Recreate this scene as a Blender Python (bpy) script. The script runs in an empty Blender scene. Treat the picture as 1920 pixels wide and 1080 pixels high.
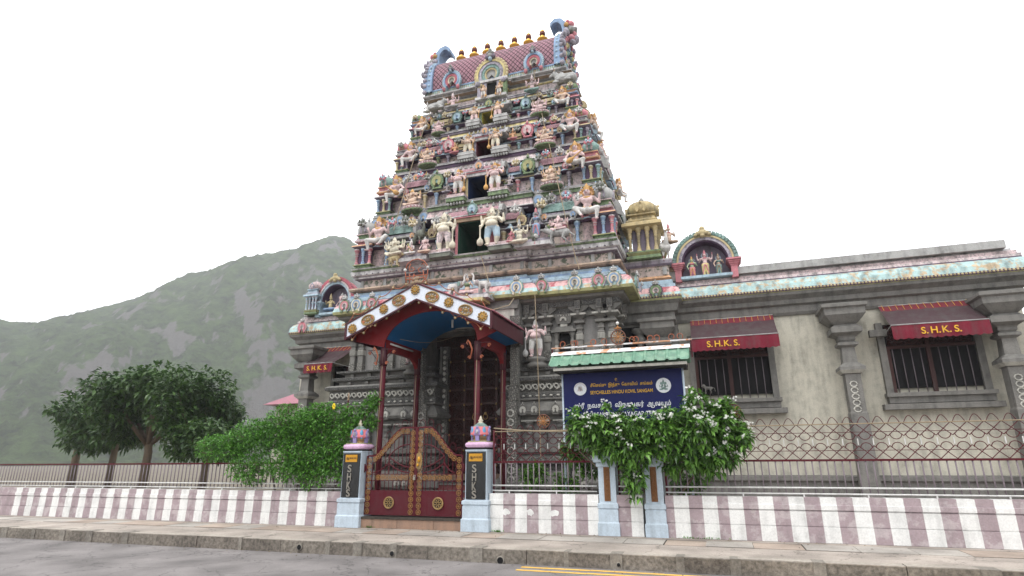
import bpy, bmesh, math, random
import numpy as np
from math import sin, cos, pi, radians as R
from mathutils import Vector, Matrix, Euler
random.seed(7)
S = bpy.context.scene
COL = S.collection

# ---------------------------------------------------------------- camera
FOC, PITCH, YAW, ROLL = 1100.0, R(16.226), R(18.91), R(-0.405)
CAM = Vector((0, 0, 1.55))
FW = Vector((-sin(YAW)*cos(PITCH), cos(YAW)*cos(PITCH), sin(PITCH)))
R0 = Vector((cos(YAW), sin(YAW), 0)); U0 = R0.cross(FW)
RT = cos(ROLL)*R0 + sin(ROLL)*U0; UP = -sin(ROLL)*R0 + cos(ROLL)*U0
cd = bpy.data.cameras.new("camera"); cam = bpy.data.objects.new("camera", cd); COL.objects.link(cam)
M3 = Matrix((RT, UP, -FW)).transposed()
cam.matrix_world = Matrix.Translation(CAM) @ M3.to_4x4()
cd.sensor_fit = 'HORIZONTAL'; cd.sensor_width = 36; cd.lens = 36*FOC/1920; cd.clip_start = .1; cd.clip_end = 6000
S.camera = cam
def at(px, py, Y):
    """point at depth Y (metres from the camera's line) seen at photo pixel"""
    d = FW + RT*((px-960)/FOC) - UP*((py-540)/FOC)
    p = CAM + d*(Y/d.y)
    return p

# ---------------------------------------------------------------- sky and sun
w = bpy.data.worlds.new("World"); S.world = w; w.use_nodes = True
nt = w.node_tree; nt.nodes.clear()
def wn(t, **k):
    n = nt.nodes.new(t)
    for a, b in k.items(): setattr(n, a, b)
    return n
SUN_EL, SUN_ROT = R(62), R(200)
sky = wn('ShaderNodeTexSky', sky_type='NISHITA', sun_disc=False, sun_elevation=SUN_EL, sun_rotation=SUN_ROT)
tc = wn('ShaderNodeTexCoord'); mp = wn('ShaderNodeMapping'); mp.inputs['Scale'].default_value = (1, 1, 2.6)
nz = wn('ShaderNodeTexNoise'); nz.inputs['Scale'].default_value = 1.7; nz.inputs['Detail'].default_value = 7; nz.inputs['Roughness'].default_value = .55
cr = wn('ShaderNodeValToRGB'); cr.color_ramp.elements[0].position = .32; cr.color_ramp.elements[0].color = (.86, .86, .86, 1)
cr.color_ramp.elements[1].position = .52; cr.color_ramp.elements[1].color = (1, 1, 1, 1)
mx = wn('ShaderNodeMix', data_type='RGBA'); mx.inputs[7].default_value = (15.5, 15.6, 15.8, 1)
bg = wn('ShaderNodeBackground'); bg.inputs[1].default_value = .1; out = wn('ShaderNodeOutputWorld')
L = nt.links.new
L(tc.outputs['Generated'], mp.inputs[0]); L(mp.outputs[0], nz.inputs[0]); L(nz.outputs[0], cr.inputs[0])
L(cr.outputs[0], mx.inputs[0]); L(sky.outputs[0], mx.inputs[6]); sz = wn('ShaderNodeSeparateXYZ'); L(tc.outputs['Generated'], sz.inputs[0]); mr = wn('ShaderNodeMapRange'); mr.inputs[1].default_value = 0; mr.inputs[2].default_value = 1; mr.inputs[3].default_value = .72; mr.inputs[4].default_value = 1.75; L(sz.outputs[2], mr.inputs[0])
gr_ = wn('ShaderNodeVectorMath', operation='SCALE'); L(mx.outputs[2], gr_.inputs[0]); L(mr.outputs[0], gr_.inputs[3]); L(gr_.outputs[0], bg.inputs[0]); L(bg.outputs[0], out.inputs[0])
sl = bpy.data.lights.new("sun", 'SUN'); sl.energy = 1.5; sl.angle = R(14); sl.color = (1, .97, .92)
so = bpy.data.objects.new("sun", sl); COL.objects.link(so)
sd = Vector((sin(R(-18))*cos(SUN_EL), -cos(R(-18))*cos(SUN_EL), sin(SUN_EL)))
so.rotation_euler = sd.to_track_quat('Z', 'Y').to_euler(); so.location = (0, 0, 30)
sky.sun_rotation = math.atan2(sd.x, sd.y)
S.view_settings.view_transform = 'Standard'; S.view_settings.look = 'None'; S.view_settings.exposure = 0.0; S.view_settings.gamma = 1
S.render.engine = 'CYCLES'; S.cycles.max_bounces = 6; S.cycles.volume_bounces = 2

# ---------------------------------------------------------------- materials
MATS = {}
def weather_group():
    g = bpy.data.node_groups.new("weathering", 'ShaderNodeTree')
    I = g.interface
    I.new_socket('Color', in_out='INPUT', socket_type='NodeSocketColor')
    s = I.new_socket('Dirt', in_out='INPUT', socket_type='NodeSocketFloat'); s.default_value = .5
    I.new_socket('Color', in_out='OUTPUT', socket_type='NodeSocketColor')
    I.new_socket('Height', in_out='OUTPUT', socket_type='NodeSocketFloat')
    N = g.nodes.new; l = g.links.new
    gi = N('NodeGroupInput'); go = N('NodeGroupOutput'); geo = N('ShaderNodeNewGeometry')
    m1 = N('ShaderNodeMapping'); m1.inputs['Scale'].default_value = (7, 7, 1.1); l(geo.outputs['Position'], m1.inputs[0])
    n1 = N('ShaderNodeTexNoise'); n1.inputs['Scale'].default_value = 1; n1.inputs['Detail'].default_value = 5; l(m1.outputs[0], n1.inputs[0])
    n2 = N('ShaderNodeTexNoise'); n2.inputs['Scale'].default_value = 3.2; n2.inputs['Detail'].default_value = 8; n2.inputs['Roughness'].default_value = .7; l(geo.outputs['Position'], n2.inputs[0])
    n3 = N('ShaderNodeTexNoise'); n3.inputs['Scale'].default_value = 34; n3.inputs['Detail'].default_value = 4; l(geo.outputs['Position'], n3.inputs[0])
    a = N('ShaderNodeMath'); a.operation = 'MULTIPLY'; l(n1.outputs[0], a.inputs[0]); l(n2.outputs[0], a.inputs[1])
    rp = N('ShaderNodeMapRange'); rp.inputs[1].default_value = .20; rp.inputs[2].default_value = .42; l(a.outputs[0], rp.inputs[0])
    sx = N('ShaderNodeSeparateXYZ'); l(geo.outputs['Normal'], sx.inputs[0])
    up = N('ShaderNodeMapRange'); up.inputs[1].default_value = .35; up.inputs[2].default_value = .95; up.inputs[4].default_value = .75; l(sx.outputs[2], up.inputs[0])
    um = N('ShaderNodeMath'); um.operation = 'MULTIPLY'; l(up.outputs[0], um.inputs[0]); l(n2.outputs[0], um.inputs[1])
    ad = N('ShaderNodeMath'); ad.operation = 'ADD'; ad.use_clamp = True; l(rp.outputs[0], ad.inputs[0]); l(um.outputs[0], ad.inputs[1])
    dm = N('ShaderNodeMath'); dm.operation = 'MULTIPLY'; dm.use_clamp = True; l(ad.outputs[0], dm.inputs[0]); l(gi.outputs['Dirt'], dm.inputs[1])
    mi = N('ShaderNodeMix'); mi.data_type = 'RGBA'; mi.inputs[7].default_value = (.075, .075, .07, 1)
    l(dm.outputs[0], mi.inputs[0]); l(gi.outputs['Color'], mi.inputs[6])
    v = N('ShaderNodeMapRange'); v.inputs[1].default_value = .25; v.inputs[2].default_value = .75; v.inputs[3].default_value = .88; v.inputs[4].default_value = 1.1; l(n3.outputs[0], v.inputs[0])
    vm = N('ShaderNodeVectorMath'); vm.operation = 'SCALE'; l(mi.outputs[2], vm.inputs[0]); l(v.outputs[0], vm.inputs[3])
    l(vm.outputs[0], go.inputs[0]); l(n3.outputs[0], go.inputs[1])
    return g
WG = weather_group()
def mat(name, col, rough=.8, dirt=.6, bump=.25, metal=0, kind=None, col2=None, scale=10.0, spec=.3):
    """painted / stone surface, optional procedural pattern between two colours"""
    if name in MATS: return MATS[name]
    m = bpy.data.materials.new(name); MATS[name] = m; m.use_nodes = True
    t = m.node_tree; b = t.nodes['Principled BSDF']; N = t.nodes.new; l = t.links.new
    b.inputs['Roughness'].default_value = rough; b.inputs['Metallic'].default_value = metal; b.inputs['Specular IOR Level'].default_value = spec
    g = N('ShaderNodeGroup'); g.node_tree = WG; g.inputs['Color'].default_value = (*col, 1); g.inputs['Dirt'].default_value = dirt
    l(g.outputs[0], b.inputs['Base Color'])
    bp = N('ShaderNodeBump'); bp.inputs['Strength'].default_value = bump; bp.inputs['Distance'].default_value = .02
    l(g.outputs[1], bp.inputs['Height']); l(bp.outputs[0], b.inputs['Normal'])
    if kind:
        mi = N('ShaderNodeMix'); mi.data_type = 'RGBA'; mi.inputs[6].default_value = (*col, 1); mi.inputs[7].default_value = (*col2, 1)
        l(mi.outputs[2], g.inputs['Color'])
        geo = N('ShaderNodeNewGeometry')
        if kind == 'carved':
            v = N('ShaderNodeTexVoronoi'); v.feature = 'DISTANCE_TO_EDGE'; v.inputs['Scale'].default_value = scale; l(geo.outputs['Position'], v.inputs[0])
            r = N('ShaderNodeMapRange'); r.inputs[1].default_value = .02; r.inputs[2].default_value = .22; l(v.outputs[0], r.inputs[0]); l(r.outputs[0], mi.inputs[0])
            l(r.outputs[0], bp.inputs['Height']); bp.inputs['Strength'].default_value = .8; bp.inputs['Distance'].default_value = .03
        elif kind == 'lattice':      # UV diamonds
            uv = N('ShaderNodeUVMap'); s = N('ShaderNodeSeparateXYZ'); l(uv.outputs[0], s.inputs[0]); prev = []
            for op in ('ADD', 'SUBTRACT'):
                a = N('ShaderNodeMath'); a.operation = op; l(s.outputs[0], a.inputs[0]); l(s.outputs[1], a.inputs[1])
                p = N('ShaderNodeMath'); p.operation = 'PINGPONG'; p.inputs[1].default_value = .5; 
                q = N('ShaderNodeMath'); q.operation = 'MULTIPLY'; q.inputs[1].default_value = scale; l(a.outputs[0], q.inputs[0]); l(q.outputs[0], p.inputs[0]); prev.append(p)
            mn = N('ShaderNodeMath'); mn.operation = 'MINIMUM'; l(prev[0].outputs[0], mn.inputs[0]); l(prev[1].outputs[0], mn.inputs[1])
            r = N('ShaderNodeMapRange'); r.inputs[1].default_value = .07; r.inputs[2].default_value = .12; l(mn.outputs[0], r.inputs[0]); l(r.outputs[0], mi.inputs[0])
            l(r.outputs[0], bp.inputs['Height']); bp.inputs['Strength'].default_value = .6
        elif kind == 'blotch':       # painted landscape panels, peeling paint
            v = N('ShaderNodeTexNoise'); v.inputs['Scale'].default_value = scale; v.inputs['Detail'].default_value = 6; v.inputs['Roughness'].default_value = .65; l(geo.outputs['Position'], v.inputs[0])
            r = N('ShaderNodeMapRange'); r.inputs[1].default_value = .5; r.inputs[2].default_value = .58; l(v.outputs[0], r.inputs[0]); l(r.outputs[0], mi.inputs[0])
    return m
def pc(r, g, b):   # sRGB 0-255 -> linear
    f = lambda c: ((c/255+.055)/1.055)**2.4 if c > 10 else c/255/12.92
    return (f(r), f(g), f(b))
P = {}
def paint(n, r, g, b, dirt=.6, **k):
    q = .24 if n not in ('black', 'dark', 'navy', 'plum', 'gold') and not n.startswith('door') else 0
    r, g, b = (c+(205-c)*q for c in (r, g, b)); P[n] = mat('paint_'+n, pc(r, g, b), .75, dirt, **k); return P[n]
paint('pink', 222, 172, 180); paint('rose', 196, 104, 116); paint('deeprose', 178, 72, 88); paint('blue', 118, 150, 190); paint('sky', 160, 190, 208)
paint('teal', 128, 172, 166); paint('green', 118, 148, 100); paint('olive', 150, 148, 88); paint('yellow', 222, 198, 112); paint('gold', 202, 158, 98, .55)
paint('orange', 218, 158, 108); paint('lilac', 168, 162, 178); paint('purple', 104, 92, 112); paint('cream', 218, 205, 178); paint('white', 214, 212, 208)
paint('grey', 160, 160, 158); paint('plum', 92, 72, 96); paint('navy', 48, 62, 98); paint('khaki', 190, 170, 118); paint('peach', 222, 186, 160, .7)
paint('pinkskin', 226, 190, 190, .7); paint('creamskin', 222, 212, 186, .55); paint('whiteskin', 214, 210, 206, .7); paint('greyskin', 140, 140, 138)
paint('greenskin', 170, 195, 150); paint('mossy', 92, 98, 84, .9); paint('ltpink', 226, 198, 200); paint('black', 24, 24, 26, .2); paint('dark', 44, 42, 44, .3)
paint('brown', 140, 110, 80)
def grain(n, r, g, b, r2, g2, b2, sc):
    P[n] = mat('worn_'+n, pc(r, g, b), .8, .7, kind='blotch', col2=pc(r2, g2, b2), scale=sc)
grain('lilac', 176, 170, 182, 132, 128, 140, 13); grain('pink', 208, 184, 184, 164, 152, 154, 15); grain('ltpink', 218, 202, 202, 172, 164, 166, 14); grain('yellow', 214, 198, 136, 190, 180, 150, 16); grain('teal', 138, 166, 160, 108, 136, 130, 17); grain('green', 128, 150, 112, 96, 110, 88, 15); paint('ledge', 196, 194, 194, .85); paint('ledge2', 150, 140, 156, .95)
mat('paint_scene', pc(200, 184, 176), .8, .6, kind='blotch', col2=pc(104, 112, 98), scale=6.5); P['scene'] = MATS['paint_scene']
mat('paint_redbands', pc(222, 176, 176), .6, .6, kind='blotch', col2=pc(178, 84, 96), scale=3.0, spec=.5); P['redband'] = MATS['paint_redbands']
mat('paint_aqua', pc(176, 205, 205), .7, .7, kind='blotch', col2=pc(200, 180, 150), scale=6); P['aqua'] = MATS['paint_aqua']
mat('vault_lattice', pc(62, 30, 44), .75, .5, kind='lattice', col2=pc(158, 118, 130), scale=5.6); P['lattice'] = MATS['vault_lattice']
mat('shrine_lattice', pc(110, 45, 65), .75, .4, kind='lattice', col2=pc(196, 158, 166), scale=11.); P['lattice2'] = MATS['shrine_lattice']
paint('roll', 178, 148, 122, .9)
P['stone'] = mat('temple_stone', pc(122, 120, 116), .85, .75, .4)
P['stone2'] = mat('temple_stone_wall', pc(134, 132, 130), .85, .45, .15)
P['stonelt'] = mat('temple_stone_light', pc(186, 184, 176), .85, .55, .3)
P['carved'] = mat('carved_stone', pc(88, 88, 86), .9, .4, kind='carved', col2=pc(140, 138, 132), scale=24)
P['carvedb'] = mat('carved_stone_large', pc(98, 98, 95), .9, .4, kind='carved', col2=pc(150, 147, 140), scale=17)
P['carveddk'] = mat('carved_frieze', pc(80, 80, 80), .9, .4, kind='carved', col2=pc(128, 127, 124), scale=24)
P['wood'] = mat('carved_wood', pc(34, 14, 13), .55, .2, kind='carved', col2=pc(66, 30, 27), scale=20)
P['woodf'] = mat('wood_frame', pc(56, 25, 22), .5, .2)
P['maroon'] = mat('maroon_metal', pc(80, 18, 30), .55, .2, .05, spec=.2)
P['red'] = mat('red_painted_timber', pc(118, 14, 20), .6, .15, .1)
P['dkmaroon'] = mat('dark_maroon_paint', pc(70, 26, 36), .55, .25, .05)
P['bluec'] = mat('blue_ceiling', pc(18, 92, 146), .6, .1, .05)
P['brass'] = mat('brass', pc(158, 130, 84), .45, .45, .2, metal=.35)
P['goldm'] = mat('gilded_metal', pc(216, 168, 78), .3, .15, .05, metal=.6)
P['bronze'] = mat('dark_bronze', pc(96, 50, 40), .35, .2, .05, metal=.4)
P['iron'] = mat('rusted_iron', pc(164, 92, 64), .6, .4, .2)
P['board'] = mat('white_gable_board', pc(214, 220, 232), .45, .12, .03, spec=.5)
P['pillar'] = mat('blue_grey_plaster', pc(182, 196, 208), .75, .3, .06)
P['wallw'] = mat('white_wall_paint', pc(224, 224, 222), .8, .3, .08)
P['wallp'] = mat('mauve_wall_paint', pc(162, 146, 150), .8, .3, bump=.08, kind='blotch', col2=pc(180, 168, 170), scale=4)
P['bars'] = mat('mauve_fence_metal', pc(122, 112, 118), .5, .2, .05)
P['rail'] = mat('white_fence_rail', pc(208, 208, 206), .5, .3, .05)
P['wing'] = mat('cream_wall', pc(190, 186, 172), .85, .5, .1)
P['granite'] = mat('black_granite', pc(22, 24, 26), .25, .05, .02, spec=.6)
P['steel'] = mat('letter_steel', pc(170, 165, 155), .3, .3, .05, metal=.8)
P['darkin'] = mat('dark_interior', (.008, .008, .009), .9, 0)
P['cloth'] = mat('maroon_awning_cloth', pc(110, 22, 42), .8, .5, .3)
P['clothdk'] = mat('faded_awning_cloth', pc(66, 44, 50), .85, .5, .3)
P['letter'] = mat('gold_lettering', pc(226, 176, 50), .6, .3, .05)
P['signblue'] = mat('sign_blue', pc(16, 24, 80), .5, .05, .02, spec=.2)
P['white'] = P['white']; P['signw'] = mat('sign_white_letters', pc(222, 224, 228), .5, .1, .02)
P['roofgreen'] = mat('green_roof_sheet', pc(98, 140, 118), .5, .35, .1, kind='blotch', col2=pc(120, 156, 132), scale=6)
P['flash'] = mat('rusty_flashing', pc(222, 222, 224), .45, .1, .05, kind='blotch', col2=pc(198, 146, 112), scale=4.5)
P['rope'] = mat('weathered_rope', pc(150, 135, 112), .9, .3)
P['threshold'] = mat('threshold_stone', pc(150, 122, 104), .7, .4, .2)
P['tread'] = mat('red_step_tile', pc(118, 62, 62), .5, .3, .1)

# ---------------------------------------------------------------- mesh helper
class MB:
    def __init__(s): s.v = []; s.f = []; s.m = []; s.uv = {}; s.sm = []
    def add(s, vs, fs, m, smooth=False, T=None):
        o = len(s.v)
        if T is not None: vs = [T @ Vector(v) for v in vs]
        s.v += [tuple(v) for v in vs]
        for f in fs: s.f.append(tuple(i+o for i in f)); s.m.append(m); s.sm.append(smooth)
    def box(s, x0, x1, y0, y1, z0, z1, m, T=None, tp=0):
        vs = [(x0, y0, z0), (x1, y0, z0), (x1, y1, z0), (x0, y1, z0), (x0+tp, y0+tp, z1), (x1-tp, y0+tp, z1), (x1-tp, y1-tp, z1), (x0+tp, y1-tp, z1)]
        s.add(vs, [(0, 3, 2, 1), (4, 5, 6, 7), (0, 1, 5, 4), (1, 2, 6, 5), (2, 3, 7, 6), (3, 0, 4, 7)], m, T=T)
    def lathe(s, pr, n, c=(0, 0, 0), m='stone', sq=False, smooth=True, T=None, sx=1, sy=1, caps=True):
        """pr: [(r,z[,mat])]; sq: square plan"""
        vs = []; ms = []
        k = 4 if sq else n; a0 = pi/4 if sq else 0; f = 2**.5 if sq else 1
        for p in pr:
            for i in range(k):
                a = a0 + 2*pi*i/k; vs.append((c[0]+p[0]*f*cos(a)*sx, c[1]+p[0]*f*sin(a)*sy, c[2]+p[1]))
        for j in range(len(pr)-1):
            mm = pr[j][2] if len(pr[j]) > 2 else m
            fs = [(j*k+i, j*k+(i+1) % k, (j+1)*k+(i+1) % k, (j+1)*k+i) for i in range(k)]
            o = len(s.v)
            if j == 0:
                s.add(vs, fs, mm, smooth and not sq, T); base = o
            else:
                for q in fs: s.f.append(tuple(i+base for i in q)); s.m.append(mm); s.sm.append(smooth and not sq)
        if caps:
            s.f.append(tuple(base+i for i in reversed(range(k)))); s.m.append(pr[0][2] if len(pr[0]) > 2 else m); s.sm.append(False)
            q = (len(pr)-1)*k; s.f.append(tuple(base+q+i for i in range(k))); s.m.append(pr[-1][2] if len(pr[-1]) > 2 else m); s.sm.append(False)
    def ell(s, c, r, m, n=10, T=None):
        if not hasattr(r, '__len__'): r = (r, r, r)
        h = max(4, n*2//3); vs = []; fs = []
        for j in range(h+1):
            t = pi*j/h
            for i in range(n): a = 2*pi*i/n; vs.append((c[0]+r[0]*sin(t)*cos(a), c[1]+r[1]*sin(t)*sin(a), c[2]-r[2]*cos(t)))
        for j in range(h):
            for i in range(n): fs.append((j*n+i, j*n+(i+1) % n, (j+1)*n+(i+1) % n, (j+1)*n+i))
        s.add(vs, fs, m, True, T)
    def tube(s, pts, r, m, n=6, T=None, closed=False, flat=None):
        pts = [Vector(p) for p in pts]; k = len(pts); vs = []; fs = []
        rr = r if hasattr(r, '__len__') else [r]*k
        nrm = None
        for i, p in enumerate(pts):
            a = pts[(i-1) % k] if (closed or i) else p; b = pts[(i+1) % k] if (closed or i < k-1) else p
            d = (b-a).normalized() if (b-a).length > 1e-9 else Vector((0, 0, 1))
            if nrm is None:
                nrm = d.orthogonal().normalized()
                if abs(d.y) < .9: nrm = d.cross(Vector((0, 1, 0))).normalized()
            nrm = (nrm - d*nrm.dot(d))
            nrm = nrm.normalized() if nrm.length > 1e-6 else d.orthogonal().normalized()
            bn = d.cross(nrm)
            for j in range(n):
                an = 2*pi*j/n + pi/n
                vs.append(p + nrm*cos(an)*rr[i] + bn*sin(an)*(rr[i] if flat is None else flat))
        for i in range(k if closed else k-1):
            q = (i+1) % k
            for j in range(n): fs.append((i*n+j, i*n+(j+1) % n, q*n+(j+1) % n, q*n+j))
        if not closed: fs.append(tuple(range(n))[::-1]); fs.append(tuple((k-1)*n+j for j in range(n)))
        s.add(vs, fs, m, n > 5, T)
    def ext(s, poly, y0, y1, m, T=None, ms=None):
        """extrude polygon in XZ (listed counter-clockwise seen from -Y) between y0 (front) and y1"""
        n = len(poly); vs = [(p[0], y0, p[1]) for p in poly]+[(p[0], y1, p[1]) for p in poly]
        s.add(vs, [tuple(range(n)), tuple(range(2*n-1, n-1, -1))], m, T=T)
        o = len(s.v)-2*n
        for i in range(n):
            j = (i+1) % n; s.f.append((o+j, o+i, o+n+i, o+n+j)); s.m.append(ms or m); s.sm.append(False)
    def band(s, inner, outer, y0, y1, m, closed=False, T=None):
        """flat ribbon between two XZ polylines, thick in y"""
        n = len(inner)
        vs = [(p[0], y0, p[1]) for p in inner]+[(p[0], y0, p[1]) for p in outer]+[(p[0], y1, p[1]) for p in inner]+[(p[0], y1, p[1]) for p in outer]
        fs = []
        for i in range(n if closed else n-1):
            j = (i+1) % n
            fs += [(i, j, n+j, n+i), (2*n+i, 3*n+i, 3*n+j, 2*n+j), (n+i, n+j, 3*n+j, 3*n+i), (i, 2*n+i, 2*n+j, j)]
        if not closed: fs += [(0, n, 3*n, 2*n), (n-1, 3*n-1, 4*n-1, 2*n-1)]
        s.add(vs, fs, m, T=T)
    def mould(s, foot, prof):
        """foot: [(x,y,nx,ny)] closed loop; prof: [(out,z,mat)] from bottom to top"""
        n = len(foot); base = len(s.v)
        for o, z, *_ in prof:
            for x, y, nx, ny in foot: s.v.append((x+o*nx, y+o*ny, z))
        for j in range(len(prof)-1):
            for i in range(n):
                k = (i+1) % n
                s.f.append((base+j*n+i, base+j*n+k, base+(j+1)*n+k, base+(j+1)*n+i)); s.m.append(prof[j][2]); s.sm.append(False)
        s.f.append(tuple(base+i for i in reversed(range(n)))); s.m.append(prof[0][2]); s.sm.append(False)
        q = (len(prof)-1)*n; s.f.append(tuple(base+q+i for i in range(n))); s.m.append(prof[-2][2]); s.sm.append(False)
    def mesh(s, name, uvf=None):
        me = bpy.data.meshes.new(name); me.from_pydata(s.v, [], s.f)
        ks = []
        for k in s.m:
            if k not in ks: ks.append(k)
        for k in ks: me.materials.append(P[k])
        ix = {k: i for i, k in enumerate(ks)}
        me.polygons.foreach_set('material_index', [ix[k] for k in s.m]); me.polygons.foreach_set('use_smooth', s.sm)
        if uvf:
            u = me.uv_layers.new(name='UVMap')
            for lp in me.loops: u.data[lp.index].uv = uvf(me.vertices[lp.vertex_index].co)
        me.update(); return me
def rectfoot(x0, x1, yf, yb): return [(x0, yf, -1, -1), (x1, yf, 1, -1), (x1, yb, 1, 1), (x0, yb, -1, 1)]
def bayfoot(c, hw, yf, yb, b, o): return [(c-hw, yf, -1, -1), (c-b, yf, -1, -1), (c-b, yf-o, -1, -1), (c+b, yf-o, 1, -1), (c+b, yf, 1, -1), (c+hw, yf, 1, -1), (c+hw, yb, 1, 1), (c-hw, yb, -1, 1)]

# ---------------------------------------------------------------- object helpers
WM = {}
def basis(loc, rot, sc): return Matrix.LocRotScale(Vector(loc), Euler(rot), Vector(sc))
def tag(o, label=None, cat=None, group=None, kind=None):
    if label: o['label'] = label
    if cat: o['category'] = cat
    if group: o['group'] = group
    if kind: o['kind'] = kind
    return o
def thing(name, loc, label, cat, group=None, rz=0, sc=1):
    o = bpy.data.objects.new(name, None); o.empty_display_size = .2; COL.objects.link(o)
    sc = sc if hasattr(sc, '__len__') else (sc, sc, sc)
    o.location = loc; o.rotation_euler = (0, 0, rz); o.scale = sc; WM[o.name] = basis(loc, (0, 0, rz), sc)
    return tag(o, label, cat, group)
def new(name, me, parent=None, loc=(0, 0, 0), rot=(0, 0, 0), sc=1, local=False, mats=None, label=None):
    """placed in world space (or local=True: in its parent's own coordinates)"""
    if isinstance(me, MB): me = me.mesh(name)
    o = bpy.data.objects.new(name, me); COL.objects.link(o)
    sc = sc if hasattr(sc, '__len__') else (sc, sc, sc)
    o.location = loc; o.rotation_euler = rot; o.scale = sc; b = basis(loc, rot, sc)
    if parent is not None:
        o.parent = parent; pm = WM[parent.name]
        if local: WM[o.name] = pm @ b
        else: o.matrix_parent_inverse = pm.inverted(); WM[o.name] = b
    else: WM[o.name] = b
    if label: o['label'] = label
    if mats:
        for k, v in mats.items():
            for i, ms in enumerate(me.materials):
                if ms == P[k]: o.material_slots[i].link = 'OBJECT'; o.material_slots[i].material = P[v]
    return o
def struct(name, mb): o = new(name, mb); o['kind'] = 'structure'; return o
# ================================================================ SETTING: road, kerb, pavement, ground, hills
def ground_mat(name, c1, c2, sc, rough=.9, bump=.4, crack=False, patch=None):
    m = bpy.data.materials.new(name); m.use_nodes = True; t = m.node_tree; b = t.nodes['Principled BSDF']; N = t.nodes.new; l = t.links.new
    geo = N('ShaderNodeNewGeometry'); n = N('ShaderNodeTexNoise'); n.inputs['Scale'].default_value = sc; n.inputs['Detail'].default_value = 6; n.inputs['Roughness'].default_value = .7
    l(geo.outputs['Position'], n.inputs[0]); r = N('ShaderNodeMapRange'); r.inputs[1].default_value = .35; r.inputs[2].default_value = .65; l(n.outputs[0], r.inputs[0])
    mi = N('ShaderNodeMix'); mi.data_type = 'RGBA'; mi.inputs[6].default_value = (*c1, 1); mi.inputs[7].default_value = (*c2, 1); l(r.outputs[0], mi.inputs[0])
    n2 = N('ShaderNodeTexNoise'); n2.inputs['Scale'].default_value = 1.1; n2.inputs['Detail'].default_value = 5; l(geo.outputs['Position'], n2.inputs[0])
    v = N('ShaderNodeMapRange'); v.inputs[1].default_value = .3; v.inputs[2].default_value = .7; v.inputs[3].default_value = .66; v.inputs[4].default_value = 1.22; l(n2.outputs[0], v.inputs[0])
    vm = N('ShaderNodeVectorMath'); vm.operation = 'SCALE'; l(mi.outputs[2], vm.inputs[0]); l(v.outputs[0], vm.inputs[3]); src = vm.outputs[0]
    if crack:
        vo = N('ShaderNodeTexVoronoi'); vo.feature = 'DISTANCE_TO_EDGE'; vo.inputs['Scale'].default_value = .9
        nd = N('ShaderNodeTexNoise'); nd.inputs['Scale'].default_value = 5; nd.inputs['Detail'].default_value = 4; l(geo.outputs['Position'], nd.inputs[0])
        vs = N('ShaderNodeVectorMath'); vs.operation = 'SCALE'; vs.inputs[3].default_value = .35; l(nd.outputs[1], vs.inputs[0])
        va = N('ShaderNodeVectorMath'); l(geo.outputs['Position'], va.inputs[0]); l(vs.outputs[0], va.inputs[1]); l(va.outputs[0], vo.inputs[0])
        k = N('ShaderNodeMapRange'); k.inputs[1].default_value = .0; k.inputs[2].default_value = .012; k.inputs[3].default_value = .45; l(vo.outputs[0], k.inputs[0])
        v2 = N('ShaderNodeVectorMath'); v2.operation = 'SCALE'; l(src, v2.inputs[0]); l(k.outputs[0], v2.inputs[3]); src = v2.outputs[0]
    l(src, b.inputs['Base Color']); b.inputs['Roughness'].default_value = rough; b.inputs['Specular IOR Level'].default_value = .25
    n3 = N('ShaderNodeTexNoise'); n3.inputs['Scale'].default_value = 90; n3.inputs['Detail'].default_value = 3; l(geo.outputs['Position'], n3.inputs[0])
    bp = N('ShaderNodeBump'); bp.inputs['Strength'].default_value = bump; bp.inputs['Distance'].default_value = .01; l(n3.outputs[0], bp.inputs['Height']); l(bp.outputs[0], b.inputs['Normal'])
    return m
P['asphalt'] = ground_mat('asphalt', pc(104, 101, 101), pc(130, 125, 123), 70, crack=True)
P['agg'] = ground_mat('pavement_aggregate', pc(142, 134, 126), pc(168, 158, 149), 45, crack=True)
P['flagA'] = ground_mat('flagstone_grey', pc(150, 145, 138), pc(168, 162, 155), 25)
P['flagB'] = ground_mat('flagstone_brown', pc(150, 136, 124), pc(166, 152, 140), 25)
P['kerb'] = ground_mat('kerb_stone', pc(92, 87, 80), pc(146, 138, 128), 14, bump=.8)
P['kerb2'] = ground_mat('kerb_patch_cement', pc(112, 107, 100), pc(146, 140, 131), 18, bump=.6)
P['kerb3'] = ground_mat('kerb_dark_stone', pc(84, 79, 73), pc(134, 126, 117), 16, bump=.8)
P['kerbtop'] = ground_mat('kerb_worn_top', pc(140, 133, 124), pc(168, 160, 150), 14)
P['earth'] = ground_mat('bare_ground', pc(96, 90, 80), pc(120, 112, 98), 3)
P['joint'] = ground_mat('dark_joint', pc(52, 48, 44), pc(70, 64, 58), 20)
P['yel'] = mat('yellow_road_paint', pc(232, 186, 84), .8, .25, kind='blotch', col2=pc(220, 170, 76), scale=30)
RZ = -.24
m = MB(); m.add([(-640, -55, -.55), (600, -55, -.55), (600, 13.12, -.55), (-640, 13.12, -.55)], [(0, 1, 2, 3)], 'earth')
m.add([(-640, 13.12, -.6), (600, 13.12, -.6), (600, 13.12, .05), (-640, 13.12, .05), (600, 700, .05), (-640, 700, .05)], [(0, 1, 2, 3), (3, 2, 4, 5)], 'earth'); struct('ground', m)
m = MB(); m.box(-80, 60, 1.0, 10.72, RZ-.25, RZ, 'asphalt'); struct('road', m)
m = MB(); m.box(-80, 60, 10.98, 13.12, -.5, -.004, 'agg'); o = struct('pavement', m)
m = MB(); x = -40.
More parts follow.
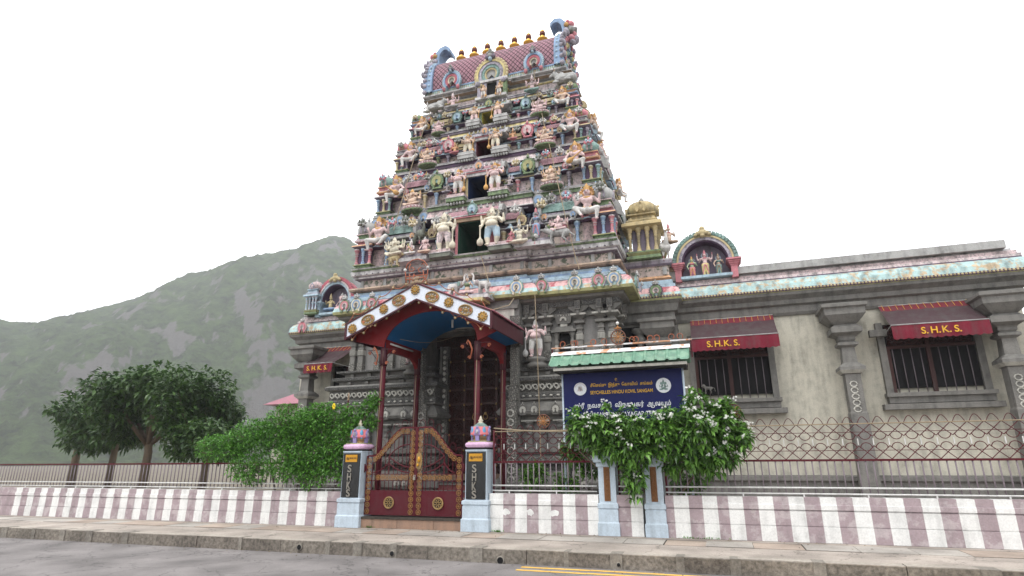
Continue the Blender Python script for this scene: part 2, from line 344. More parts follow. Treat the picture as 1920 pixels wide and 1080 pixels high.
while x < 30:
    wd = random.uniform(.72, .95); c = random.choice(['flagA', 'flagA', 'flagB']); z = random.uniform(.0, .009)
    m.box(x+.006, x+wd-.006, 12.03+random.uniform(-.015, .015), 12.72+random.uniform(0, .03), -.06, z, c, T=Matrix.Rotation(random.uniform(-.0008, .0008), 4, 'Z'))
    x += wd
m.box(-40, 30, 12.02, 12.8, -.08, -.0005, 'joint'); struct('pavement_flagstones', m)
m = MB(); x = -40.; k = 0
while x < 30:
    wd = random.uniform(.7, 1.25)
    c = random.choice(['kerb', 'kerb', 'kerb3']); dz = random.uniform(-.006, .006)
    m.box(x, x+wd-.012, 10.72+random.uniform(-.01, .01), 10.98, -.6, -.014+dz, c); m.box(x, x+wd-.012, 10.725, 10.985, -.0138+dz, .0+dz, 'kerbtop')
    if random.random() < .6: q = random.uniform(.06, .22); m.box(x+wd-q, x+wd+random.uniform(.0, .05), 10.7, 10.99, -.6, .004+dz*.4, 'kerb2')
    x += wd
struct('kerb', m)
for px, py, s in ((735, 1038, .045), (938, 1051, .06), (1160, 1059, .03), (561, 1026, .05)):
    p = at(px, py, 10.69); m = MB(); m.lathe([(s*1.25, 0, 'kerb2'), (s*1.25, .02, 'kerb2'), (s, .021, 'kerb2'), (s*.98, .022, 'darkin'), (s*.9, .023, 'darkin')], 14, T=Matrix.Translation((p.x, 10.705, p.z)) @ Matrix.Rotation(pi/2, 4, 'X'))
    o = new('drain_hole', m); tag(o, {735: 'small round drain outlet in the kerb below the gate', 938: 'largest round drain outlet in the kerb, beside the start of the yellow lines', 1160: 'tiny drain outlet low in the kerb below the blue-grey pillar pair', 561: 'dark drain outlet in the kerb at the far left end'}[px], 'drain outlet', 'drain outlets in the kerb')
m = MB()
xs = np.arange(-3.45, 24, .6)
for y0 in (10.42, 10.14):
    for i, x in enumerate(xs):
        j = .012*sin(i*1.7+y0)
        m.add([(x, y0+j, RZ+.005), (x+.596, y0+j, RZ+.005), (x+.596, y0+.1+j, RZ+.005), (x, y0+.1+j, RZ+.005)], [(0, 1, 2, 3)], 'yel')
struct('yellow_road_lines', m)
# ---- hills
def hill_mat():
    m = bpy.data.materials.new('forested_granite'); m.use_nodes = True; t = m.node_tree; b = t.nodes['Principled BSDF']; N = t.nodes.new; l = t.links.new
    geo = N('ShaderNodeNewGeometry'); mp = N('ShaderNodeMapping'); mp.inputs['Scale'].default_value = (.026, .026, .010); l(geo.outputs['Position'], mp.inputs[0])
    n = N('ShaderNodeTexNoise'); n.inputs['Scale'].default_value = 1; n.inputs['Detail'].default_value = 9; n.inputs['Roughness'].default_value = .62; l(mp.outputs[0], n.inputs[0])
    n2 = N('ShaderNodeTexNoise'); n2.inputs['Scale'].default_value = .09; n2.inputs['Detail'].default_value = 9; n2.inputs['Roughness'].default_value = .75; l(geo.outputs['Position'], n2.inputs[0])
    sx = N('ShaderNodeSeparateXYZ'); l(geo.outputs['Normal'], sx.inputs[0])
    a = N('ShaderNodeMath'); a.operation = 'MULTIPLY_ADD'; l(sx.outputs[2], a.inputs[0]); a.inputs[1].default_value = -.75; l(n.outputs[0], a.inputs[2])
    r = N('ShaderNodeMapRange'); r.inputs[1].default_value = -.02; r.inputs[2].default_value = .03; l(a.outputs[0], r.inputs[0])
    g = N('ShaderNodeMix'); g.data_type = 'RGBA'; g.inputs[6].default_value = (.006, .014, .005, 1); g.inputs[7].default_value = (.06, .10, .03, 1); l(n2.outputs[0], g.inputs[0])
    mi = N('ShaderNodeMix'); mi.data_type = 'RGBA'; mi.inputs[7].default_value = (.115, .11, .105, 1); l(r.outputs[0], mi.inputs[0]); l(g.outputs[2], mi.inputs[6])
    l(mi.outputs[2], b.inputs['Base Color']); hr = N('ShaderNodeMapRange'); hr.inputs[1].default_value = .36; hr.inputs[2].default_value = .62; l(n2.outputs[0], hr.inputs[0]); l(hr.outputs[0], g.inputs[0]); b.inputs['Roughness'].default_value = .95; b.inputs['Specular IOR Level'].default_value = .1
    bp = N('ShaderNodeBump'); bp.inputs['Strength'].default_value = 1; bp.inputs['Distance'].default_value = 6; l(n2.outputs[0], bp.inputs['Height']); l(bp.outputs[0], b.inputs['Normal'])
    return m
P['hill'] = hill_mat()
def hills():
    nx, ny = 420, 110; m = MB(); vs = []
    prof = [(-90, 5), (-72, 7), (-60, 10), (-52, 14), (-46, 16.8), (-42, 18.3), (-40, 18.72), (-38.6, 19.3), (-37.1, 19.85), (-35.4, 19.5), (-33, 18.2), (-29, 15), (-24, 10), (-15, 6), (0, 4.5), (15, 6), (30, 7), (45, 5), (60, 3)]
    prof = [(a, b if a < -24 else min(b, 5.0)*.8) for a, b in prof]
    rs = np.random.RandomState(3); ph = rs.rand(60)*7
    def nz(a, b): return sum(sin(a*(2.1**k)+ph[k])*cos(b*(1.9**k)+ph[k+9])/(1.8**k) for k in range(6))
    for i in range(nx+1):
        az = -85+145*i/nx
        e = np.interp(az, [p[0] for p in prof], [p[1] for p in prof])
        for j in range(ny+1):
            t = j/ny; d = 300+340*t
            top = math.tan(R(e-.35))*640*.98
            s = t**.8; s = s*s*(3-2*s) if t < 1 else 1
            z = -1.5 + (top+1.5)*s + ((nz(az*.22, t*4.)*11*(.25+t)*(1-t)**.35 + nz(az*1.1, t*9)*4*(1-t)**.3)*min(1, t*5) if t < 1 else 0) + nz(az*1.3, 2)*1.1*t + rs.rand()*2.6*min(1, t*8)*(1 if nz(az*.5, t*6+3) < .35 else .15)
            vs.append((sin(R(az))*d, cos(R(az))*d, max(z, -1.5+j*.02)))
    fs = [(i*(ny+1)+j, (i+1)*(ny+1)+j, (i+1)*(ny+1)+j+1, i*(ny+1)+j+1) for i in range(nx) for j in range(ny)]
    m.add(vs, fs, 'hill', True); return m
struct('hills', hills())

# ================================================================ KIT MESHES
def arc(cx, cz, rx, rz, a0, a1, n): return [(cx+rx*cos(R(a0+(a1-a0)*i/n)), cz+rz*sin(R(a0+(a1-a0)*i/n))) for i in range(n+1)]
def kudu_big(c1, c2, c3, c4):
    """horseshoe gable with a lion mask bud on top, 1 unit wide, about 1.5 high, base at z=0"""
    m = MB(); rs = [(.5, c1, 0), (.44, c2, -.02), (.35, c3, -.045), (.24, c4, -.03), (.15, 'navy', .01)]
    for i in range(len(rs)-1):
        r0, c, y = rs[i]; r1 = rs[i+1][0]
        m.band(arc(0, .52, r1*.92, r1*1.05, -62, 242, 22), arc(0, .52, r0*.92, r0*1.05, -62, 242, 22), y-.05, .1, c)
    m.band(arc(0, .52, .001, .001, -62, 242, 22), arc(0, .52, .15, .17, -62, 242, 22), 0, .1, 'grey')
    for s in (-1, 1): m.ell((s*.24, -.02, .07), (.1, .07, .09), c2, 8); m.ell((s*.3, -.03, .12), (.06, .06, .07), c1, 8)
    for a in range(-50, 231, 20): m.ell((.49*cos(R(a)), -.02, .52+.55*sin(R(a))), .035, c1, 6)
    # mask
    m.ell((0, -.05, 1.12), (.15, .11, .14), 'grey', 10)
    for s in (-1, 1):
        m.ell((s*.12, -.1, 1.06), (.08, .07, .07), 'grey', 8); m.ell((s*.1, -.08, 1.22), (.06, .05, .06), 'white', 8); m.ell((s*.19, -.02, 1.16), (.06, .05, .08), 'grey', 8); m.ell((s*.06, -.16, 1.14), .025, 'black', 6)
    m.ell((0, -.14, 1.02), (.07, .06, .05), 'grey', 8); m.ell((0, -.04, 1.32), (.07, .06, .1), 'grey', 8); m.ell((0, -.16, 1.08), .035, 'ltpink', 6)
    return m.mesh('kudu')
def kudu_small(c1, c2, c3):
    m = MB()
    m.band(arc(0, .45, .2, .2, -65, 245, 16), arc(0, .45, .42, .45, -65, 245, 16), -.04, .1, c1)
    m.band(arc(0, .45, .1, .1, -65, 245, 16), arc(0, .45, .3, .32, -65, 245, 16), -.09, .08, c2)
    m.ext(arc(0, .45, .13, .14, 0, 340, 14), -.05, .08, c3)
    for a in range(-40, 221, 26): m.ell((.42*cos(R(a)), -.02, .45+.45*sin(R(a))), .05, c1, 6)
    m.box(-.3, .3, -.05, .1, -.02, .06, c1)
    m.ell((0, -.03, .98), (.1, .08, .1), c1, 8); m.ell((0, -.02, 1.1), (.05, .05, .09), c2, 6)
    for s in (-1, 1): m.ell((s*.1, -.05, .94), .05, 'grey', 6)
    return m.mesh('kudu')
def column_kit(c1, c2, sq=False):
    """painted pilaster, 1 high and .3 wide"""
    m = MB(); p = [(.15, 0, c2), (.15, .07, c2), (.12, .09, c1), (.12, .18, c2), (.09, .2, c1), (.08, .34, c2), (.085, .36, c1), (.09, .5, c1), (.075, .56, c2), (.12, .6, c1), (.12, .64, c1), (.08, .68, c2), (.13, .72, c1), (.13, .76, c2), (.09, .79, c1), (.17, .86, c1), (.18, .93, c2), (.18, 1, c2)]
    m.lathe(p, 10, sq=sq); return m.mesh('pilaster')
def dome_kit(c1, c2, c3, c4):
    """miniature domed roof: 1 wide, 1 high"""
    m = MB()
    m.lathe([(.5, 0, c1), (.52, .05, c2), (.44, .1, c2), (.36, .12, c3), (.36, .24, c3), (.46, .26, c1), (.46, .3, c2)], 8, sq=True)
    m.lathe([(.46, .3, c4), (.56, .4, c4), (.57, .52, c4), (.5, .66, c4), (.34, .77, c4), (.2, .82, c1), (.12, .84, c2), (.12, .85, c2), (.05, .87, 'grey'), (.09, .92, 'grey'), (.04, .97, 'grey'), (.01, 1.05, 'grey')], 8)
    for k in range(4):
        T = Matrix.Rotation(k*pi/2, 4, 'Z') @ Matrix.Translation((0, -.52, .3)) @ Matrix.Diagonal((.36, .5, .34, 1))
        m.band(arc(0, .45, .24, .24, -50, 230, 12), arc(0, .45, .5, .5, -50, 230, 12), -.05, .3, c2, T=T); m.ext(arc(0, .45, .26, .26, 0, 330, 11), -.02, .3, c3, T=T); m.ell((0, -.02, 1.0), .12, c1, 7, T=T)
    for k in range(4):
        a = pi/4+k*pi/2; m.ell((.52*cos(a), .52*sin(a), .12), (.08, .08, .09), c1, 7); m.ell((.4*cos(a), .4*sin(a), .44), (.1, .1, .16), c2, 7)
    return m.mesh('domed_roof')
def shala_kit(c1, c2, c3):
    """miniature barrel roof shrine top: 1.6 wide (x), .7 high"""
    m = MB(); n = 10
    m.box(-.8, .8, -.3, .3, 0, .08, c1); m.box(-.76, .76, -.26, .26, .08, .16, c2)
    pr = [(-.32*cos(R(a)), .18+.42*sin(R(a))) for a in np.linspace(0, 180, n+1)]
    vs = [(s*.72, p[0], p[1]) for s in (-1, 1) for p in pr]
    m.add(vs, [(i, n+1+i, n+2+i, i+1) for i in range(n)], c3, True)
    for s in (-1, 1):
        T = Matrix.Translation((s*.76, 0, .16)) @ Matrix.Rotation(pi/2, 4, 'Z')
        m.band(arc(0, .1, .2, .25, -20, 200, 12), arc(0, .1, .42, .52, -20, 200, 12), -.07, .07, c1, T=T); m.ext(arc(0, .1, .21, .26, 0, 180, 10), -.04, .04, c2, T=T); m.ell((0, 0, .66), (.08, .06, .09), c1, 7, T=T)
    for i in range(5): m.lathe([(.03, 0, c2), (.05, .04, c2), (.03, .08, c2), (.01, .13, c2)], 6, c=(-.56+.28*i, 0, .59))
    return m.mesh('barrel_roof', lambda c: (c.x*1.0, c.z*1.6))
def balls_row(n, c):
    m = MB()
    for i in range(n):
        x = (i+.5)/n-.5; m.ell((x, -.02, .0), (.36/n, .04, .035), c, 7); m.lathe([(.12/n, 0, c), (.2/n, -.03, c), (.1/n, -.055, c)], 6, c=(x, -.02, -.03))
    return m.mesh('ball_row')
COLS = [column_kit('rose', 'ltpink'), column_kit('blue', 'sky'), column_kit('khaki', 'cream'), column_kit('teal', 'sky'), column_kit('lilac', 'purple'), column_kit('green', 'olive'), column_kit('rose', 'deeprose', True)]
DOMES = [dome_kit('pink', 'lilac', 'green', 'grey'), dome_kit('orange', 'pink', 'rose', 'teal'), dome_kit('grey', 'olive', 'lilac', 'rose'), dome_kit('blue', 'lilac', 'orange', 'green')]
SHALAS = [shala_kit('grey', 'lilac', 'teal'), shala_kit('grey', 'mossy', 'lattice2'), shala_kit('sky', 'blue', 'lattice2'), shala_kit('khaki', 'brown', 'khaki')]
KB = [kudu_big('sky', 'navy', 'cream', 'pink'), kudu_big('lilac', 'rose', 'green', 'pink'), kudu_big('yellow', 'blue', 'cream', 'rose')]
KB = [kudu_big('teal', 'cream', 'blue', 'cream'), kudu_big('lilac', 'green', 'rose', 'pink'), kudu_big('yellow', 'rose', 'cream', 'blue')]
KS = [kudu_small('lilac', 'orange', 'teal'), kudu_small('grey', 'blue', 'cream'), kudu_small('rose', 'pink', 'rose'), kudu_small('khaki', 'brown', 'khaki'), kudu_small('teal', 'sky', 'blue'), kudu_small('gold', 'yellow', 'orange'), kudu_small('green', 'olive', 'teal'), kudu_small('stone', 'stonelt', 'stone')]
# ================================================================ THE GATE TOWER
CX, CY = -6.68, 18.5
tower = thing('temple_tower', (CX, CY, .05), 'tall carved temple gate tower with painted tiers above grey stone walls', 'temple tower')
# (z0, half width, front y)
LV = [(7.58, 4.5, 15.8), (9.63, 4.08, 16.3), (11.42, 3.69, 16.8), (12.87, 3.31, 17.15), (14.12, 3.05, 17.5)]
def foot(hw, yf, b=1.75, o=.16): return bayfoot(CX, hw, yf, 2*CY-yf, b, o)
# ---- grey stone base in two halves left and right of the doorway, and the lintel above it
YB = 16.25
def base_half(sgn):
    x0, x1 = (CX+1.5, CX+4.12) if sgn > 0 else (CX-4.35, CX-1.62)
    f = rectfoot(x0, x1, YB, 2*CY-YB)
    pl = MB(); q = 'stone'
    pl.mould(f, [(.85, .05, q), (.85, .45, q), (.75, .5, q), (.7, .75, q), (.78, .8, q), (.78, .95, q), (.6, 1.05, q), (.55, 1.22, q), (.42, 1.28, q), (.42, 1.36, 'carved'), (.62, 1.42, 'carved'), (.6, 1.58, q), (.5, 1.66, q), (.62, 1.72, q), (.62, 1.84, q), (.3, 1.88, 'stone2'), (.3, 2.55, q), (.42, 2.57, q), (.42, 2.66, q), (.62, 2.72, q), (.66, 2.8, q), (.52, 3.0, q), (.42, 3.08, q), (.5, 3.12, q), (.5, 3.16, 'carveddk'), (.52, 3.3, q), (.44, 3.34, 'carved'), (.46, 3.60, q), (.58, 3.64, 'carveddk'), (.6, 3.72, q), (.5, 3.78, q), (.28, 3.82, q), (.28, 3.9, q), (.44, 3.94, 'carveddk'), (.46, 4.02, q), (.32, 4.05, q), (.16, 4.06, q), (.16, 4.16, q), (.36, 4.2, 'carveddk'), (.36, 4.25, q), (0, 4.27, q)])
    # recessed dark slots and little blocks in the ledges
    for z0, z1, o in ((3.82, 3.9, .28), (4.06, 4.16, .16)):
        x = x0+.1
        while x < x1-.25: pl.box(x, x+.12, YB-o-.1, YB-o+.02, z0+.001, z1-.001, q); x += .62
    x = x0-.35
    while x < x1+.4:
        pl.tube([(x+.07*cos(a)*(1-a*.09), YB-.53, 3.47+.075*sin(a)*(1-a*.09)) for a in np.linspace(-1.5, 5, 11)], .018, 'stonelt', 4); pl.tube([(x+.02, YB-.52, 3.38), (x+.09, YB-.525, 3.42), (x+.13, YB-.52, 3.54)], .014, 'stonelt', 4)
        pl.ell((x+.05, YB-.52, 3.22), (.05, .02, .03), 'stonelt', 6); pl.ell((x, YB-.63, 1.5), (.06, .03, .05), 'stone', 6)
        x += .2
    new('plinth', pl, tower)
    wl = MB(); wl.mould(f, [(0, 4.26, 'stone2'), (0, 5.46, 'stone2'), (.1, 5.48, q), (.12, 5.58, 'carveddk'), (.14, 5.72, q), (.24, 5.76, 'carveddk'), (.26, 5.9, q), (.4, 5.95, q), (.42, 6.03, q), (.4, 6.04, q)])
    new('base_wall', wl, tower)
for s_ in (-1, 1): base_half(s_)
m = MB(); m.box(CX-1.62, CX+1.5, 15.72, 20, 5.3, 6.03, 'stone2'); m.box(CX-1.3, CX+1.38, 15.64, 15.73, 5.28, 5.74, 'stonelt'); m.box(CX+.6, CX+1.38, 15.645, 15.73, 5.0, 5.28, 'stonelt'); m.box(CX-1.62, CX+1.5, 15.6, 15.72, 5.74, 5.86, 'stone'); new('lintel_wall', m, tower)
# pilasters of the grey wall
def stone_pilaster():
    m = MB(); q = 'stone'; L = 'stonelt'
    m.box(-.1, .1, -.12, .1, 0, .26, 'carvedb'); m.box(-.088, .088, -.1, .1, .26, .52, q); m.box(-.1, .1, -.125, .1, .52, .68, L)
    for i in range(5): m.box(-.09+.04*i, -.07+.04*i, -.135, -.12, .53, .67, q)
    m.lathe([(.088, .68, q), (.1, .71, q), (.07, .76, q), (.075, .8, q), (.1, .83, q), (.1, .86, q), (.08, .88, q), (.085, .93, q), (.06, .95, q), (.06, .98, q)], 8, sq=True)
    m.lathe([(.1, .98, q), (.15, 1.0, q), (.15, 1.05, q), (.1, 1.09, q), (.08, 1.1, q), (.1, 1.13, q), (.2, 1.2, q), (.2, 1.21, q), (.22, 1.215, L), (.22, 1.27, q), (.1, 1.28, q)], 12, sq=True)
    m.box(-.09, .09, -.2, .1, 1.28, 1.42, q)
    for s in (-1, 1): m.add([(s*.09, -.16, 1.29), (s*.3, -.16, 1.44), (s*.3, -.16, 1.5), (s*.09, -.16, 1.5), (s*.09, .1, 1.29), (s*.3, .1, 1.44), (s*.3, .1, 1.5), (s*.09, .1, 1.5)], [(0, 1, 2, 3), (4, 7, 6, 5), (0, 4, 5, 1), (1, 5, 6, 2), (2, 6, 7, 3)], q)
    m.box(-.04, .04, -.26, -.18, 1.22, 1.36, q); m.box(-.075, .075, -.29, -.15, 1.36, 1.62, q); m.box(-.05, .05, -.3, -.29, 1.4, 1.58, 'carveddk')
    return m.mesh('pilaster')
SPIL = stone_pilaster()
for r_ in (1.68, 2.25, 3.2, 3.82, 4.12): new('pilaster', SPIL, tower, (CX+r_-.02, YB-.05, 4.26))
for r_ in (1.9, 2.48, 2.95, 3.44, 4.05, 4.35): new('pilaster', SPIL, tower, (CX-r_+.05, YB-.05, 4.26))
for i in range(3): new('pilaster', SPIL, tower, (CX+4.12+.05, YB+.6+i*1.1, 4.26), (0, 0, pi/2))
def low_pil():
    m = MB(); q = 'stone'
    m.box(-.1, .1, -.12, .1, 0, .3, q); m.lathe([(.09, .3, q), (.11, .36, q), (.06, .4, q), (.1, .48, q), (.12, .5, q), (.12, .55, q), (.08, .58, q), (.16, .62, q), (.17, .67, q)], 10, c=(0, -.02, 0)); m.box(-.2, .2, -.18, .1, .66, .7, 'stonelt')
    return m.mesh('low_pilaster')
LP = low_pil()
for r_ in (1.72, 2.12, 2.62, 3.25, 3.9): new('low_pilaster', LP, tower, (CX+r_, YB-.32, 1.87)); new('low_pilaster', LP, tower, (CX-r_-.15, YB-.32, 1.87))
for r_ in (1.62, 1.95, 2.55, 3.2, 3.9): new('stone_kudu', KS[7], tower, (CX+r_, YB-.64, 2.70), sc=.3); new('stone_kudu', KS[7], tower, (CX-r_-.12, YB-.64, 2.70), sc=.3)
for r_ in (1.7, 1.95, 2.6, 3.3): new('stone_kudu', KS[7], tower, (CX+r_, YB-.86, .78), sc=.28); new('stone_kudu', KS[7], tower, (CX-r_-.12, YB-.86, .78), sc=.28)
# niche with its little roof
def niche(x):
    m = MB(); q = 'stone'; y = YB
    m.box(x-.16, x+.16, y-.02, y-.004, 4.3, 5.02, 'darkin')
    for s in (-1, 1): m.lathe([(.07, 0, q), (.07, .25, 'stonelt'), (.05, .3, 'stonelt'), (.06, .4, q), (.08, .5, q), (.05, .56, q), (.07, .62, q), (.1, .72, q), (.1, .76, q)], 8, c=(x+s*.24, y-.06, 4.27)); m.box(x+s*.24-.07, x+s*.24+.07, y-.0, y+.05, 4.27, 5.03, 'stone2')
    m.box(x-.36, x+.36, y-.2, y, 5.03, 5.1, q); m.box(x-.3, x+.3, y-.16, y, 5.1, 5.2, q, tp=.05); m.box(x-.1, x+.1, y-.12, y, 5.2, 5.28, 'stonelt')
    m.ext([(x-.2, 5.28), (x+.2, 5.28), (x+.27, 5.56), (x+.16, 5.5), (x-.16, 5.5), (x-.27, 5.56)], y-.14, y, q)
    m.band(arc(x, 5.38, .05, .05, -20, 200, 10), arc(x, 5.38, .1, .1, -20, 200, 10), y-.18, y-.13, 'stonelt')
    for i in range(5): m.ell((x-.16+.08*i, y-.1, 5.53), .025, 'stonelt', 6)
    return new('niche', m, tower)
niche(CX+2.72); niche(CX-2.2-.5+.0) if False else None
# ---- doorway of the ground floor
m = MB()
m.box(CX-1.62, CX-1.5, 15.7, 17.5, .05, 5.28, 'stone'); m.box(CX+1.38, CX+1.5, 15.7, 17.5, .05, 5.28, 'stone'); m.box(CX-1.5, CX+1.38, 15.75, 17.5, 5.22, 5.3, 'stone')
for a, b, z0, z1, c in ((1.14, 1.46, .85, 3.1, 'carvedb'), (1.24, 1.48, 3.1, 3.5, 'carvedb'), (1.3, 1.52, 3.5, 4.6, 'carvedb'), (1.32, 1.58, 4.62, 4.9, 'carved'), (1.36, 1.62, 4.92, 5.22, 'carved'), (1.3, 1.6, 5.24, 5.5, 'carved')):
    for s in (-1, 1):
        d = .14 if s < 0 else 0
        m.box(min(CX+s*a-d, CX+s*b-d), max(CX+s*a-d, CX+s*b-d), 15.5, 15.72, z0, z1-.01, c)
for s in (-1, 1):
    d = .14 if s < 0 else 0; z = 1.0
    while z < 3.0: m.tube([(CX+s*1.3-d+.09*cos(t), 15.49, z+.09*sin(t)) for t in np.linspace(0, 6.0, 12)], .022, 'stonelt', 5); z += .25
new('door_surround', m, tower)
for s in (-1, 1):
    m = MB(); x = CX+s*1.13; m.box(x-.11, x+.11, 16.35, 16.5, .9, 4.9, 'carved'); m.box(x+s*.11-.04, x+s*.11+.04, 16.3, 16.5, .9, 4.9, 'stone')
    z = 1.
    while z < 4.8: m.ell((x, 16.34, z), (.06, .03, .06), 'stonelt', 7); z += .17
    new('inner_door_frame', m, tower)
def leaf(x0, x1, s):
    m = MB(); y = 16.55; m.box(x0, x1, y, y+.08, .95, 4.9, 'wood'); n = 2; wd = (x1-x0)/n
    for i in range(n+1): m.box(x0+i*wd-.035 if i else x0, x0+i*wd+.035 if i < n else x1, y-.035, y, .95, 4.9, 'woodf')
    zz = np.linspace(.95, 4.9, 10)
    for z in zz: m.box(x0+.036, x1-.036, y-.03, y-.001, max(z-.03, .95), min(z+.03, 4.9), 'woodf')
    for z in zz[:-1]:
        for i in range(n):
            c = x0+(i+.5)*wd; h = z+.22; m.tube([(c+.09*cos(t), y-.01, h+.13*sin(t)) for t in np.linspace(0, 6.28, 14)], .018, 'wood', 5); m.ell((c, y-.01, h), (.04, .025, .05), 'wood', 7)
    m.box(x0+.02, x1-.02, y-.045, y-.036, .96, 1.14, 'threshold')
    o = new('door_leaf', m, tower)
    h = MB(); hx = x1-.16 if s < 0 else x0+.16
    h.tube([(hx+.07*cos(t), y-.06, 2.75+.08*sin(t)) for t in np.linspace(0, 6.28, 14)], .014, 'brass', 6); h.ell((hx, y-.05, 2.84), (.05, .03, .05), 'brass', 8); new('door_ring', h, o)
    k = MB()
    for z in zz[1:-1]:
        for i in range(n+1): k.lathe([(.012, 0), (.03, .01), (.022, .05), (.008, .07)], 7, c=(x0+.03+i*(wd-.03), y-.06, z-.06), m='brass')
    new('door_bells', k, o)
leaf(CX-1.02, CX-.01, -1); leaf(CX+.01, CX+1.02, 1)
m = MB()
for i in range(5): m.box(CX-1.45, CX+1.35, 14.35+.3*i, 16.5 if i == 4 else 16.45, .05+.17*i, .05+.17*(i+1)-.03, 'tread'); m.box(CX-1.47, CX+1.37, 14.32+.3*i, 16.5, .05+.17*(i+1)-.03, .05+.17*(i+1), 'stone')
new('entrance_steps', m, tower)
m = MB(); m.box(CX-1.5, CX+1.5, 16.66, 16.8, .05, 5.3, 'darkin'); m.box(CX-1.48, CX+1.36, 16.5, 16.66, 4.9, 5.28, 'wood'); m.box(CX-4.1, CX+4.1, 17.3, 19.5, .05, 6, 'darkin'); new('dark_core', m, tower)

# ---- painted cornice, roll moulding, painted panel band
m = MB(); F0 = bayfoot(CX, 4.3, 16.15, 2*CY-16.15, 1.6, .12)
m.mould(F0, [(.38, 6.04, 'olive'), (.52, 6.06, 'olive'), (.54, 6.15, 'aqua'), (.5, 6.28, 'redband'), (.46, 6.36, 'redband'), (.38, 6.45, 'redband'), (.28, 6.5, 'blue'), (.3, 6.51, 'sky'), (.3, 6.57, 'navy'), (.22, 6.59, 'sky'), (.22, 6.66, 'navy'), (.15, 6.68, 'blue'), (.15, 6.75, 'navy'), (.08, 6.77, 'sky'), (.08, 6.84, 'plum'), (.02, 6.85, 'plum'), (.02, 6.87, 'plum')])
new('painted_cornice', m, tower)
m = MB(); m.mould(F0, [(.08, 6.86, 'roll'), (.18, 6.89, 'roll'), (.22, 6.94, 'roll'), (.18, 7.0, 'roll'), (.08, 7.03, 'roll')]); new('roll_moulding', m, tower)
m = MB(); F1 = bayfoot(CX, 4.22, 16.2, 2*CY-16.2, 1.6, .12); m.mould(F1, [(0, 7.02, 'scene'), (0, 7.32, 'scene')])
for r_ in (-4.15, -3.3, -2.6, -1.72, -1.5, -.5, .5, 1.5, 1.72, 2.35, 3.15, 3.65, 4.15):
    y = 16.2 - (.12 if abs(r_) < 1.6 else 0)
    m.box(CX+r_-.05, CX+r_+.05, y-.04, y-.002, 7.025, 7.315, 'grey')
for i in range(5): m.box(CX+4.222, CX+4.26, 16.3+i*1.0, 16.4+i, 7.03, 7.31, 'grey')
new('painted_panel_band', m, tower)
m = MB(); m.mould(F1, [(.05, 7.3, 'purple'), (.16, 7.33, 'ledge'), (.18, 7.38, 'purple'), (.2, 7.4, 'ledge'), (.25, 7.43, 'ledge'), (.26, 7.52, 'ledge'), (.26, 7.57, 'ledge'), (-.2, 7.59, 'ledge')])
for i in range(40): m.ell((CX-4.3+i*.22, 15.95-(.12 if abs(-4.3+i*.22) < 1.6 else 0), 7.45), (.03, .03, .025), 'purple', 6)
new('upper_ledge', m, tower)
for i, px in enumerate((971, 1016, 1079, 1124, 1153)): p = at(px, 550, 15.62); new('kudu', KB[i % 2], tower, (p.x, 15.6 if px > 990 else 15.5, 6.1), sc=(.44, .44, .43))
for i, px in enumerate((646, 668, 697)): p = at(px, 588, 15.62); new('kudu', KB[(i+1) % 2], tower, (p.x, 15.6, 6.1), sc=(.46, .44, .43))
for i in range(4): new('kudu', KB[i % 2], tower, (CX+4.86, 16.3+i*1.1, 6.1), (0, 0, pi/2), sc=(.44, .44, .43))

# ---- one storey after another
BAND = ['pink', 'ltpink', 'yellow', 'yellow']; TRIM = ['green', 'plum', 'purple', 'lilac']; DOOR = ['rose', 'khaki', 'lilac', 'green']; DIN = ['teal', 'navy', 'deeprose', 'yellow']
DEEP = {}
for nm, c in (('doorgreen', (22, 66, 52)), ('doorblue', (20, 44, 84)), ('doorred', (84, 14, 34)), ('dooryellow', (150, 140, 30)), ('doorgrey', (60, 62, 78))): paint(nm, *c, dirt=.3)
DDIN = ['doorgreen', 'doorblue', 'doorred', 'dooryellow']
DPX = [((862, 902), (425, 486)), ((880, 908), (335, 378)), ((893, 916), (265, 300)), ((902, 919), (210, 237))]
KPOS = [(.24, .46, .72, .93)]
rnd = random.Random(5)
def mask(c1, c2):
    m = MB(); m.ell((0, 0, .1), (.11, .09, .11), c1, 8)
    for s in (-1, 1): m.ell((s*.1, -.05, .05), .055, c2, 6); m.ell((s*.09, -.02, .2), (.05, .04, .07), c1, 6); m.ell((s*.15, 0, .13), (.05, .05, .06), c2, 6); m.ell((s*.045, -.09, .13), .02, 'black', 5)
    m.ell((0, -.1, .06), (.05, .05, .04), c2, 6); m.ell((0, 0, .26), (.04, .04, .09), c2, 6); return m.mesh('mask_ornament')
MK = [mask('grey', 'white'), mask('khaki', 'cream'), mask('mossy', 'grey'), mask('sky', 'rose')]
m = MB(); m.lathe([(.02, 0), (.05, .03), (.055, .06), (.02, .1), (.03, .12), (.005, .17)], 7, m='grey'); HF = m.mesh('hood_finial')
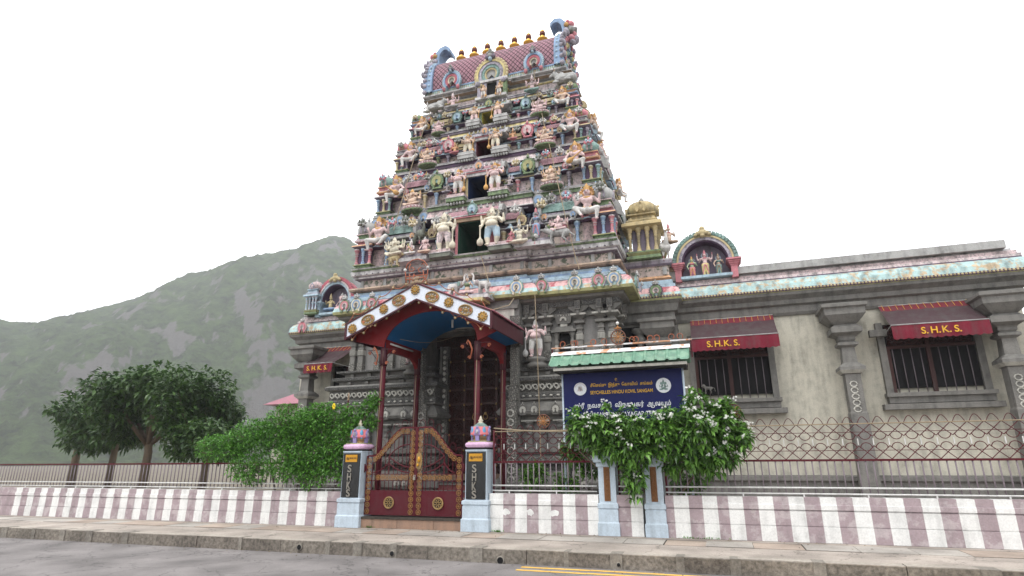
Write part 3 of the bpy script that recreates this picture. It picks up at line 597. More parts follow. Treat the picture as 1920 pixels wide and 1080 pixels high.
for L_, (z0, hw, yf) in enumerate(LV[:4]):
    z1, hw1, yf1 = LV[L_+1]; h = z1-z0; yb = 2*CY-yf
    sc = hw/4.5
    dw = (.52, .42, .35, .29)[L_]                       # half width of the doorway
    Fw = [rectfoot(CX-hw+.42, CX-dw, yf+.42, yb-.42), rectfoot(CX+dw, CX+hw-.42, yf+.42, yb-.42)]
    dz = z0+h*(.56, .5, .5, .5)[L_]
    # wall
    m = MB()
    for f in Fw: m.mould(f, [(0, z0, 'ltpink' if L_ % 2 else 'pink'), (0, z0+h*.42, 'lilac')])
    m.mould(rectfoot(CX-hw1+.42, CX+hw1-.42, yf1+.42, 2*CY-yf1-.42), [(0, dz, 'lilac'), (0, z1, 'lilac')])
    for s in (-1, 1): m.mould(rectfoot(min(CX+s*dw, CX+s*(hw1-.42)), max(CX+s*dw, CX+s*(hw1-.42)), yf1+.425, 2*CY-yf1-.425), [(0, z0+h*.4, 'lilac'), (0, dz+.01, 'lilac')])
    for k in range(12):
        r_ = -hw+.55+k*(2*hw-1.1)/11
        if abs(r_) > dw+.15: m.box(CX+r_-.16*sc, CX+r_+.16*sc, yf+.4, yf+.421, z0+h*.06, z0+h*.34, 'scene')
    new('storey_wall', m, tower)
    # base ledge
    m = MB(); m.mould(foot(hw-.12, yf+.12), [(.0, z0-.02, TRIM[L_]), (.04, z0+.03, 'ledge'), (.06, z0+.07, 'ledge'), (0, z0+.075, TRIM[L_]), (-.06, z0+.08, TRIM[L_]), (-.06, z0+.12, TRIM[L_])]); new('base_ledge', m, tower)
    # middle cornice
    m = MB(); zc = z0+h*.38
    for f in (rectfoot(CX-hw+.42, CX-dw-.32, yf+.42, yb-.42), rectfoot(CX+dw+.32, CX+hw-.42, yf+.42, yb-.42)):
        m.mould(f, [(.05, zc, 'plum'), (.2, zc+.02, ('grey', 'khaki', 'sky', 'grey')[L_]), (.24, zc+.05*sc, 'ledge'), (.14, zc+.12*sc, 'lilac'), (.05, zc+.14*sc, 'plum'), (.05, zc+.18*sc, 'lilac'), (.1, zc+.2*sc, 'ledge')])
    new('middle_cornice', m, tower)
    # upper band under the next ledge
    m = MB(); f = foot(hw1-.15, yf1+.12)
    zt = z1-h*.24
    m.mould(f, [(-.25, zt-.11*h, 'navy'), (-.25, zt, 'plum'), (.0, zt+.01, 'plum'), (.1, zt+.04, 'ledge'), (.12, zt+.06, 'white'), (.1, zt+.09, BAND[L_]), (.04, z1-h*.09, 'purple'), (.08, z1-h*.085, TRIM[L_]), (.1, z1-h*.05, 'plum'), (.04, z1-h*.045, TRIM[L_]), (.1, z1-.03, 'ledge'), (.1, z1-.01, 'ledge')])
    new('upper_band', m, tower)
    for s in (-1, 1):
        o = new('ball_row', balls_row(12, ('blue', 'sky', 'lilac', 'grey')[L_]), tower, (CX+s*hw1*.55, yf1+.33, zt-.05*h), sc=(hw1*.8, 1, sc*1.4))
    # kudus
    for j, q in enumerate((.27, .38, .49, .6, .71, .83, .94)):
        for s in (-1, 1):
            ks = KS[(L_*2+j) % 6] if L_ else (KS[0] if j % 2 else KS[1])
            o = new('kudu', ks, tower, (CX+s*hw1*q, yf1-.04, zt-.01), sc=((.46, .36, .31, .26)[L_]*(1 if j % 2 == 0 else .8),)*3)
    for j in range(3): new('kudu', KS[(L_+j) % 6], tower, (CX+hw1+.02, yf1+.5+j*.9, zt+.02), (0, 0, pi/2), sc=(.4, .34, .3, .25)[L_])
    # pilasters
    hp = h*.38-.1
    for q in (.2, .3, .42, .53, .64, .72):
        for s in (-1, 1):
            r_ = q*hw
            if r_ < dw+.12: continue
            c = COLS[(L_*3+int(q*10)) % 6]; cc = new('pilaster', c, tower, (CX+s*r_, yf+.3, z0+.1), sc=(.55*sc, .55*sc, hp))
    for q, kk, zq, sz in ((.34, 3, .43, .3), (.5, 0, .44, .24), (.78, 2, .42, .3), (.86, 4, .45, .24), (.7, 1, .43, .22)):
        for s in (-1, 1):
            if q == .34 and L_: continue
            new('niche_ornament', KS[(kk+L_) % 7], tower, (CX+s*hw*q, yf+.2, z0+h*zq), sc=sz*sc*1.25)
    for q in (.25, .47, .58, .69, .8):
        for s in (-1, 1):
            if q*hw < dw+.2: continue
            b = MB(); c1 = ('grey', 'khaki', 'sky', 'rose', 'lilac', 'green')[(int(q*10)+L_*2) % 6]; b.lathe([(.13, 0, 'plum'), (.17, .02, c1), (.17, .06, c1), (.1, .1, c1), (.1, .13, 'ledge'), (.04, .16, c1), (.06, .19, c1), (.02, .24, c1)], 8, sq=False)
            new('capital_bud', b, tower, (CX+s*hw*q, yf+.3, z0+.1+hp), sc=sc)
    for i in range(11):
        q = .24+i*.068
        for s in (-1, 1):
            if q*hw < dw+.2: continue
            new('short_pilaster', COLS[(i*2+L_) % 6], tower, (CX+s*hw1*q*1.0, yf1+.36, z0+h*.47), sc=(.45*sc, .45*sc, h*.2))
    for i, (q, kz, yy) in enumerate(((.3, .62, .1), (.49, .64, .12), (.55, .7, .1), (.66, .7, .1), (.75, .62, .05), (.8, .46, .1), (.9, .74, -.05))):
        for s in (-1, 1): new('mask_ornament', MK[(i+L_) % 4], tower, (CX+s*hw*q, yf+yy, z0+h*kz), sc=(.95, .8, .7, .6)[L_])
    # corner pavilions
    for s in (-1, 1):
        wv = .62*sc; cx_, cy_ = CX+s*(hw-.45*sc), yf+.42*sc
        pv = new('corner_pavilion', (lambda b: (b.lathe([(.52*wv, 0, 'green' if L_ in (0,) else TRIM[L_]), (.56*wv, .05, 'green' if L_ == 0 else 'ledge'), (.44*wv, .08, 'green'), (.44*wv, .13, 'green'), (.54*wv, .15, 'olive'), (.54*wv, .18, 'ledge')], 4, sq=True), b.lathe([(.36*wv, .15, 'plum'), (.36*wv, hp+.1, 'plum')], 4, sq=True), b.lathe([(.5*wv, hp+.09, 'purple'), (.64*wv, hp+.13, ('orange', 'grey', 'khaki', 'rose')[L_]), (.62*wv, hp+.17, 'pink'), (.48*wv, hp+.22, 'rose'), (.4*wv, hp+.24, 'rose'), (.4*wv, hp+.3, 'green'), (.5*wv, hp+.32, 'pink')], 4, sq=True), b)[-1])(MB()), tower, (cx_, cy_, z0+.04))
        for i in range(3):
            for fc in range(2):
                u = (-.4+.4*i)*wv; lx, ly = (u, -.42*wv) if fc == 0 else (.42*wv*1, u)
                if fc == 1 and (s < 0 or i == 0): continue
                new('column', COLS[(0, 1, 0)[i] if L_ == 0 else (i+L_) % 5], pv, (cx_+lx, cy_+ly, z0+.2), sc=(.5*sc, .5*sc, hp-.1))
        new('domed_roof', DOMES[L_], pv, (cx_, cy_-.05, z0+hp+.34), sc=(.62*sc, .62*sc, h*.46))
    # barrel roofed shrines between
    for s in (-1, 1):
        new('barrel_roof', SHALAS[(0, 1, 2, 3)[L_]], tower, (CX+s*hw*.6, yf+.42, z0+h*.49), sc=(.75*sc, .8*sc, h*.42))
        if L_: 
            new('shrine_arch', KS[(0, 6, 2, 4)[L_]], tower, (CX+s*hw*.4, yf+.14, z0+h*.44), sc=(.62*sc, .6, .66*sc*(1 if L_ < 3 else .95)), label='%s oval shrine arch beside the %s doorway' % (('', 'bright green', 'rose red', 'turquoise')[L_], ('', 'blue', 'dark red', 'yellow')[L_]))
        # side little roof next to the door guardian
        new('barrel_roof', SHALAS[(L_+1) % 4], tower, (CX+s*hw*.27, yf+.45, z0+h*.5), sc=(.34*sc, .6*sc, h*.34))
    # side face of the tower: shrines in a row
    for j in range(3):
        yy = yf+1.25+j*.95; new('barrel_roof', SHALAS[(j+L_) % 4], tower, (CX+hw-.3, yy, z0+h*.47), (0, 0, pi/2), sc=(.5*sc, .8, h*.42)); new('pilaster', COLS[(j+2) % 6], tower, (CX+hw-.3, yy, z0+.1), sc=(.55*sc, .55*sc, hp))
        new('pilaster', COLS[(j+1) % 6], tower, (CX+hw-.3, yy-.35, z0+.1), sc=(.55*sc, .55*sc, hp))
    # doorway
    m = MB(); zt = dz
    m.box(CX-dw-.09, CX-dw, yf+.0, yf+.6, z0, zt, DOOR[L_]); m.box(CX+dw, CX+dw+.09, yf, yf+.6, z0, zt, DOOR[L_])
    m.box(CX-dw-.14, CX+dw+.14, yf-.06, yf+.6, zt, zt+.12*sc, 'brown' if L_ == 0 else 'ledge'); m.box(CX-dw-.1, CX+dw+.1, yf-.1, yf+.5, zt+.12*sc, zt+.17*sc, 'rose')
    m.box(CX-dw, CX+dw, yf+.0, yf+1.5, z0-.0, z0+.05, 'ledge')
    o = new('doorway', m, tower)
    k = MB(); k.box(CX-dw+.002, CX-dw+.02, yf+.42, yf+1.5, z0, zt-.031, DDIN[L_]); k.box(CX+dw-.02, CX+dw-.002, yf+.42, yf+1.5, z0, zt-.031, DDIN[L_]); k.box(CX-dw, CX+dw, yf+1.5, yf+1.6, z0, zt, DDIN[L_]); k.box(CX-dw, CX+dw, yf+.01, yf+1.6, zt-.03, zt-.001, DDIN[L_])
    k.box(CX-dw-.0, CX-dw+.02, yf+.0, yf+.42, z0+.05, zt-.03, DDIN[L_]); k.box(CX+dw-.02, CX+dw, yf, yf+.42, z0+.05, zt-.03, DDIN[L_])
    new('door_recess', k, o)
    # canopy roof over the doorway
    m = MB(); cw = dw+.42; zz = zt+.2*sc; rr = .22*sc; n = 10
    pr = [(-rr*cos(R(a)), zz+rr*1.1*sin(R(a))) for a in np.linspace(0, 180, n+1)]
    m.box(CX-cw, CX+cw, yf-.1, yf+.45, zz-.05, zz, 'ledge')
    m.add([(CX+s*cw, yf+.15+p[0], p[1]) for s in (-1, 1) for p in pr], [(i, n+1+i, n+2+i, i+1) for i in range(n)], 'lattice2' if L_ < 2 else ('lilac', 'teal')[L_-2], True)
    for s in (-1, 1): m.band([(a, b) for a, b in arc(0, 0, .6, .6, 0, 180, 10)], arc(0, 0, 1.25, 1.35, 0, 180, 10), -.06, .06, 'grey', T=Matrix.Translation((CX+s*cw, yf+.15, zz)) @ Matrix.Rotation(pi/2, 4, 'Z') @ Matrix.Diagonal((rr, 1, rr, 1)))
    o = new('door_hood', m.mesh('door_hood', lambda c: (c.x*1.5, c.z*1.5+c.y)), tower)
    new('kudu', KS[(4, 0, 0, 6)[L_]], o, (CX, yf-.1, zz-.02), sc=.42*sc)
    if L_:
        pass
    for i in range(9): new('hood_finial', HF, o, (CX-cw+.1+i*(2*cw-.2)/8, yf+.12, zz+rr*1.08))
# plinth blocks under the guardians
for L_, (z0, hw, yf) in enumerate(LV[:4]):
    sc = hw/4.5
    for s in (-1, 1):
        r_ = (.98, .74, .62, .52)[L_]; m = MB(); w_ = .36*sc
        m.box(CX+s*r_-w_, CX+s*r_+w_, yf-.32, yf+.2, z0-.02, z0+.13, 'mossy' if L_ == 0 else 'green' if L_ == 1 else 'grey'); m.box(CX+s*r_-w_+.02, CX+s*r_+w_-.02, yf-.3, yf+.2, z0+.13, z0+.24, 'pink' if L_ < 2 else 'grey')
        m.box(CX+s*r_-w_-.02, CX+s*r_+w_+.02, yf-.34, yf+.2, z0+.11, z0+.132, 'ledge')
        if L_:
            for i in range(6): m.ell((CX+s*r_-w_+.06+i*(2*w_-.12)/5, yf-.26, z0-.08), (.045, .045, .06), 'grey', 7)
        new('statue_plinth', m, tower)
    if L_ == 0:
        for a, b in ((1.45, 2.6),):
            for s in (-1, 1): m = MB(); m.box(min(CX+s*a, CX+s*b), max(CX+s*a, CX+s*b), yf-.3, yf+.2, z0-.02, z0+.1, 'ledge'); m.box(min(CX+s*a, CX+s*b)+.04, max(CX+s*a, CX+s*b)-.04, yf-.24, yf+.2, z0+.1, z0+.2, 'ledge2'); new('statue_plinth', m, tower)

# ---- neck, eaves and vault
z0, hw, yf = LV[4]
m = MB(); m.mould(foot(hw-.12, yf+.12, .7, .12), [(0, z0-.04, 'lilac'), (.06, z0, 'ledge'), (.08, z0+.06, 'ledge'), (0, z0+.07, 'plum'), (-.08, z0+.08, 'ledge2'), (-.08, z0+.16, 'ledge2'), (-.2, z0+.17, 'ltpink'), (-.22, z0+.36, 'ltpink'), (-.22, z0+.5, 'yellow'), (-.16, z0+.51, 'yellow'), (-.16, z0+.56, 'plum'), (-.24, z0+.57, 'grey'), (-.24, z0+.66, 'grey'), (-.12, z0+.68, 'brown'), (0, z0+.72, 'ledge'), (.0, z0+.77, 'ledge')]); new('neck_wall', m, tower)
ZE = z0+.78; RX = -6.74
m = MB(); m.box(RX-2.83, RX+2.83, yf-.02, 2*CY-yf+.02, ZE, ZE+.06, 'ledge'); m.box(RX-2.78, RX+2.78, yf+.04, 2*CY-yf-.04, ZE+.06, ZE+.2, 'yellow'); m.box(RX-2.8, RX+2.8, yf, 2*CY-yf, ZE+.2, ZE+.26, 'blue')
for i in range(70): x = RX-2.76+i*.08; m.box(x, x+.05, yf+.01, yf+.05, ZE+.07, ZE+.19, 'aqua')
new('eaves', m, tower)
ZV = ZE+.26; ZR = 16.78; VD = CY-yf; n = 22
def vault_prof(n):
    out = []
    for i in range(n+1):
        t = i/n; y = VD*(1-t)**.0; a = t*pi/2
        yy = VD*(cos(a)**.72)*(1+.06*sin(2*a)); zz = ZV+(ZR-ZV)*(sin(a)**.95)
        out.append((yy, zz))
    return out
vp_ = vault_prof(n); full = [(CY-a, b) for a, b in vp_]+[(CY+a, b) for a, b in reversed(vp_[:-1])]
m = MB(); k = len(full); m.add([(RX+s*2.5, p[0], p[1]) for s in (-1, 1) for p in full], [(i, k+i, k+i+1, i+1) for i in range(k-1)], 'lattice', True)
arcl = {}; s_ = 0
for i, p in enumerate(full):
    if i: s_ += math.dist(p, full[i-1])
    arcl[(round(p[0], 3), round(p[1], 3))] = s_
me = m.mesh('vault_roof', lambda c: (c.x, arcl.get((round(c.y, 3), round(c.z, 3)), 0)*.8)); new('vault_roof', me, tower)
m = MB(); m.box(RX-2.5, RX+2.5, CY-.12, CY+.12, ZR-.05, ZR+.05, 'ledge'); m.box(RX-2.45, RX+2.45, CY-.07, CY+.07, ZR+.05, ZR+.1, 'grey'); new('ridge_beam', m, tower)
# end gables with horns
for s in (-1, 1):
    m = MB(); x0, x1 = RX+s*2.42, RX+s*2.78; xa, xb = min(x0, x1), max(x0, x1)
    N_ = len(full); cen = (CY, ZV+.5)
    outl = [(CY+(p[0]-CY)*1.1, ZV+(p[1]-ZV)*1.07-.1) for p in full]
    inn = [(CY+(p[0]-CY)*.86, ZV+(p[1]-ZV)*.86-.1) for p in full]
    vs = [(xa, *p) for p in outl]+[(xb, *p) for p in outl]+[(xa, *p) for p in inn]+[(xb, *p) for p in inn]
    fs = []
    for i in range(N_-1): fs += [(i, i+1, N_+i+1, N_+i), (2*N_+i, 3*N_+i, 3*N_+i+1, 2*N_+i+1), (i, 2*N_+i, 2*N_+i+1, i+1), (N_+i, N_+i+1, 3*N_+i+1, 3*N_+i)]
    m.add(vs, fs, 'blue')
    m.add([(RX+s*2.6, *p) for p in inn]+[(RX+s*2.6, CY, ZV)], [(i, i+1, N_) for i in range(N_-1)], 'purple')
    for j in range(10):   # rings of petals on the outer face
        for kk, (q, c, rr) in enumerate(((1.1, 'lilac', .13), (.93, 'rose', .1), (.78, 'yellow', .09), (.6, 'teal', .08), (.42, 'pink', .09))):
            i = int((j+.5)/10*(N_-1)); p = full[i]; m.ell((RX+s*(2.82-.02*kk), CY+(p[0]-CY)*q, ZV+(p[1]-ZV)*q-.05), (.07, rr, rr), c, 7)
    for j in range(0, N_, 2):
        p = outl[j]; m.ell((xb-.06 if s > 0 else xa+.06, p[0], p[1]), (.1, .09, .09), 'lilac', 7)
        for xx in (.3, .7): m.ell((xa+(xb-xa)*xx, p[0]-.0, p[1]), (.05, .05, .05), 'sky', 6)
    g = new('end_gable', m, tower)
    # horn
    h = MB(); hx = RX+s*2.62
    path = [(-.02, -.3), (.02, .15), (.06, .5), (.0, .78), (-.14, .95), (-.32, 1.0), (-.46, .9), (-.5, .76)]; wid = [.36, .24, .2, .2, .2, .18, .12, .04]
    N2 = len(path); vs = []
    for (a, b), ww in zip(path, wid):
        for dx, dy in ((-1, -1), (1, -1), (1, 1), (-1, 1)): vs.append((hx+s*(a)+ (dx*ww*.6), CY+dy*.3-(.0), ZR+b+dx*ww*.35*(-s if b > .6 else 0)))
    ring = []
    vs = []
    for i, ((a, b), ww) in enumerate(zip(path, wid)):
        a0, b0 = path[max(i-1, 0)]; a1, b1 = path[min(i+1, N2-1)]; d = Vector((a1-a0, b1-b0)).normalized(); nn = Vector((-d.y, d.x))
        for e, dy in ((-1, -1), (1, -1), (1, 1), (-1, 1)): vs.append((hx+s*(a+nn.x*e*ww*.5), CY+dy*.28, ZR-.15+b+nn.y*e*ww*.5))
    fs = [(i*4+j, i*4+(j+1) % 4, (i+1)*4+(j+1) % 4, (i+1)*4+j) for i in range(N2-1) for j in range(4)]+[(3, 2, 1, 0), (N2*4-4, N2*4-3, N2*4-2, N2*4-1)]
    h.add(vs, fs, 'blue'); new('horn', h, g)
    h = MB()
    for (dx, dy, dz, r_, c) in ((.2, -.1, .5, .17, 'greyskin'), (.28, -.16, .68, .13, 'rose'), (.16, -.2, .78, .09, 'deeprose'), (.3, -.2, .4, .13, 'greyskin'), (.34, -.1, .2, .15, 'rose'), (.3, -.3, .25, .1, 'mossy'), (.12, -.28, .6, .1, 'gold'), (.1, -.25, .35, .12, 'lilac'), (.4, 0, .55, .1, 'greyskin'), (.26, .1, .5, .2, 'mossy'), (.36, 0, .05, .2, 'lilac'), (.3, -.3, -.1, .14, 'rose'), (.36, -.35, -.35, .12, 'lilac')):
        h.ell((hx+s*dx, CY+dy, ZR+dz*.95-.05), r_, c, 8)
    new('lion_mask', h, g)
# finials (kalasam)
for i, px in enumerate((865, 889.5, 914, 939.5, 965, 991.5, 1017.5)):
    p = at(px, 120-(px-865)*.2, CY); m = MB()
    m.lathe([(.1, 0, 'goldm'), (.09, .05, 'goldm'), (.16, .11, 'goldm'), (.22, .18, 'goldm'), (.23, .23, 'goldm'), (.17, .27, 'goldm'), (.15, .3, 'goldm'), (.08, .36, 'goldm'), (.09, .4, 'goldm'), (.075, .43, 'bronze'), (.11, .47, 'bronze'), (.13, .52, 'bronze'), (.1, .57, 'bronze'), (.12, .61, 'bronze'), (.09, .66, 'goldm'), (.1, .7, 'goldm'), (.03, .76, 'goldm'), (.015, .84, 'goldm'), (.005, .92, 'goldm')], 16)
    new('roof_finial', m, tower, (p.x, CY, ZR+.16), sc=(.95, .95, .8))
# great front arches on the vault
def big_arch(w_, h_, cs):
    m = MB(); rs = np.linspace(1, .3, len(cs)+1)
    for i, c in enumerate(cs): m.band(arc(0, .42, rs[i+1]*.5*w_, rs[i+1]*.56*h_, -48, 228, 24), arc(0, .42, rs[i]*.5*w_, rs[i]*.56*h_, -48, 228, 24), -.05-.03*(i % 2), .25, c)
    m.band(arc(0, .42, .01, .01, -48, 228, 24), arc(0, .42, .16*w_, .17*h_, -48, 228, 24), .0, .2, 'greyskin')
    for a in range(-45, 226, 12): m.ell((.5*w_*cos(R(a)), -.02, .42+.56*h_*sin(R(a))), (.05*w_, .05, .07*w_), cs[0], 6)
    for dx, dz, r_, c in ((0, .62, .1, 'greyskin'), (-.1, .58, .07, 'purple'), (.1, .58, .07, 'purple'), (0, .72, .08, 'mossy'), (-.07, .7, .06, 'greyskin'), (.07, .7, .06, 'greyskin'), (0, .5, .07, 'sky'), (0, .82, .05, 'grey')): m.ell((dx*w_, -.12, .42+dz*h_), (r_*w_, .1, r_*w_), c, 8)
    for s in (-1, 1): m.ell((s*.4*w_, -.08, .06), (.1*w_, .08, .1), cs[2], 8)
    return m.mesh('vault_arch')
new('vault_arch', big_arch(1.25, 1.2, ['khaki', 'yellow', 'lilac', 'lilac', 'teal', 'teal', 'khaki']), tower, (CX-.03, yf-.1, ZE-.12))
for s in (-1, 1): new('vault_arch', big_arch(.72, .72, ['sky', 'blue', 'rose', 'deeprose', 'cream']), tower, (CX+s*1.62, yf-.12, ZE-.02))
# neck doorway
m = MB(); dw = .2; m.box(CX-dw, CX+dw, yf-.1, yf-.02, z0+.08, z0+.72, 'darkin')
for s in (-1, 1): m.box(CX+s*(dw+.05)-.05, CX+s*(dw+.05)+.05, yf-.16, yf, z0+.08, z0+.74, 'lilac'); m.box(CX+s*.5-.07, CX+s*.5+.07, yf-.14, yf, z0+.1, z0+.72, 'green' if s > 0 else 'lilac')
m.box(CX-.62, CX+.62, yf-.2, yf, z0+.74, z0+.84, 'ledge'); m.box(CX-.6, CX+.6, yf-.28, yf, z0+.0, z0+.1, 'ledge'); new('doorway', m, tower)
# ================================================================ STATUES
def seg_mesh(bm_v, bm_f, a, b, ra, rb, n=10):
    """tapered capsule"""
    a = Vector(a); b = Vector(b); d = b-a; ln = d.length
    if ln < 1e-6: d = Vector((0, 0, 1)); ln = 1e-6
    z = d.normalized(); x = z.orthogonal().normalized(); y = z.cross(x); o = len(bm_v)
    rings = [(-ra*cos(t), ra*sin(t)) for t in (.35, .8, 1.2)]+[(0, ra), (ln, rb)]+[(ln+rb*sin(t), rb*cos(t)) for t in (.4, .8, 1.2)]
    for h, r in rings:
        for i in range(n): t = 2*pi*i/n; bm_v.append(a+z*h+x*(r*cos(t))+y*(r*sin(t)))
    for j in range(len(rings)-1):
        for i in range(n): bm_f.append((o+j*n+i, o+j*n+(i+1) % n, o+(j+1)*n+(i+1) % n, o+(j+1)*n+i))
    bm_f.append(tuple(o+i for i in reversed(range(n)))); bm_f.append(tuple(o+(len(rings)-1)*n+i for i in range(n)))
def fuse(name, prims, voxel=.012, keep_all=True):
    """one continuous surface from tapered limbs and ellipsoids, painted by the nearest primitive"""
    v, f = [], []
    for p in prims:
        if p[0] == 'c': seg_mesh(v, f, p[1], p[2], p[3], p[4])
        else:
            mb = MB(); mb.ell(p[1], p[2], 'grey', 12); o = len(v); v += [Vector(q) for q in mb.v]; f += [tuple(i+o for i in q) for q in mb.f]
    me = bpy.data.meshes.new('tmp'); me.from_pydata([tuple(q) for q in v], [], f)
    ob = bpy.data.objects.new('tmp', me); COL.objects.link(ob)
    md = ob.modifiers.new('r', 'REMESH'); md.mode = 'VOXEL'; md.voxel_size = voxel
    sm = ob.modifiers.new('s', 'SMOOTH'); sm.iterations = 2; sm.factor = .5
    dg = bpy.context.evaluated_depsgraph_get(); dg.update()
    r = bpy.data.meshes.new_from_object(ob.evaluated_get(dg)); r.name = name
    bpy.data.objects.remove(ob); bpy.data.meshes.remove(me)
    n = len(r.polygons); cen = np.empty(n*3, dtype=np.float64); r.polygons.foreach_get('center', cen); cen = cen.reshape(-1, 3)
    best = np.full(n, 1e9); idx = np.zeros(n, int); ks = []
    for p in prims:
        if p[-1] not in ks: ks.append(p[-1])
    for p in prims:
        if p[0] == 'c':
            a = np.array(p[1]); b = np.array(p[2]); d = b-a; L2 = max(d@d, 1e-9); t = np.clip(((cen-a)@d)/L2, 0, 1)
            ds = np.linalg.norm(cen-a-t[:, None]*d, axis=1)-(p[3]+(p[4]-p[3])*t)
        else:
            rr = np.array(p[2] if hasattr(p[2], '__len__') else (p[2],)*3, float); q = (cen-np.array(p[1]))/rr; ds = (np.linalg.norm(q, axis=1)-1)*rr.min()
        mk = ds < best; best[mk] = ds[mk]; idx[mk] = ks.index(p[-1])
    r.materials.clear()
    for k in ks: r.materials.append(P[k])
    r.polygons.foreach_set('material_index', idx.astype(np.int32)); r.polygons.foreach_set('use_smooth', [True]*n); r.update()
    return r
def both(pr): return pr+[tuple([(-q[0], q[1], q[2]) if (hasattr(q, '__len__') and not isinstance(q, str) and len(q) == 3 and i in ((1, 2) if p[0] == 'c' else (1,))) else q for i, q in enumerate(p)]) for p in pr]
SK, CL, GD = 'peach', 'white', 'gold'
def head(z, y=-.02, r=.055, x=0, gd='gold', sk='peach', crown=.15):
    p = [('e', (x, y, z), (r*.88, r*.95, r*1.12), sk), ('c', (x, y+.02, z-r*1.6), (x, y, z-r*.6), r*.5, r*.5, sk), ('e', (x, y-r*.95, z-.004), (r*.16, r*.2, r*.24), sk),
         ('c', (x, y+.005, z+r*.75), (x, y+.005, z+r*.75+crown*.55), r*.85, r*.6, gd), ('c', (x, y+.005, z+r*.75+crown*.5), (x, y+.005, z+r*.75+crown), r*.5, r*.14, gd)]
    for s in (-1, 1): p.append(('e', (x+s*r*1.0, y, z-r*.2), (r*.22, r*.25, r*.42), gd))
    return p
def face(z, y=-.02, r=.055, x=0):
    m = MB()
    for s in (-1, 1): m.ell((x+s*r*.4, y-r*.86, z+r*.12), (r*.17, r*.1, r*.1), 'white', 7); m.ell((x+s*r*.4, y-r*.95, z+r*.12), (r*.09, r*.06, r*.09), 'black', 6); m.tube([(x+s*r*.15, y-r*.93, z+r*.3), (x+s*r*.4, y-r*.92, z+r*.4), (x+s*r*.62, y-r*.75, z+r*.3)], r*.045, 'black', 4)
    m.ell((x, y-r*.88, z-r*.45), (r*.26, r*.12, r*.08), 'deeprose', 7); return m.mesh('face_paint')
def halo_mesh(z, r, c1='gold', c2='orange', y=.05, x=0):
    m = MB(); m.lathe([(r*.98, 0, c1), (r, .012, c1), (r*.92, .03, c1), (r*.8, .03, c2), (r*.8, .022, c2), (.01, .02, c2)], 18, T=Matrix.Translation((x, y+.03, z)) @ Matrix.Rotation(pi/2, 4, 'X'))
    for a in range(0, 360, 24): m.ell((x+r*cos(R(a)), y, z+r*sin(R(a))), r*.13, c1, 6)
    return m.mesh('halo')
def hand(p, d, c, r=.018):  # palm + fingers
    p = Vector(p); d = Vector(d).normalized(); s = d.cross(Vector((0, 1, 0))); s = s.normalized() if s.length > .1 else Vector((1, 0, 0))
    o = [('e', tuple(p), (r*1.25, r*.8, r*1.25), c)]
    for k in (-1.05, -.35, .35, 1.05): a = p+s*(k*r*.8)+d*r*.6; o.append(('c', tuple(a), tuple(a+d*r*(1.9-abs(k)*.35)+Vector((0, -r*.3, 0))), r*.33, r*.26, c))
    o.append(('c', tuple(p+s*r*1.0), tuple(p+s*r*1.9+d*r*.6), r*.34, r*.26, c)); return o
def club_mesh(x, y, z0, z1, c='gold', tilt=0):
    m = MB(); n = 12; m.lathe([(.012, z0), (.05, z0+.02), (.065, z0+.07), (.06, z0+.13), (.03, z0+.18), (.018, z0+.2), (.014, (z0+z1)/2), (.016, z1), (.028, z1+.02), (.01, z1+.05)], n, c=(x, y, 0), m=c); return m.mesh('club')
# -- guardian, standing, height 1
def guardian():
    p = []
    for s in (-1, 1):
        p += [('c', (s*.085, -.02, .025), (s*.105, -.1, .018), .03, .022, SK), ('c', (s*.085, -.01, .05), (s*.1, -.015, .2), .038, .058, SK), ('c', (s*.1, -.015, .22), (s*.075, 0, .42), .06, .08, CL)]
        p += [('c', (s*.06, 0, .69), (s*.13, 0, .69), .055, .048, SK), ('e', (s*.05, -.06, .66), (.06, .045, .045), SK), ('c', (s*.08, -.015, .06), (s*.09, -.015, .075), .036, .036, GD)]
        # rear arms raised
        p += [('c', (s*.13, .02, .69), (s*.22, .03, .62), .036, .03, SK), ('c', (s*.22, .03, .62), (s*.225, 0, .74), .029, .022, SK)]+hand((s*.225, -.005, .765), (0, 0, 1), SK)
        p += [('c', (s*.2, .02, .64), (s*.208, .02, .632), .036, .036, GD)]
    p += [('e', (0, -.02, .47), (.115, .085, .07), CL), ('e', (0, -.05, .545), (.13, .11, .09), SK), ('e', (0, -.005, .64), (.115, .075, .09), SK), ('c', (-.1, -.02, .46), (.1, -.02, .46), .045, .045, GD), ('e', (0, -.06, .7), (.06, .03, .03), GD)]
    # front arms: one hand on the club, one raised before the chest
    p += [('c', (.14, -.01, .68), (.19, -.02, .57), .038, .032, SK), ('c', (.19, -.02, .57), (.15, -.12, .62), .03, .022, SK)]+hand((.145, -.135, .635), (0, -.2, 1), SK)
    p += [('c', (-.14, -.01, .68), (-.2, 0, .57), .038, .032, SK), ('c', (-.2, 0, .57), (-.21, -.07, .47), .03, .022, SK)]+hand((-.212, -.085, .45), (0, -.3, -1), SK)
    p += head(.81, r=.066, crown=.14)
    return fuse('body', p), face(.81, r=.066), halo_mesh(.84, .125), club_mesh(-.215, -.1, 0, .47)
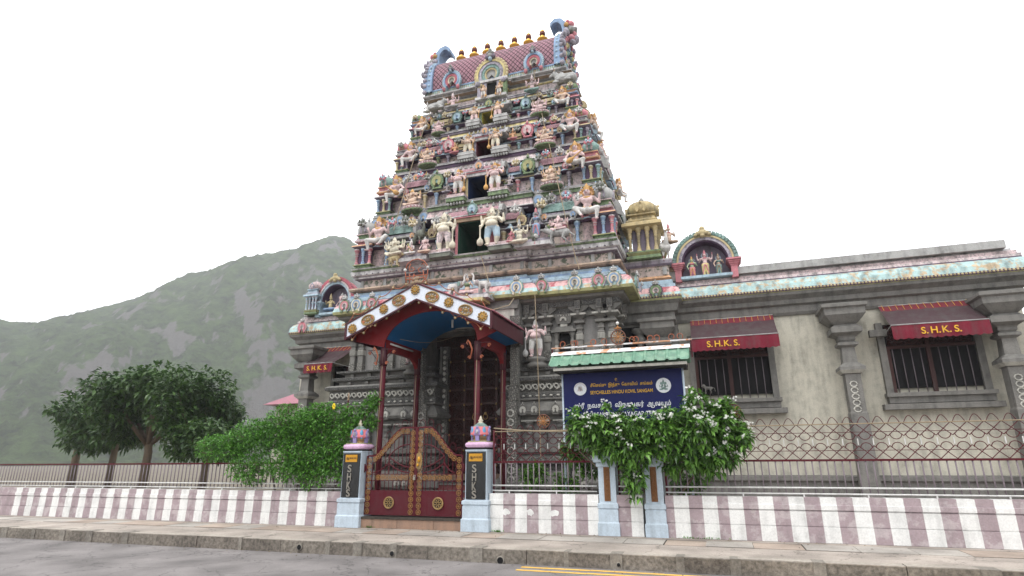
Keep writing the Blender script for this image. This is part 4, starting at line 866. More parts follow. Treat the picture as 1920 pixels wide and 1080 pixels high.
# -- elephant headed deity on a lotus seat, height 1
def elephant_head(x, y, z, r, sk='peach', gd='gold'):
    p = [('e', (x, y, z), (r, r*.95, r*1.05), sk), ('e', (x-.4*r, y-.1*r, z+.45*r), r*.55, sk), ('e', (x+.4*r, y-.1*r, z+.45*r), r*.55, sk)]
    for s in (-1, 1):
        p += [('e', (x+s*1.35*r, y+.1*r, z-.05*r), (r*.6, r*.16, r*.85), sk), ('c', (x+s*.5*r, y-.75*r, z-.45*r), (x+s*.75*r, y-1.25*r, z-.6*r), r*.16, r*.09, 'white')]
    p += [('c', (x, y-.8*r, z-.1*r), (x, y-1.25*r, z-1.0*r), r*.42, r*.32, sk), ('c', (x, y-1.25*r, z-1.0*r), (x-.15*r, y-1.3*r, z-1.8*r), r*.32, r*.24, sk), ('c', (x-.15*r, y-1.3*r, z-1.8*r), (x-.75*r, y-1.3*r, z-2.2*r), r*.24, r*.16, sk)]
    p += [('c', (x, y, z+.8*r), (x, y, z+1.45*r), r*.8, r*.55, gd), ('c', (x, y, z+1.45*r), (x, y, z+2.3*r), r*.45, r*.12, gd), ('e', (x, y-.9*r, z+.75*r), (r*.5, r*.15, r*.25), gd)]
    return p
def eye_pair(x, y, z, r, wide=.45):
    m = MB()
    for s in (-1, 1): m.ell((x+s*r*wide, y-r*.93, z+.0*r), (r*.14, r*.1, r*.09), 'white', 7); m.ell((x+s*r*wide, y-r*1.0, z), (r*.08, r*.08, r*.08), 'black', 6)
    return m.mesh('face_paint')
def lotus_seat(c1, c2, c3):
    m = MB(); m.lathe([(.33, 0, c1), (.36, .03, c1), (.34, .06, c2), (.3, .08, c3), (.3, .12, c3), (.34, .14, c2), (.35, .17, c2), (.3, .19, c3), (.05, .2, c3)], 20, sy=.75)
    for i in range(20): a = 2*pi*i/20; m.ell((.325*cos(a), .325*.75*sin(a), .1), (.045, .045, .05), c2, 6)
    return m.mesh('lotus_seat')
def elephant_deity(base=.2, arms=3):
    b = base; p = [('e', (0, .0, b+.09), (.17, .13, .09), CL), ('e', (0, -.05, b+.21), (.15, .13, .13), SK), ('e', (0, 0, b+.33), (.13, .09, .1), SK), ('c', (-.12, -.03, b+.13), (.12, -.03, b+.13), .06, .06, GD)]
    p += [('c', (.08, -.04, b+.08), (.23, -.14, b+.09), .07, .055, CL), ('c', (.23, -.14, b+.09), (-.02, -.21, b+.045), .05, .032, CL), ('e', (-.05, -.22, b+.04), (.045, .03, .028), SK)]
    p += [('c', (-.08, -.04, b+.08), (-.24, -.12, b+.1), .07, .055, CL), ('c', (-.24, -.12, b+.1), (-.14, -.2, b+.0), .05, .032, CL), ('e', (-.13, -.23, b-.01), (.035, .05, .028), SK)]
    for s in (-1, 1):
        tg = [((.24, 0, .3), (.2, -.12, .27)), ((.25, .02, .33), (.28, -.05, .42)), ((.2, .04, .4), (.24, .02, .53))][:arms]
        if arms > 3: tg += [((.27, .03, .28), (.33, -.03, .34)), ((.22, .04, .38), (.32, .02, .49))]
        for e, h in tg:
            p += [('c', (s*.12, .01, b+.37), (s*e[0], e[1], b+e[2]), .036, .03, SK), ('c', (s*e[0], e[1], b+e[2]), (s*h[0], h[1], b+h[2]), .028, .022, SK)]+hand((s*h[0], h[1]-.01, b+h[2]+.02), (0, -.1, 1), SK, .02)
            p.append(('e', (s*(h[0]), h[1]-.02, b+h[2]+.075), (.016, .016, .035), GD))
    p += elephant_head(0, -.05, b+.5, .092)
    return fuse('body', p, .011), eye_pair(0, -.05, b+.5, .092)
# -- seated muscular attendant, one leg down. height 1
def attendant(pose):
    p = [('e', (0, .02, .33), (.12, .1, .08), CL), ('e', (0, .0, .45), (.085, .065, .1), SK), ('e', (0, -.01, .56), (.135, .085, .1), SK), ('c', (-.075, 0, .37), (.075, 0, .37), .05, .05, GD), ('e', (0, -.06, .62), (.075, .035, .035), GD)]
    for s in (-1, 1): p += [('e', (s*.05, -.06, .56), (.055, .04, .045), SK), ('c', (s*.05, 0, .63), (s*.14, .0, .62), .05, .045, SK)]
    p += [('c', (.07, 0, .32), (.23, -.14, .3), .075, .06, CL), ('c', (.23, -.14, .3), (.2, -.12, .08), .055, .034, CL), ('c', (.2, -.12, .05), (.23, -.19, .025), .032, .026, SK)]
    p += [('c', (-.07, 0, .32), (-.25, -.12, .36), .075, .058, CL), ('c', (-.25, -.12, .36), (-.12, -.16, .18), .055, .034, CL), ('c', (-.11, -.17, .16), (-.1, -.23, .13), .032, .024, SK)]
    if pose == 'up':
        for s in (-1, 1): p += [('c', (s*.15, 0, .61), (s*.25, .02, .5), .04, .033, SK), ('c', (s*.25, .02, .5), (s*.27, -.04, .64), .031, .024, SK)]+hand((s*.275, -.045, .665), (s*.8, -.1, .5), SK, .022)
    elif pose == 'club':
        p += [('c', (.15, 0, .61), (.23, -.03, .48), .04, .033, SK), ('c', (.23, -.03, .48), (.1, -.16, .46), .031, .024, SK)]+hand((.08, -.17, .455), (-1, 0, -.2), SK, .022)
        p += [('c', (-.15, 0, .61), (-.25, 0, .5), .04, .033, SK), ('c', (-.25, 0, .5), (-.22, -.13, .41), .031, .024, SK)]+hand((-.215, -.145, .4), (0, -.5, -1), SK, .022)
    else:
        p += [('c', (.15, 0, .61), (.25, 0, .5), .04, .033, SK), ('c', (.25, 0, .5), (.24, -.13, .39), .031, .024, SK)]+hand((.24, -.15, .38), (0, -1, -.3), SK, .022)
        p += [('c', (-.15, 0, .61), (-.25, 0, .55), .04, .033, SK), ('c', (-.25, 0, .55), (-.2, -.06, .68), .031, .024, SK)]+hand((-.2, -.06, .7), (0, 0, 1), SK, .022)
    p += head(.76, -.02, .08, crown=.17)
    c = None
    if pose == 'club':
        m = MB(); T = Matrix.Translation((.12, -.2, .47)) @ Matrix.Rotation(R(52), 4, 'Y') @ Matrix.Rotation(R(0), 4, 'X'); m.lathe([(.01, -.4), (.05, -.38), (.075, -.31), (.07, -.25), (.035, -.19), (.02, -.15), (.017, .1), (.03, .13), (.01, .17)], 12, m='gold', T=T); c = m.mesh('club')
    return fuse('body', p, .012), face(.76, -.02, .08), halo_mesh(.79, .15), c
# -- simple seated figure (sage, goddess, child)
def seated(kind):
    p = [('e', (0, .02, .1), (.2, .15, .1), CL), ('e', (0, .0, .26), (.12, .09, .13), SK), ('e', (0, 0, .42), (.13, .085, .11), SK if kind != 'goddess' else 'green')]
    for s in (-1, 1):
        p += [('c', (s*.09, -.02, .09), (s*.29, -.13, .09), .085, .065, CL), ('c', (s*.29, -.13, .08), (-s*.02, -.22, .06), .06, .042, CL), ('c', (s*.06, 0, .5), (s*.16, 0, .48), .055, .045, SK)]
        if kind == 'goddess': p += [('e', (s*.055, -.08, .44), (.06, .055, .055), 'green')]
    if kind == 'sage':
        p += [('c', (.17, 0, .48), (.2, -.05, .32), .045, .036, CL), ('c', (.2, -.05, .32), (.15, -.2, .22), .034, .026, SK)]+hand((.14, -.22, .2), (0, -1, 0), SK, .024)
        p += [('c', (-.17, 0, .48), (-.22, -.04, .34), .045, .036, SK), ('c', (-.22, -.04, .34), (-.17, -.16, .46), .034, .026, SK)]+hand((-.17, -.17, .49), (0, 0, 1), SK, .024)
        p += [('e', (0, -.02, .68), (.075, .08, .09), SK), ('c', (0, .02, .52), (0, 0, .62), .045, .045, SK), ('c', (0, -.08, .64), (0, -.12, .44), .06, .02, 'white'), ('e', (0, .03, .7), (.095, .085, .13), 'white'), ('c', (0, .03, .78), (0, .03, .9), .055, .035, 'white'), ('e', (0, -.1, .68), (.014, .018, .022), SK)]
        p += [('c', (-.12, -.06, .5), (.14, -.1, .2), .04, .05, 'orange')]
        fz = (.69, -.02, .075)
    else:
        for s in (-1, 1):
            p += [('c', (s*.17, 0, .48), (s*.25, -.03, .36), .043, .034, SK), ('c', (s*.25, -.03, .36), (s*.2, -.14, .46), .032, .025, SK)]+hand((s*.2, -.15, .49), (0, 0, 1), SK, .024)
        if kind == 'four':
            for s in (-1, 1): p += [('c', (s*.16, .03, .5), (s*.28, .04, .46), .04, .032, SK), ('c', (s*.28, .04, .46), (s*.3, .02, .62), .03, .024, SK)]+hand((s*.3, .01, .65), (0, 0, 1), SK, .024)
        p += head(.68, -.02, .078, crown=.22); p += [('e', (0, -.07, .52), (.07, .03, .03), GD)]
        fz = (.68, -.02, .078)
    return fuse('body', p, .014), face(*fz)
def eleph_small():
    p = [('e', (0, .02, .1), (.2, .15, .1), CL), ('e', (0, -.02, .26), (.15, .13, .14), SK), ('e', (0, 0, .42), (.14, .09, .1), SK)]
    for s in (-1, 1): p += [('c', (s*.09, -.02, .09), (s*.29, -.13, .09), .085, .065, CL), ('c', (s*.29, -.13, .08), (-s*.02, -.22, .06), .06, .042, CL), ('c', (s*.15, 0, .47), (s*.27, -.02, .33), .045, .036, SK), ('c', (s*.27, -.02, .33), (s*.23, -.15, .22 if s < 0 else .4), .034, .027, SK)]+hand((s*.23, -.17, .2 if s < 0 else .43), (0, -.6, 1 if s > 0 else -.3), SK, .024)
    p += elephant_head(0, -.04, .64, .105); return fuse('body', p, .014), eye_pair(0, -.04, .64, .105)
# -- slim standing figure for the arch niches
def standing(kind):
    p = []
    for s in (-1, 1):
        p += [('c', (s*.05, -.01, .03), (s*.055, -.07, .018), .024, .02, SK), ('c', (s*.05, 0, .04), (s*.055, -.01, .24), .035, .048, CL), ('c', (s*.055, -.01, .24), (s*.05, 0, .45), .048, .065, CL), ('c', (s*.04, 0, .68), (s*.1, 0, .675), .042, .036, SK)]
        p += [('c', (s*.11, 0, .67), (s*.17, 0, .56), .03, .025, SK), ('c', (s*.17, 0, .56), (s*.14, -.1, .62 if (kind == 'lord' or s > 0) else .45), .024, .018, SK)]+hand((s*.14, -.11, .64 if (kind == 'lord' or s > 0) else .43), (0, -.2, 1 if (kind == 'lord' or s > 0) else -1), SK, .016)
        if kind == 'lord': p += [('c', (s*.1, .02, .68), (s*.2, .02, .64), .03, .025, SK), ('c', (s*.2, .02, .64), (s*.22, 0, .74), .024, .018, SK)]+hand((s*.22, -.005, .76), (0, 0, 1), SK, .017)+[('c', (s*.22, 0, .78), (s*.22, 0, .86), .012, .016, GD)]
        else: p += [('e', (s*.04, -.05, .64), (.042, .04, .04), CL)]
        p += [('c', (s*.02, -.06, .44), (s*.09, -.05, .14), .018, .012, GD)]
    p += [('e', (0, 0, .46), (.1, .07, .06), CL), ('e', (0, -.005, .55), (.065, .05, .07), SK), ('e', (0, 0, .64), (.085, .055, .07), SK if kind == 'lord' else CL), ('c', (-.07, -.01, .48), (.07, -.01, .48), .035, .035, GD), ('e', (0, -.05, .69), (.055, .025, .03), GD)]
    p += head(.79, -.02, .052, crown=.16); return fuse('body', p, .011), face(.79, -.02, .052), halo_mesh(.8, .1, 'sky', 'lilac')
# -- animals; unit = body length about 1, facing +x
def animal(kind):
    c = {'rat': 'greyskin', 'lion': 'khaki', 'bull': 'grey', 'elephant': 'whiteskin'}[kind]; p = []
    if kind == 'rat':
        p = [('c', (-.3, 0, .45), (.2, 0, .5), .17, .16, c), ('c', (.2, 0, .5), (.48, 0, .62), .14, .1, c), ('c', (.48, 0, .62), (.66, 0, .66), .08, .035, c), ('e', (.44, -.08, .74), (.03, .05, .07), c), ('e', (.44, .08, .74), (.03, .05, .07), c), ('c', (-.42, 0, .45), (-.62, 0, .3), .04, .03, c), ('c', (-.62, 0, .3), (-.56, 0, .06), .03, .015, c)]
        for s in (-1, 1): p += [('c', (.2, s*.1, .42), (.26, s*.11, .22), .065, .04, c), ('c', (.26, s*.11, .22), (.2, s*.11, .05), .036, .028, c), ('c', (.2, s*.11, .03), (.28, s*.11, .025), .03, .022, c), ('c', (-.3, s*.1, .42), (-.2, s*.12, .24), .095, .05, c), ('c', (-.2, s*.12, .24), (-.34, s*.12, .12), .042, .03, c), ('c', (-.34, s*.12, .12), (-.28, s*.12, .03), .03, .026, c)]
        p += [('c', (-.05, -.0, .68), (.05, 0, .68), .1, .1, 'khaki')]
    elif kind == 'lion':
        p = [('c', (-.28, 0, .5), (.18, 0, .52), .15, .17, c), ('c', (.18, 0, .52), (.34, 0, .66), .17, .13, c), ('e', (.38, 0, .72), (.16, .19, .18), 'brown'), ('e', (.47, 0, .72), (.11, .11, .12), c), ('e', (.57, 0, .68), (.06, .07, .055), c), ('c', (-.38, 0, .55), (-.55, 0, .5), .035, .03, c), ('c', (-.55, 0, .5), (-.6, 0, .25), .03, .025, c), ('e', (-.6, 0, .22), .05, 'brown')]
        for s in (-1, 1): p += [('c', (.22, s*.1, .46), (.26, s*.11, .24), .08, .05, c), ('c', (.26, s*.11, .24), (.24, s*.11, .05), .045, .036, c), ('c', (.24, s*.11, .03), (.31, s*.11, .028), .04, .034, c), ('c', (-.26, s*.1, .46), (-.16, s*.12, .28), .1, .06, c), ('c', (-.16, s*.12, .28), (-.28, s*.12, .15), .048, .036, c), ('c', (-.28, s*.12, .15), (-.22, s*.12, .03), .036, .035, c)]
    elif kind == 'bull':
        p = [('c', (-.3, 0, .24), (.2, 0, .27), .2, .2, c), ('e', (.12, 0, .46), (.12, .1, .1), c), ('c', (.22, 0, .34), (.38, 0, .52), .15, .11, c), ('c', (.38, 0, .56), (.56, 0, .46), .1, .065, c), ('c', (-.4, 0, .3), (-.52, .0, .1), .03, .02, c)]
        for s in (-1, 1): p += [('c', (.38, s*.07, .64), (.4, s*.13, .78), .03, .012, 'brown'), ('c', (.34, s*.1, .6), (.3, s*.2, .58), .03, .02, c), ('c', (.2, s*.14, .18), (.4, s*.16, .07), .07, .05, c), ('c', (.4, s*.16, .07), (.2, s*.2, .04), .045, .035, c), ('c', (-.3, s*.15, .16), (-.08, s*.2, .1), .11, .06, c), ('c', (-.08, s*.2, .1), (-.26, s*.24, .04), .05, .035, c)]
    elif kind == 'elephant':
        p = [('c', (-.2, 0, .5), (.12, 0, .52), .22, .21, c), ('e', (.36, 0, .66), (.15, .15, .17), c), ('c', (.15, 0, .55), (.34, 0, .63), .18, .14, c), ('c', (.46, 0, .66), (.58, 0, .82), .08, .065, c), ('c', (.58, 0, .82), (.56, 0, 1.04), .062, .05, c), ('c', (.56, 0, 1.04), (.62, 0, 1.16), .048, .04, c), ('e', (.66, 0, 1.17), .05, c), ('c', (-.4, 0, .58), (-.46, 0, .34), .025, .018, c)]
        for s in (-1, 1): p += [('e', (.3, s*.16, .64), (.1, .035, .15), 'ltpink'), ('c', (.46, s*.07, .6), (.6, s*.09, .62), .028, .014, 'white'), ('c', (.14, s*.12, .42), (.17, s*.12, .05), .085, .065, c), ('c', (-.24, s*.12, .42), (-.2, s*.13, .22), .1, .07, c), ('c', (-.2, s*.13, .22), (-.26, s*.13, .05), .066, .06, c)]
    return fuse('body', p, .016)
def peacock():
    c = 'grey'; p = [('c', (0, 0, .42), (0, .12, .52), .14, .15, c), ('c', (0, -.04, .5), (0, -.14, .68), .1, .055, c), ('c', (0, -.14, .68), (0, -.12, .86), .052, .042, c), ('e', (0, -.14, .91), (.048, .06, .05), c), ('c', (0, -.19, .91), (0, -.26, .88), .02, .006, 'gold'), ('c', (0, .2, .5), (0, .5, .2), .14, .1, 'teal')]
    for s in (-1, 1): p += [('c', (s*.07, .06, .34), (s*.075, .03, .18), .06, .026, c), ('c', (s*.075, .03, .18), (s*.075, .05, .03), .02, .018, 'rose'), ('c', (s*.075, .05, .02), (s*.08, -.06, .015), .018, .012, 'rose'), ('e', (s*.13, .1, .46), (.045, .15, .12), 'white')]
    return fuse('body', p, .014)
ST = {}
ST['guardian'] = guardian(); ST['deity3'] = elephant_deity(.2, 3); ST['deity5'] = elephant_deity(.0, 5); ST['up'] = attendant('up'); ST['club'] = attendant('club'); ST['rest'] = attendant('rest')
ST['sage'] = seated('sage'); ST['goddess'] = seated('goddess'); ST['four'] = seated('four'); ST['plain'] = seated('plain'); ST['child'] = eleph_small(); ST['lord'] = standing('lord'); ST['lady'] = standing('lady')
AN = {k: animal(k) for k in ('rat', 'lion', 'bull', 'elephant')}; AN['peacock'] = peacock()
SEAT = lotus_seat('green', 'pink', 'rose')
def statue(kind, px, py, Y, h_px=None, label='', cat='statue', flip=False, mats=None, rz=0, group=None, h=None, name=None, wx=1.0, dy=0, world=None, halo=None):
    """feet or seat at photo pixel (px, py) on depth Y, top at pixel height h_px"""
    p = at(px, py, Y) if world is None else Vector(world)
    if h is None: h = at(px, h_px, Y).z-p.z
    o = thing(name or {'guardian': 'guardian_statue', 'deity3': 'elephant_headed_statue', 'deity5': 'elephant_headed_statue', 'child': 'elephant_headed_statue', 'up': 'seated_statue', 'club': 'seated_statue', 'rest': 'seated_statue', 'sage': 'sage_statue', 'goddess': 'goddess_statue', 'lord': 'standing_statue', 'lady': 'standing_statue'}.get(kind, 'seated_statue'), (p.x, Y+dy, p.z), label, cat, group, rz, ((-h if flip else h)*wx, h, h))
    M_ = ST[kind]; new('body', M_[0], o, local=True, mats=mats); new('face_paint', M_[1], o, local=True)
    if len(M_) > 2 and halo is not False: new('halo', M_[2], o, local=True, mats=mats)
    if len(M_) > 3 and M_[3]: new('club', M_[3], o, local=True, mats=mats)
    if kind == 'deity3': new('lotus_seat', SEAT, o, local=True)
    return o
G_ = 'statues standing on the painted tiers'
CRM = {'peach': 'creamskin', 'gold': 'creamskin', 'orange': 'grey'}
tn = ['first tier, at the dark green doorway', 'second tier, at the blue doorway', 'third tier, at the dark red doorway', 'fourth tier, at the yellow doorway']
dn = ['dark green', 'blue', 'dark red', 'yellow']
statue('guardian', 832, 471, 15.62, 399, 'cream four-armed guardian with club, left of the dark green doorway', flip=True, mats={**CRM, 'white': 'ltpink'}, group='guardians beside the tower doorways', wx=1.25)
statue('guardian', 923, 461, 15.62, 387, 'cream four-armed guardian in blue shorts, right of the dark green doorway', mats={**CRM, 'white': 'sky'}, group='guardians beside the tower doorways', wx=1.25)
for k, (a, b) in enumerate((((859, 364, 317), (928, 357, 304)), ((877, 291, 251), (929, 280, 241)), ((889, 232, 199), (933, 224, 189)))):
    Y = LV[k+1][2]-.12; sk = ('pinkskin', 'peach', 'peach')[k]; cl = ('white', 'creamskin', 'pinkskin')[k]
    statue('guardian', a[0], a[1]-1, Y, a[2], 'golden crowned guardian with club, left of the %s doorway' % dn[k+1], flip=True, mats={'peach': sk, 'white': cl}, group='guardians beside the tower doorways', wx=1.28)
    statue('guardian', b[0], b[1]-1, Y, b[2], 'golden crowned guardian with club, right of the %s doorway' % dn[k+1], mats={'peach': sk, 'white': cl}, group='guardians beside the tower doorways', wx=1.28)
statue('guardian', 906, 184, 17.2, 159, 'small pale guardian left of the narrow dark opening under the roof vault', flip=True, mats={'orange': 'peach'}, group='guardians beside the tower doorways')
statue('guardian', 936, 178, 17.2, 154, 'small pale guardian right of the narrow dark opening under the roof vault', mats={'orange': 'peach'}, group='guardians beside the tower doorways')
# elephant headed deities
statue('deity5', 740, 481, 15.5, 432, 'cream elephant-headed deity riding a small lion, left side of the first tier', mats={'peach': 'creamskin', 'gold': 'creamskin', 'white': 'creamskin'}, wx=1.2)
statue('deity5', 1048, 434, 15.5, 392, 'pink elephant-headed deity riding a grey rat, right side of the first tier', mats={'peach': 'pinkskin', 'gold': 'pinkskin', 'white': 'pinkskin'}, wx=1.2)
for k, (a, b) in enumerate((((773, 397, 352), (1034, 352, 307)), ((801, 312, 275), (1022, 275, 234)), ((822, 252, 224), (1012, 217, 181)))):
    Y = LV[k+1][2]-.1; c = ('peach', 'peach', 'pinkskin')[k]; g = {'peach': c, 'white': c, 'gold': ('gold', 'gold', 'pinkskin')[k]}
    t = ('tier of the blue doorway', 'tier of the dark red doorway', 'tier of the yellow doorway')[k]
    statue('deity3', a[0], a[1], Y, a[2], 'elephant-headed deity on lotus seat, left side, '+t, mats=g, group='elephant-headed deities on lotus seats', wx=1.28)
    statue('deity3', b[0], b[1], Y, b[2], 'elephant-headed deity on lotus seat, right side, '+t, mats=g, group='elephant-headed deities on lotus seats', wx=1.28)
# seated attendants at the outer corners
for k, (kind, a, b) in enumerate((('up', (708, 473, 405), (1103, 419, 343)), ('club', (741, 383, 328), (1080, 323, 263)), ('rest', (769, 315, 265), (1070, 256, 203)), ('rest', (790, 255, 217), (1055, 204, 160)))):
    Y = LV[k][2]-.02; pose = ('arms raised', 'golden club across the lap', 'hand on the knee', 'arms on the knees')[k]; t = ('first', 'second', 'third', 'fourth')[k]
    statue(kind, a[0], a[1], Y, a[2], 'seated gold-crowned attendant with %s, left corner of the %s tier' % (pose, t), flip=True, mats={'peach': ('pinkskin', 'pinkskin', 'pinkskin', 'peach')[k]}, group='seated attendants at the tier corners', wx=1.08)
    statue(kind, b[0], b[1], Y, b[2], 'seated gold-crowned attendant with %s, right corner of the %s tier' % (pose, t), mats={'peach': ('pinkskin', 'pinkskin', 'pinkskin', 'peach')[k]}, group='seated attendants at the tier corners', wx=1.08)
# first tier extras
def beast(kind, px, py, Y, ln, label, cat, flip=False, mats=None, rz=0):
    p = at(px, py, Y); o = thing(kind+'_statue', (p.x, Y, p.z), label, cat, None, rz, (-ln if flip else ln, ln, ln)); new('body', AN[kind], o, local=True, mats=mats)
    m = MB()
    e = {'rat': (.56, .07, .68), 'lion': (.55, .06, .75), 'bull': (.47, .09, .56), 'elephant': (.44, .12, .7), 'peacock': (0, 0, 0)}[kind]
    if kind != 'peacock':
        for s in (-1, 1): m.ell((e[0], s*e[1], e[2]), .018, 'black', 6)
    else:
        for s in (-1, 1): m.ell((s*.04, -.17, .92), .014, 'black', 6)
    new('eyes', m, o, local=True); return o
beast('lion', 739, 499, 15.5, .52, 'small tan lion carrying the cream deity at the lower left', 'lion statue', rz=0)
beast('rat', 1047, 459, 15.48, .78, 'grey rat carrying the pink elephant-headed deity', 'rat statue', flip=True)
statue('sage', 770, 478, 15.5, 446, 'small white-bearded sage in an orange robe, beside the elephant-headed child', mats={'peach': 'pinkskin', 'white': 'white'})
statue('child', 797, 475, 15.5, 440, 'small pink elephant-headed figure seated beside the bearded sage', mats={'peach': 'pinkskin', 'white': 'peach', 'gold': 'grey'})
statue('four', 974, 458, 15.5, 408, 'cream goddess seated on a ledge with a pink child beside her', mats={'peach': 'creamskin', 'gold': 'grey', 'white': 'creamskin'})
statue('child', 959, 455, 15.42, 430, 'tiny pink elephant-headed child seated beside the cream goddess', mats={'peach': 'rose', 'white': 'rose', 'gold': 'rose'})
statue('lady', 1006, 452, 15.7, 388, 'slim figure in blue and pink behind the cream goddess', mats={'white': 'blue', 'gold': 'rose', 'peach': 'greyskin'})
beast('peacock', 1000, 458, 15.5, .55, 'dark grey bird standing between the cream goddess and the rat', 'bird statue', mats={'grey': 'mossy', 'teal': 'greyskin'}, rz=-.6)
beast('peacock', 790, 458, 15.85, .8, 'moss-covered bird behind the sage on the left', 'bird statue', mats={'grey': 'mossy', 'white': 'mossy', 'teal': 'mossy'}, rz=1.2)
# neck tier
statue('four', 849, 205, 17.15, 172, 'pale pink deity seated before the left small roof arch', mats={'peach': 'pinkskin', 'gold': 'ltpink', 'white': 'greyskin'}, halo=False)
statue('four', 998, 174, 17.15, 138, 'pale pink deity seated before the right small roof arch', mats={'peach': 'pinkskin', 'gold': 'ltpink', 'white': 'teal'})
beast('bull', 819, 208, 17.35, .75, 'grey bull lying at the left end under the roof vault', 'bull statue')
beast('bull', 1059, 158, 17.35, .9, 'grey bull lying at the right end under the roof vault', 'bull statue', flip=True)
statue('plain', 801, 212, 17.4, 190, 'small whitish crouching figure at the far left end under the roof vault', mats={'peach': 'whiteskin', 'gold': 'grey'})
# silhouettes along the right flank
def flank(px, py, top, X, label, kind='up', mats=None, rz=R(75)):
    d = FW + RT*((px-960)/FOC) - UP*((py-540)/FOC); t = X/d.x; p = CAM+d*t; d2 = FW+RT*((px-960)/FOC)-UP*((top-540)/FOC); p2 = CAM+d2*(X/d2.x)
    return statue(kind, 0, 0, p.y, label=label, world=(X, p.y, p.z), h=p2.z-p.z, rz=rz, mats=mats)
flank(1163, 378, 340, CX+4.3, 'rider high on the right flank of the tower at the first tier roof', 'rest', {'peach': 'peach'})
flank(1129, 308, 268, CX+3.75, 'pink figure on the right flank of the tower at the second tier', 'rest', {'peach': 'pinkskin'})
flank(1116, 262, 218, CX+3.6, 'peach figure on the right flank of the tower at the third tier', 'up', {'peach': 'peach'})
# base: goddess between two elephants, pink door guardians
m = MB(); p = at(876, 556, 15.3); m.box(p.x-.95, p.x+.75, 15.05, 15.62, p.z-.14, p.z-.04, 'ledge'); m.box(p.x-.8, p.x+.6, 15.0, 15.62, p.z-.22, p.z-.14, 'yellow'); m.box(p.x-.9, p.x+.7, 15.1, 15.62, p.z-.04, p.z, 'ledge2'); new('statue_shelf', m, tower)
statue('goddess', 876, 553, 15.3, 511, 'goddess in a green blouse seated between two white elephants', mats={'white': 'pinkskin', 'gold': 'greyskin'})
beast('elephant', 906, 551, 15.3, .55, 'white elephant with raised trunk, right of the green-bloused goddess', 'elephant statue', flip=True)
beast('elephant', 852, 556, 15.25, .55, 'white elephant with raised trunk, left of the green-bloused goddess', 'elephant statue', mats={'ltpink': 'teal'})
m = MB(); pa = at(1005, 669, 15.75); pb = at(772, 684, 15.75)
for q in (pa, pb): m = MB(); m.lathe([(.27, -.3, 'stone'), (.29, -.2, 'stone'), (.22, -.17, 'stone'), (.22, -.13, 'stone'), (.27, -.1, 'stone'), (.27, -.02, 'stone'), (.2, 0, 'stone')], 16, c=(q.x, 15.85, q.z)); m.box(q.x-.22, q.x+.22, 15.85, 16.2, q.z-.28, q.z-.04, 'stone'); new('statue_plinth', m, tower)
statue('guardian', 1005, 669, 15.75, 599, 'pink four-armed guardian on a round plinth, right of the wooden doors', mats={'peach': 'pinkskin', 'gold': 'grey', 'white': 'white', 'orange': 'grey'}, group='pink guardians flanking the wooden doors', wx=1.2, halo=False)
statue('guardian', 772, 684, 15.75, 618, 'pink four-armed guardian behind the entrance canopy, left of the wooden doors', flip=True, mats={'peach': 'pinkskin', 'gold': 'grey', 'white': 'white', 'orange': 'grey'}, group='pink guardians flanking the wooden doors', wx=1.2, halo=False)

for (px, py, tp, s_, k) in ((853, 289, 264, 'left', 0), (962, 263, 238, 'right', 1)): statue('plain', px, py, LV[2][2]+.1, tp, 'small orange-red seated figure %s of the dark red doorway, beyond the guardian' % s_, mats={'peach': 'orange', 'white': 'rose', 'gold': 'orange', 'green': 'rose'})
for (px, py, tp, s_) in ((838, 362, 338, 'left'), (955, 350, 326, 'right')): statue('plain', px, py, LV[1][2]+.1, tp, 'small pale figure %s of the blue doorway, tucked behind the guardian' % s_, mats={'peach': 'ltpink', 'white': 'lilac', 'gold': 'grey'})
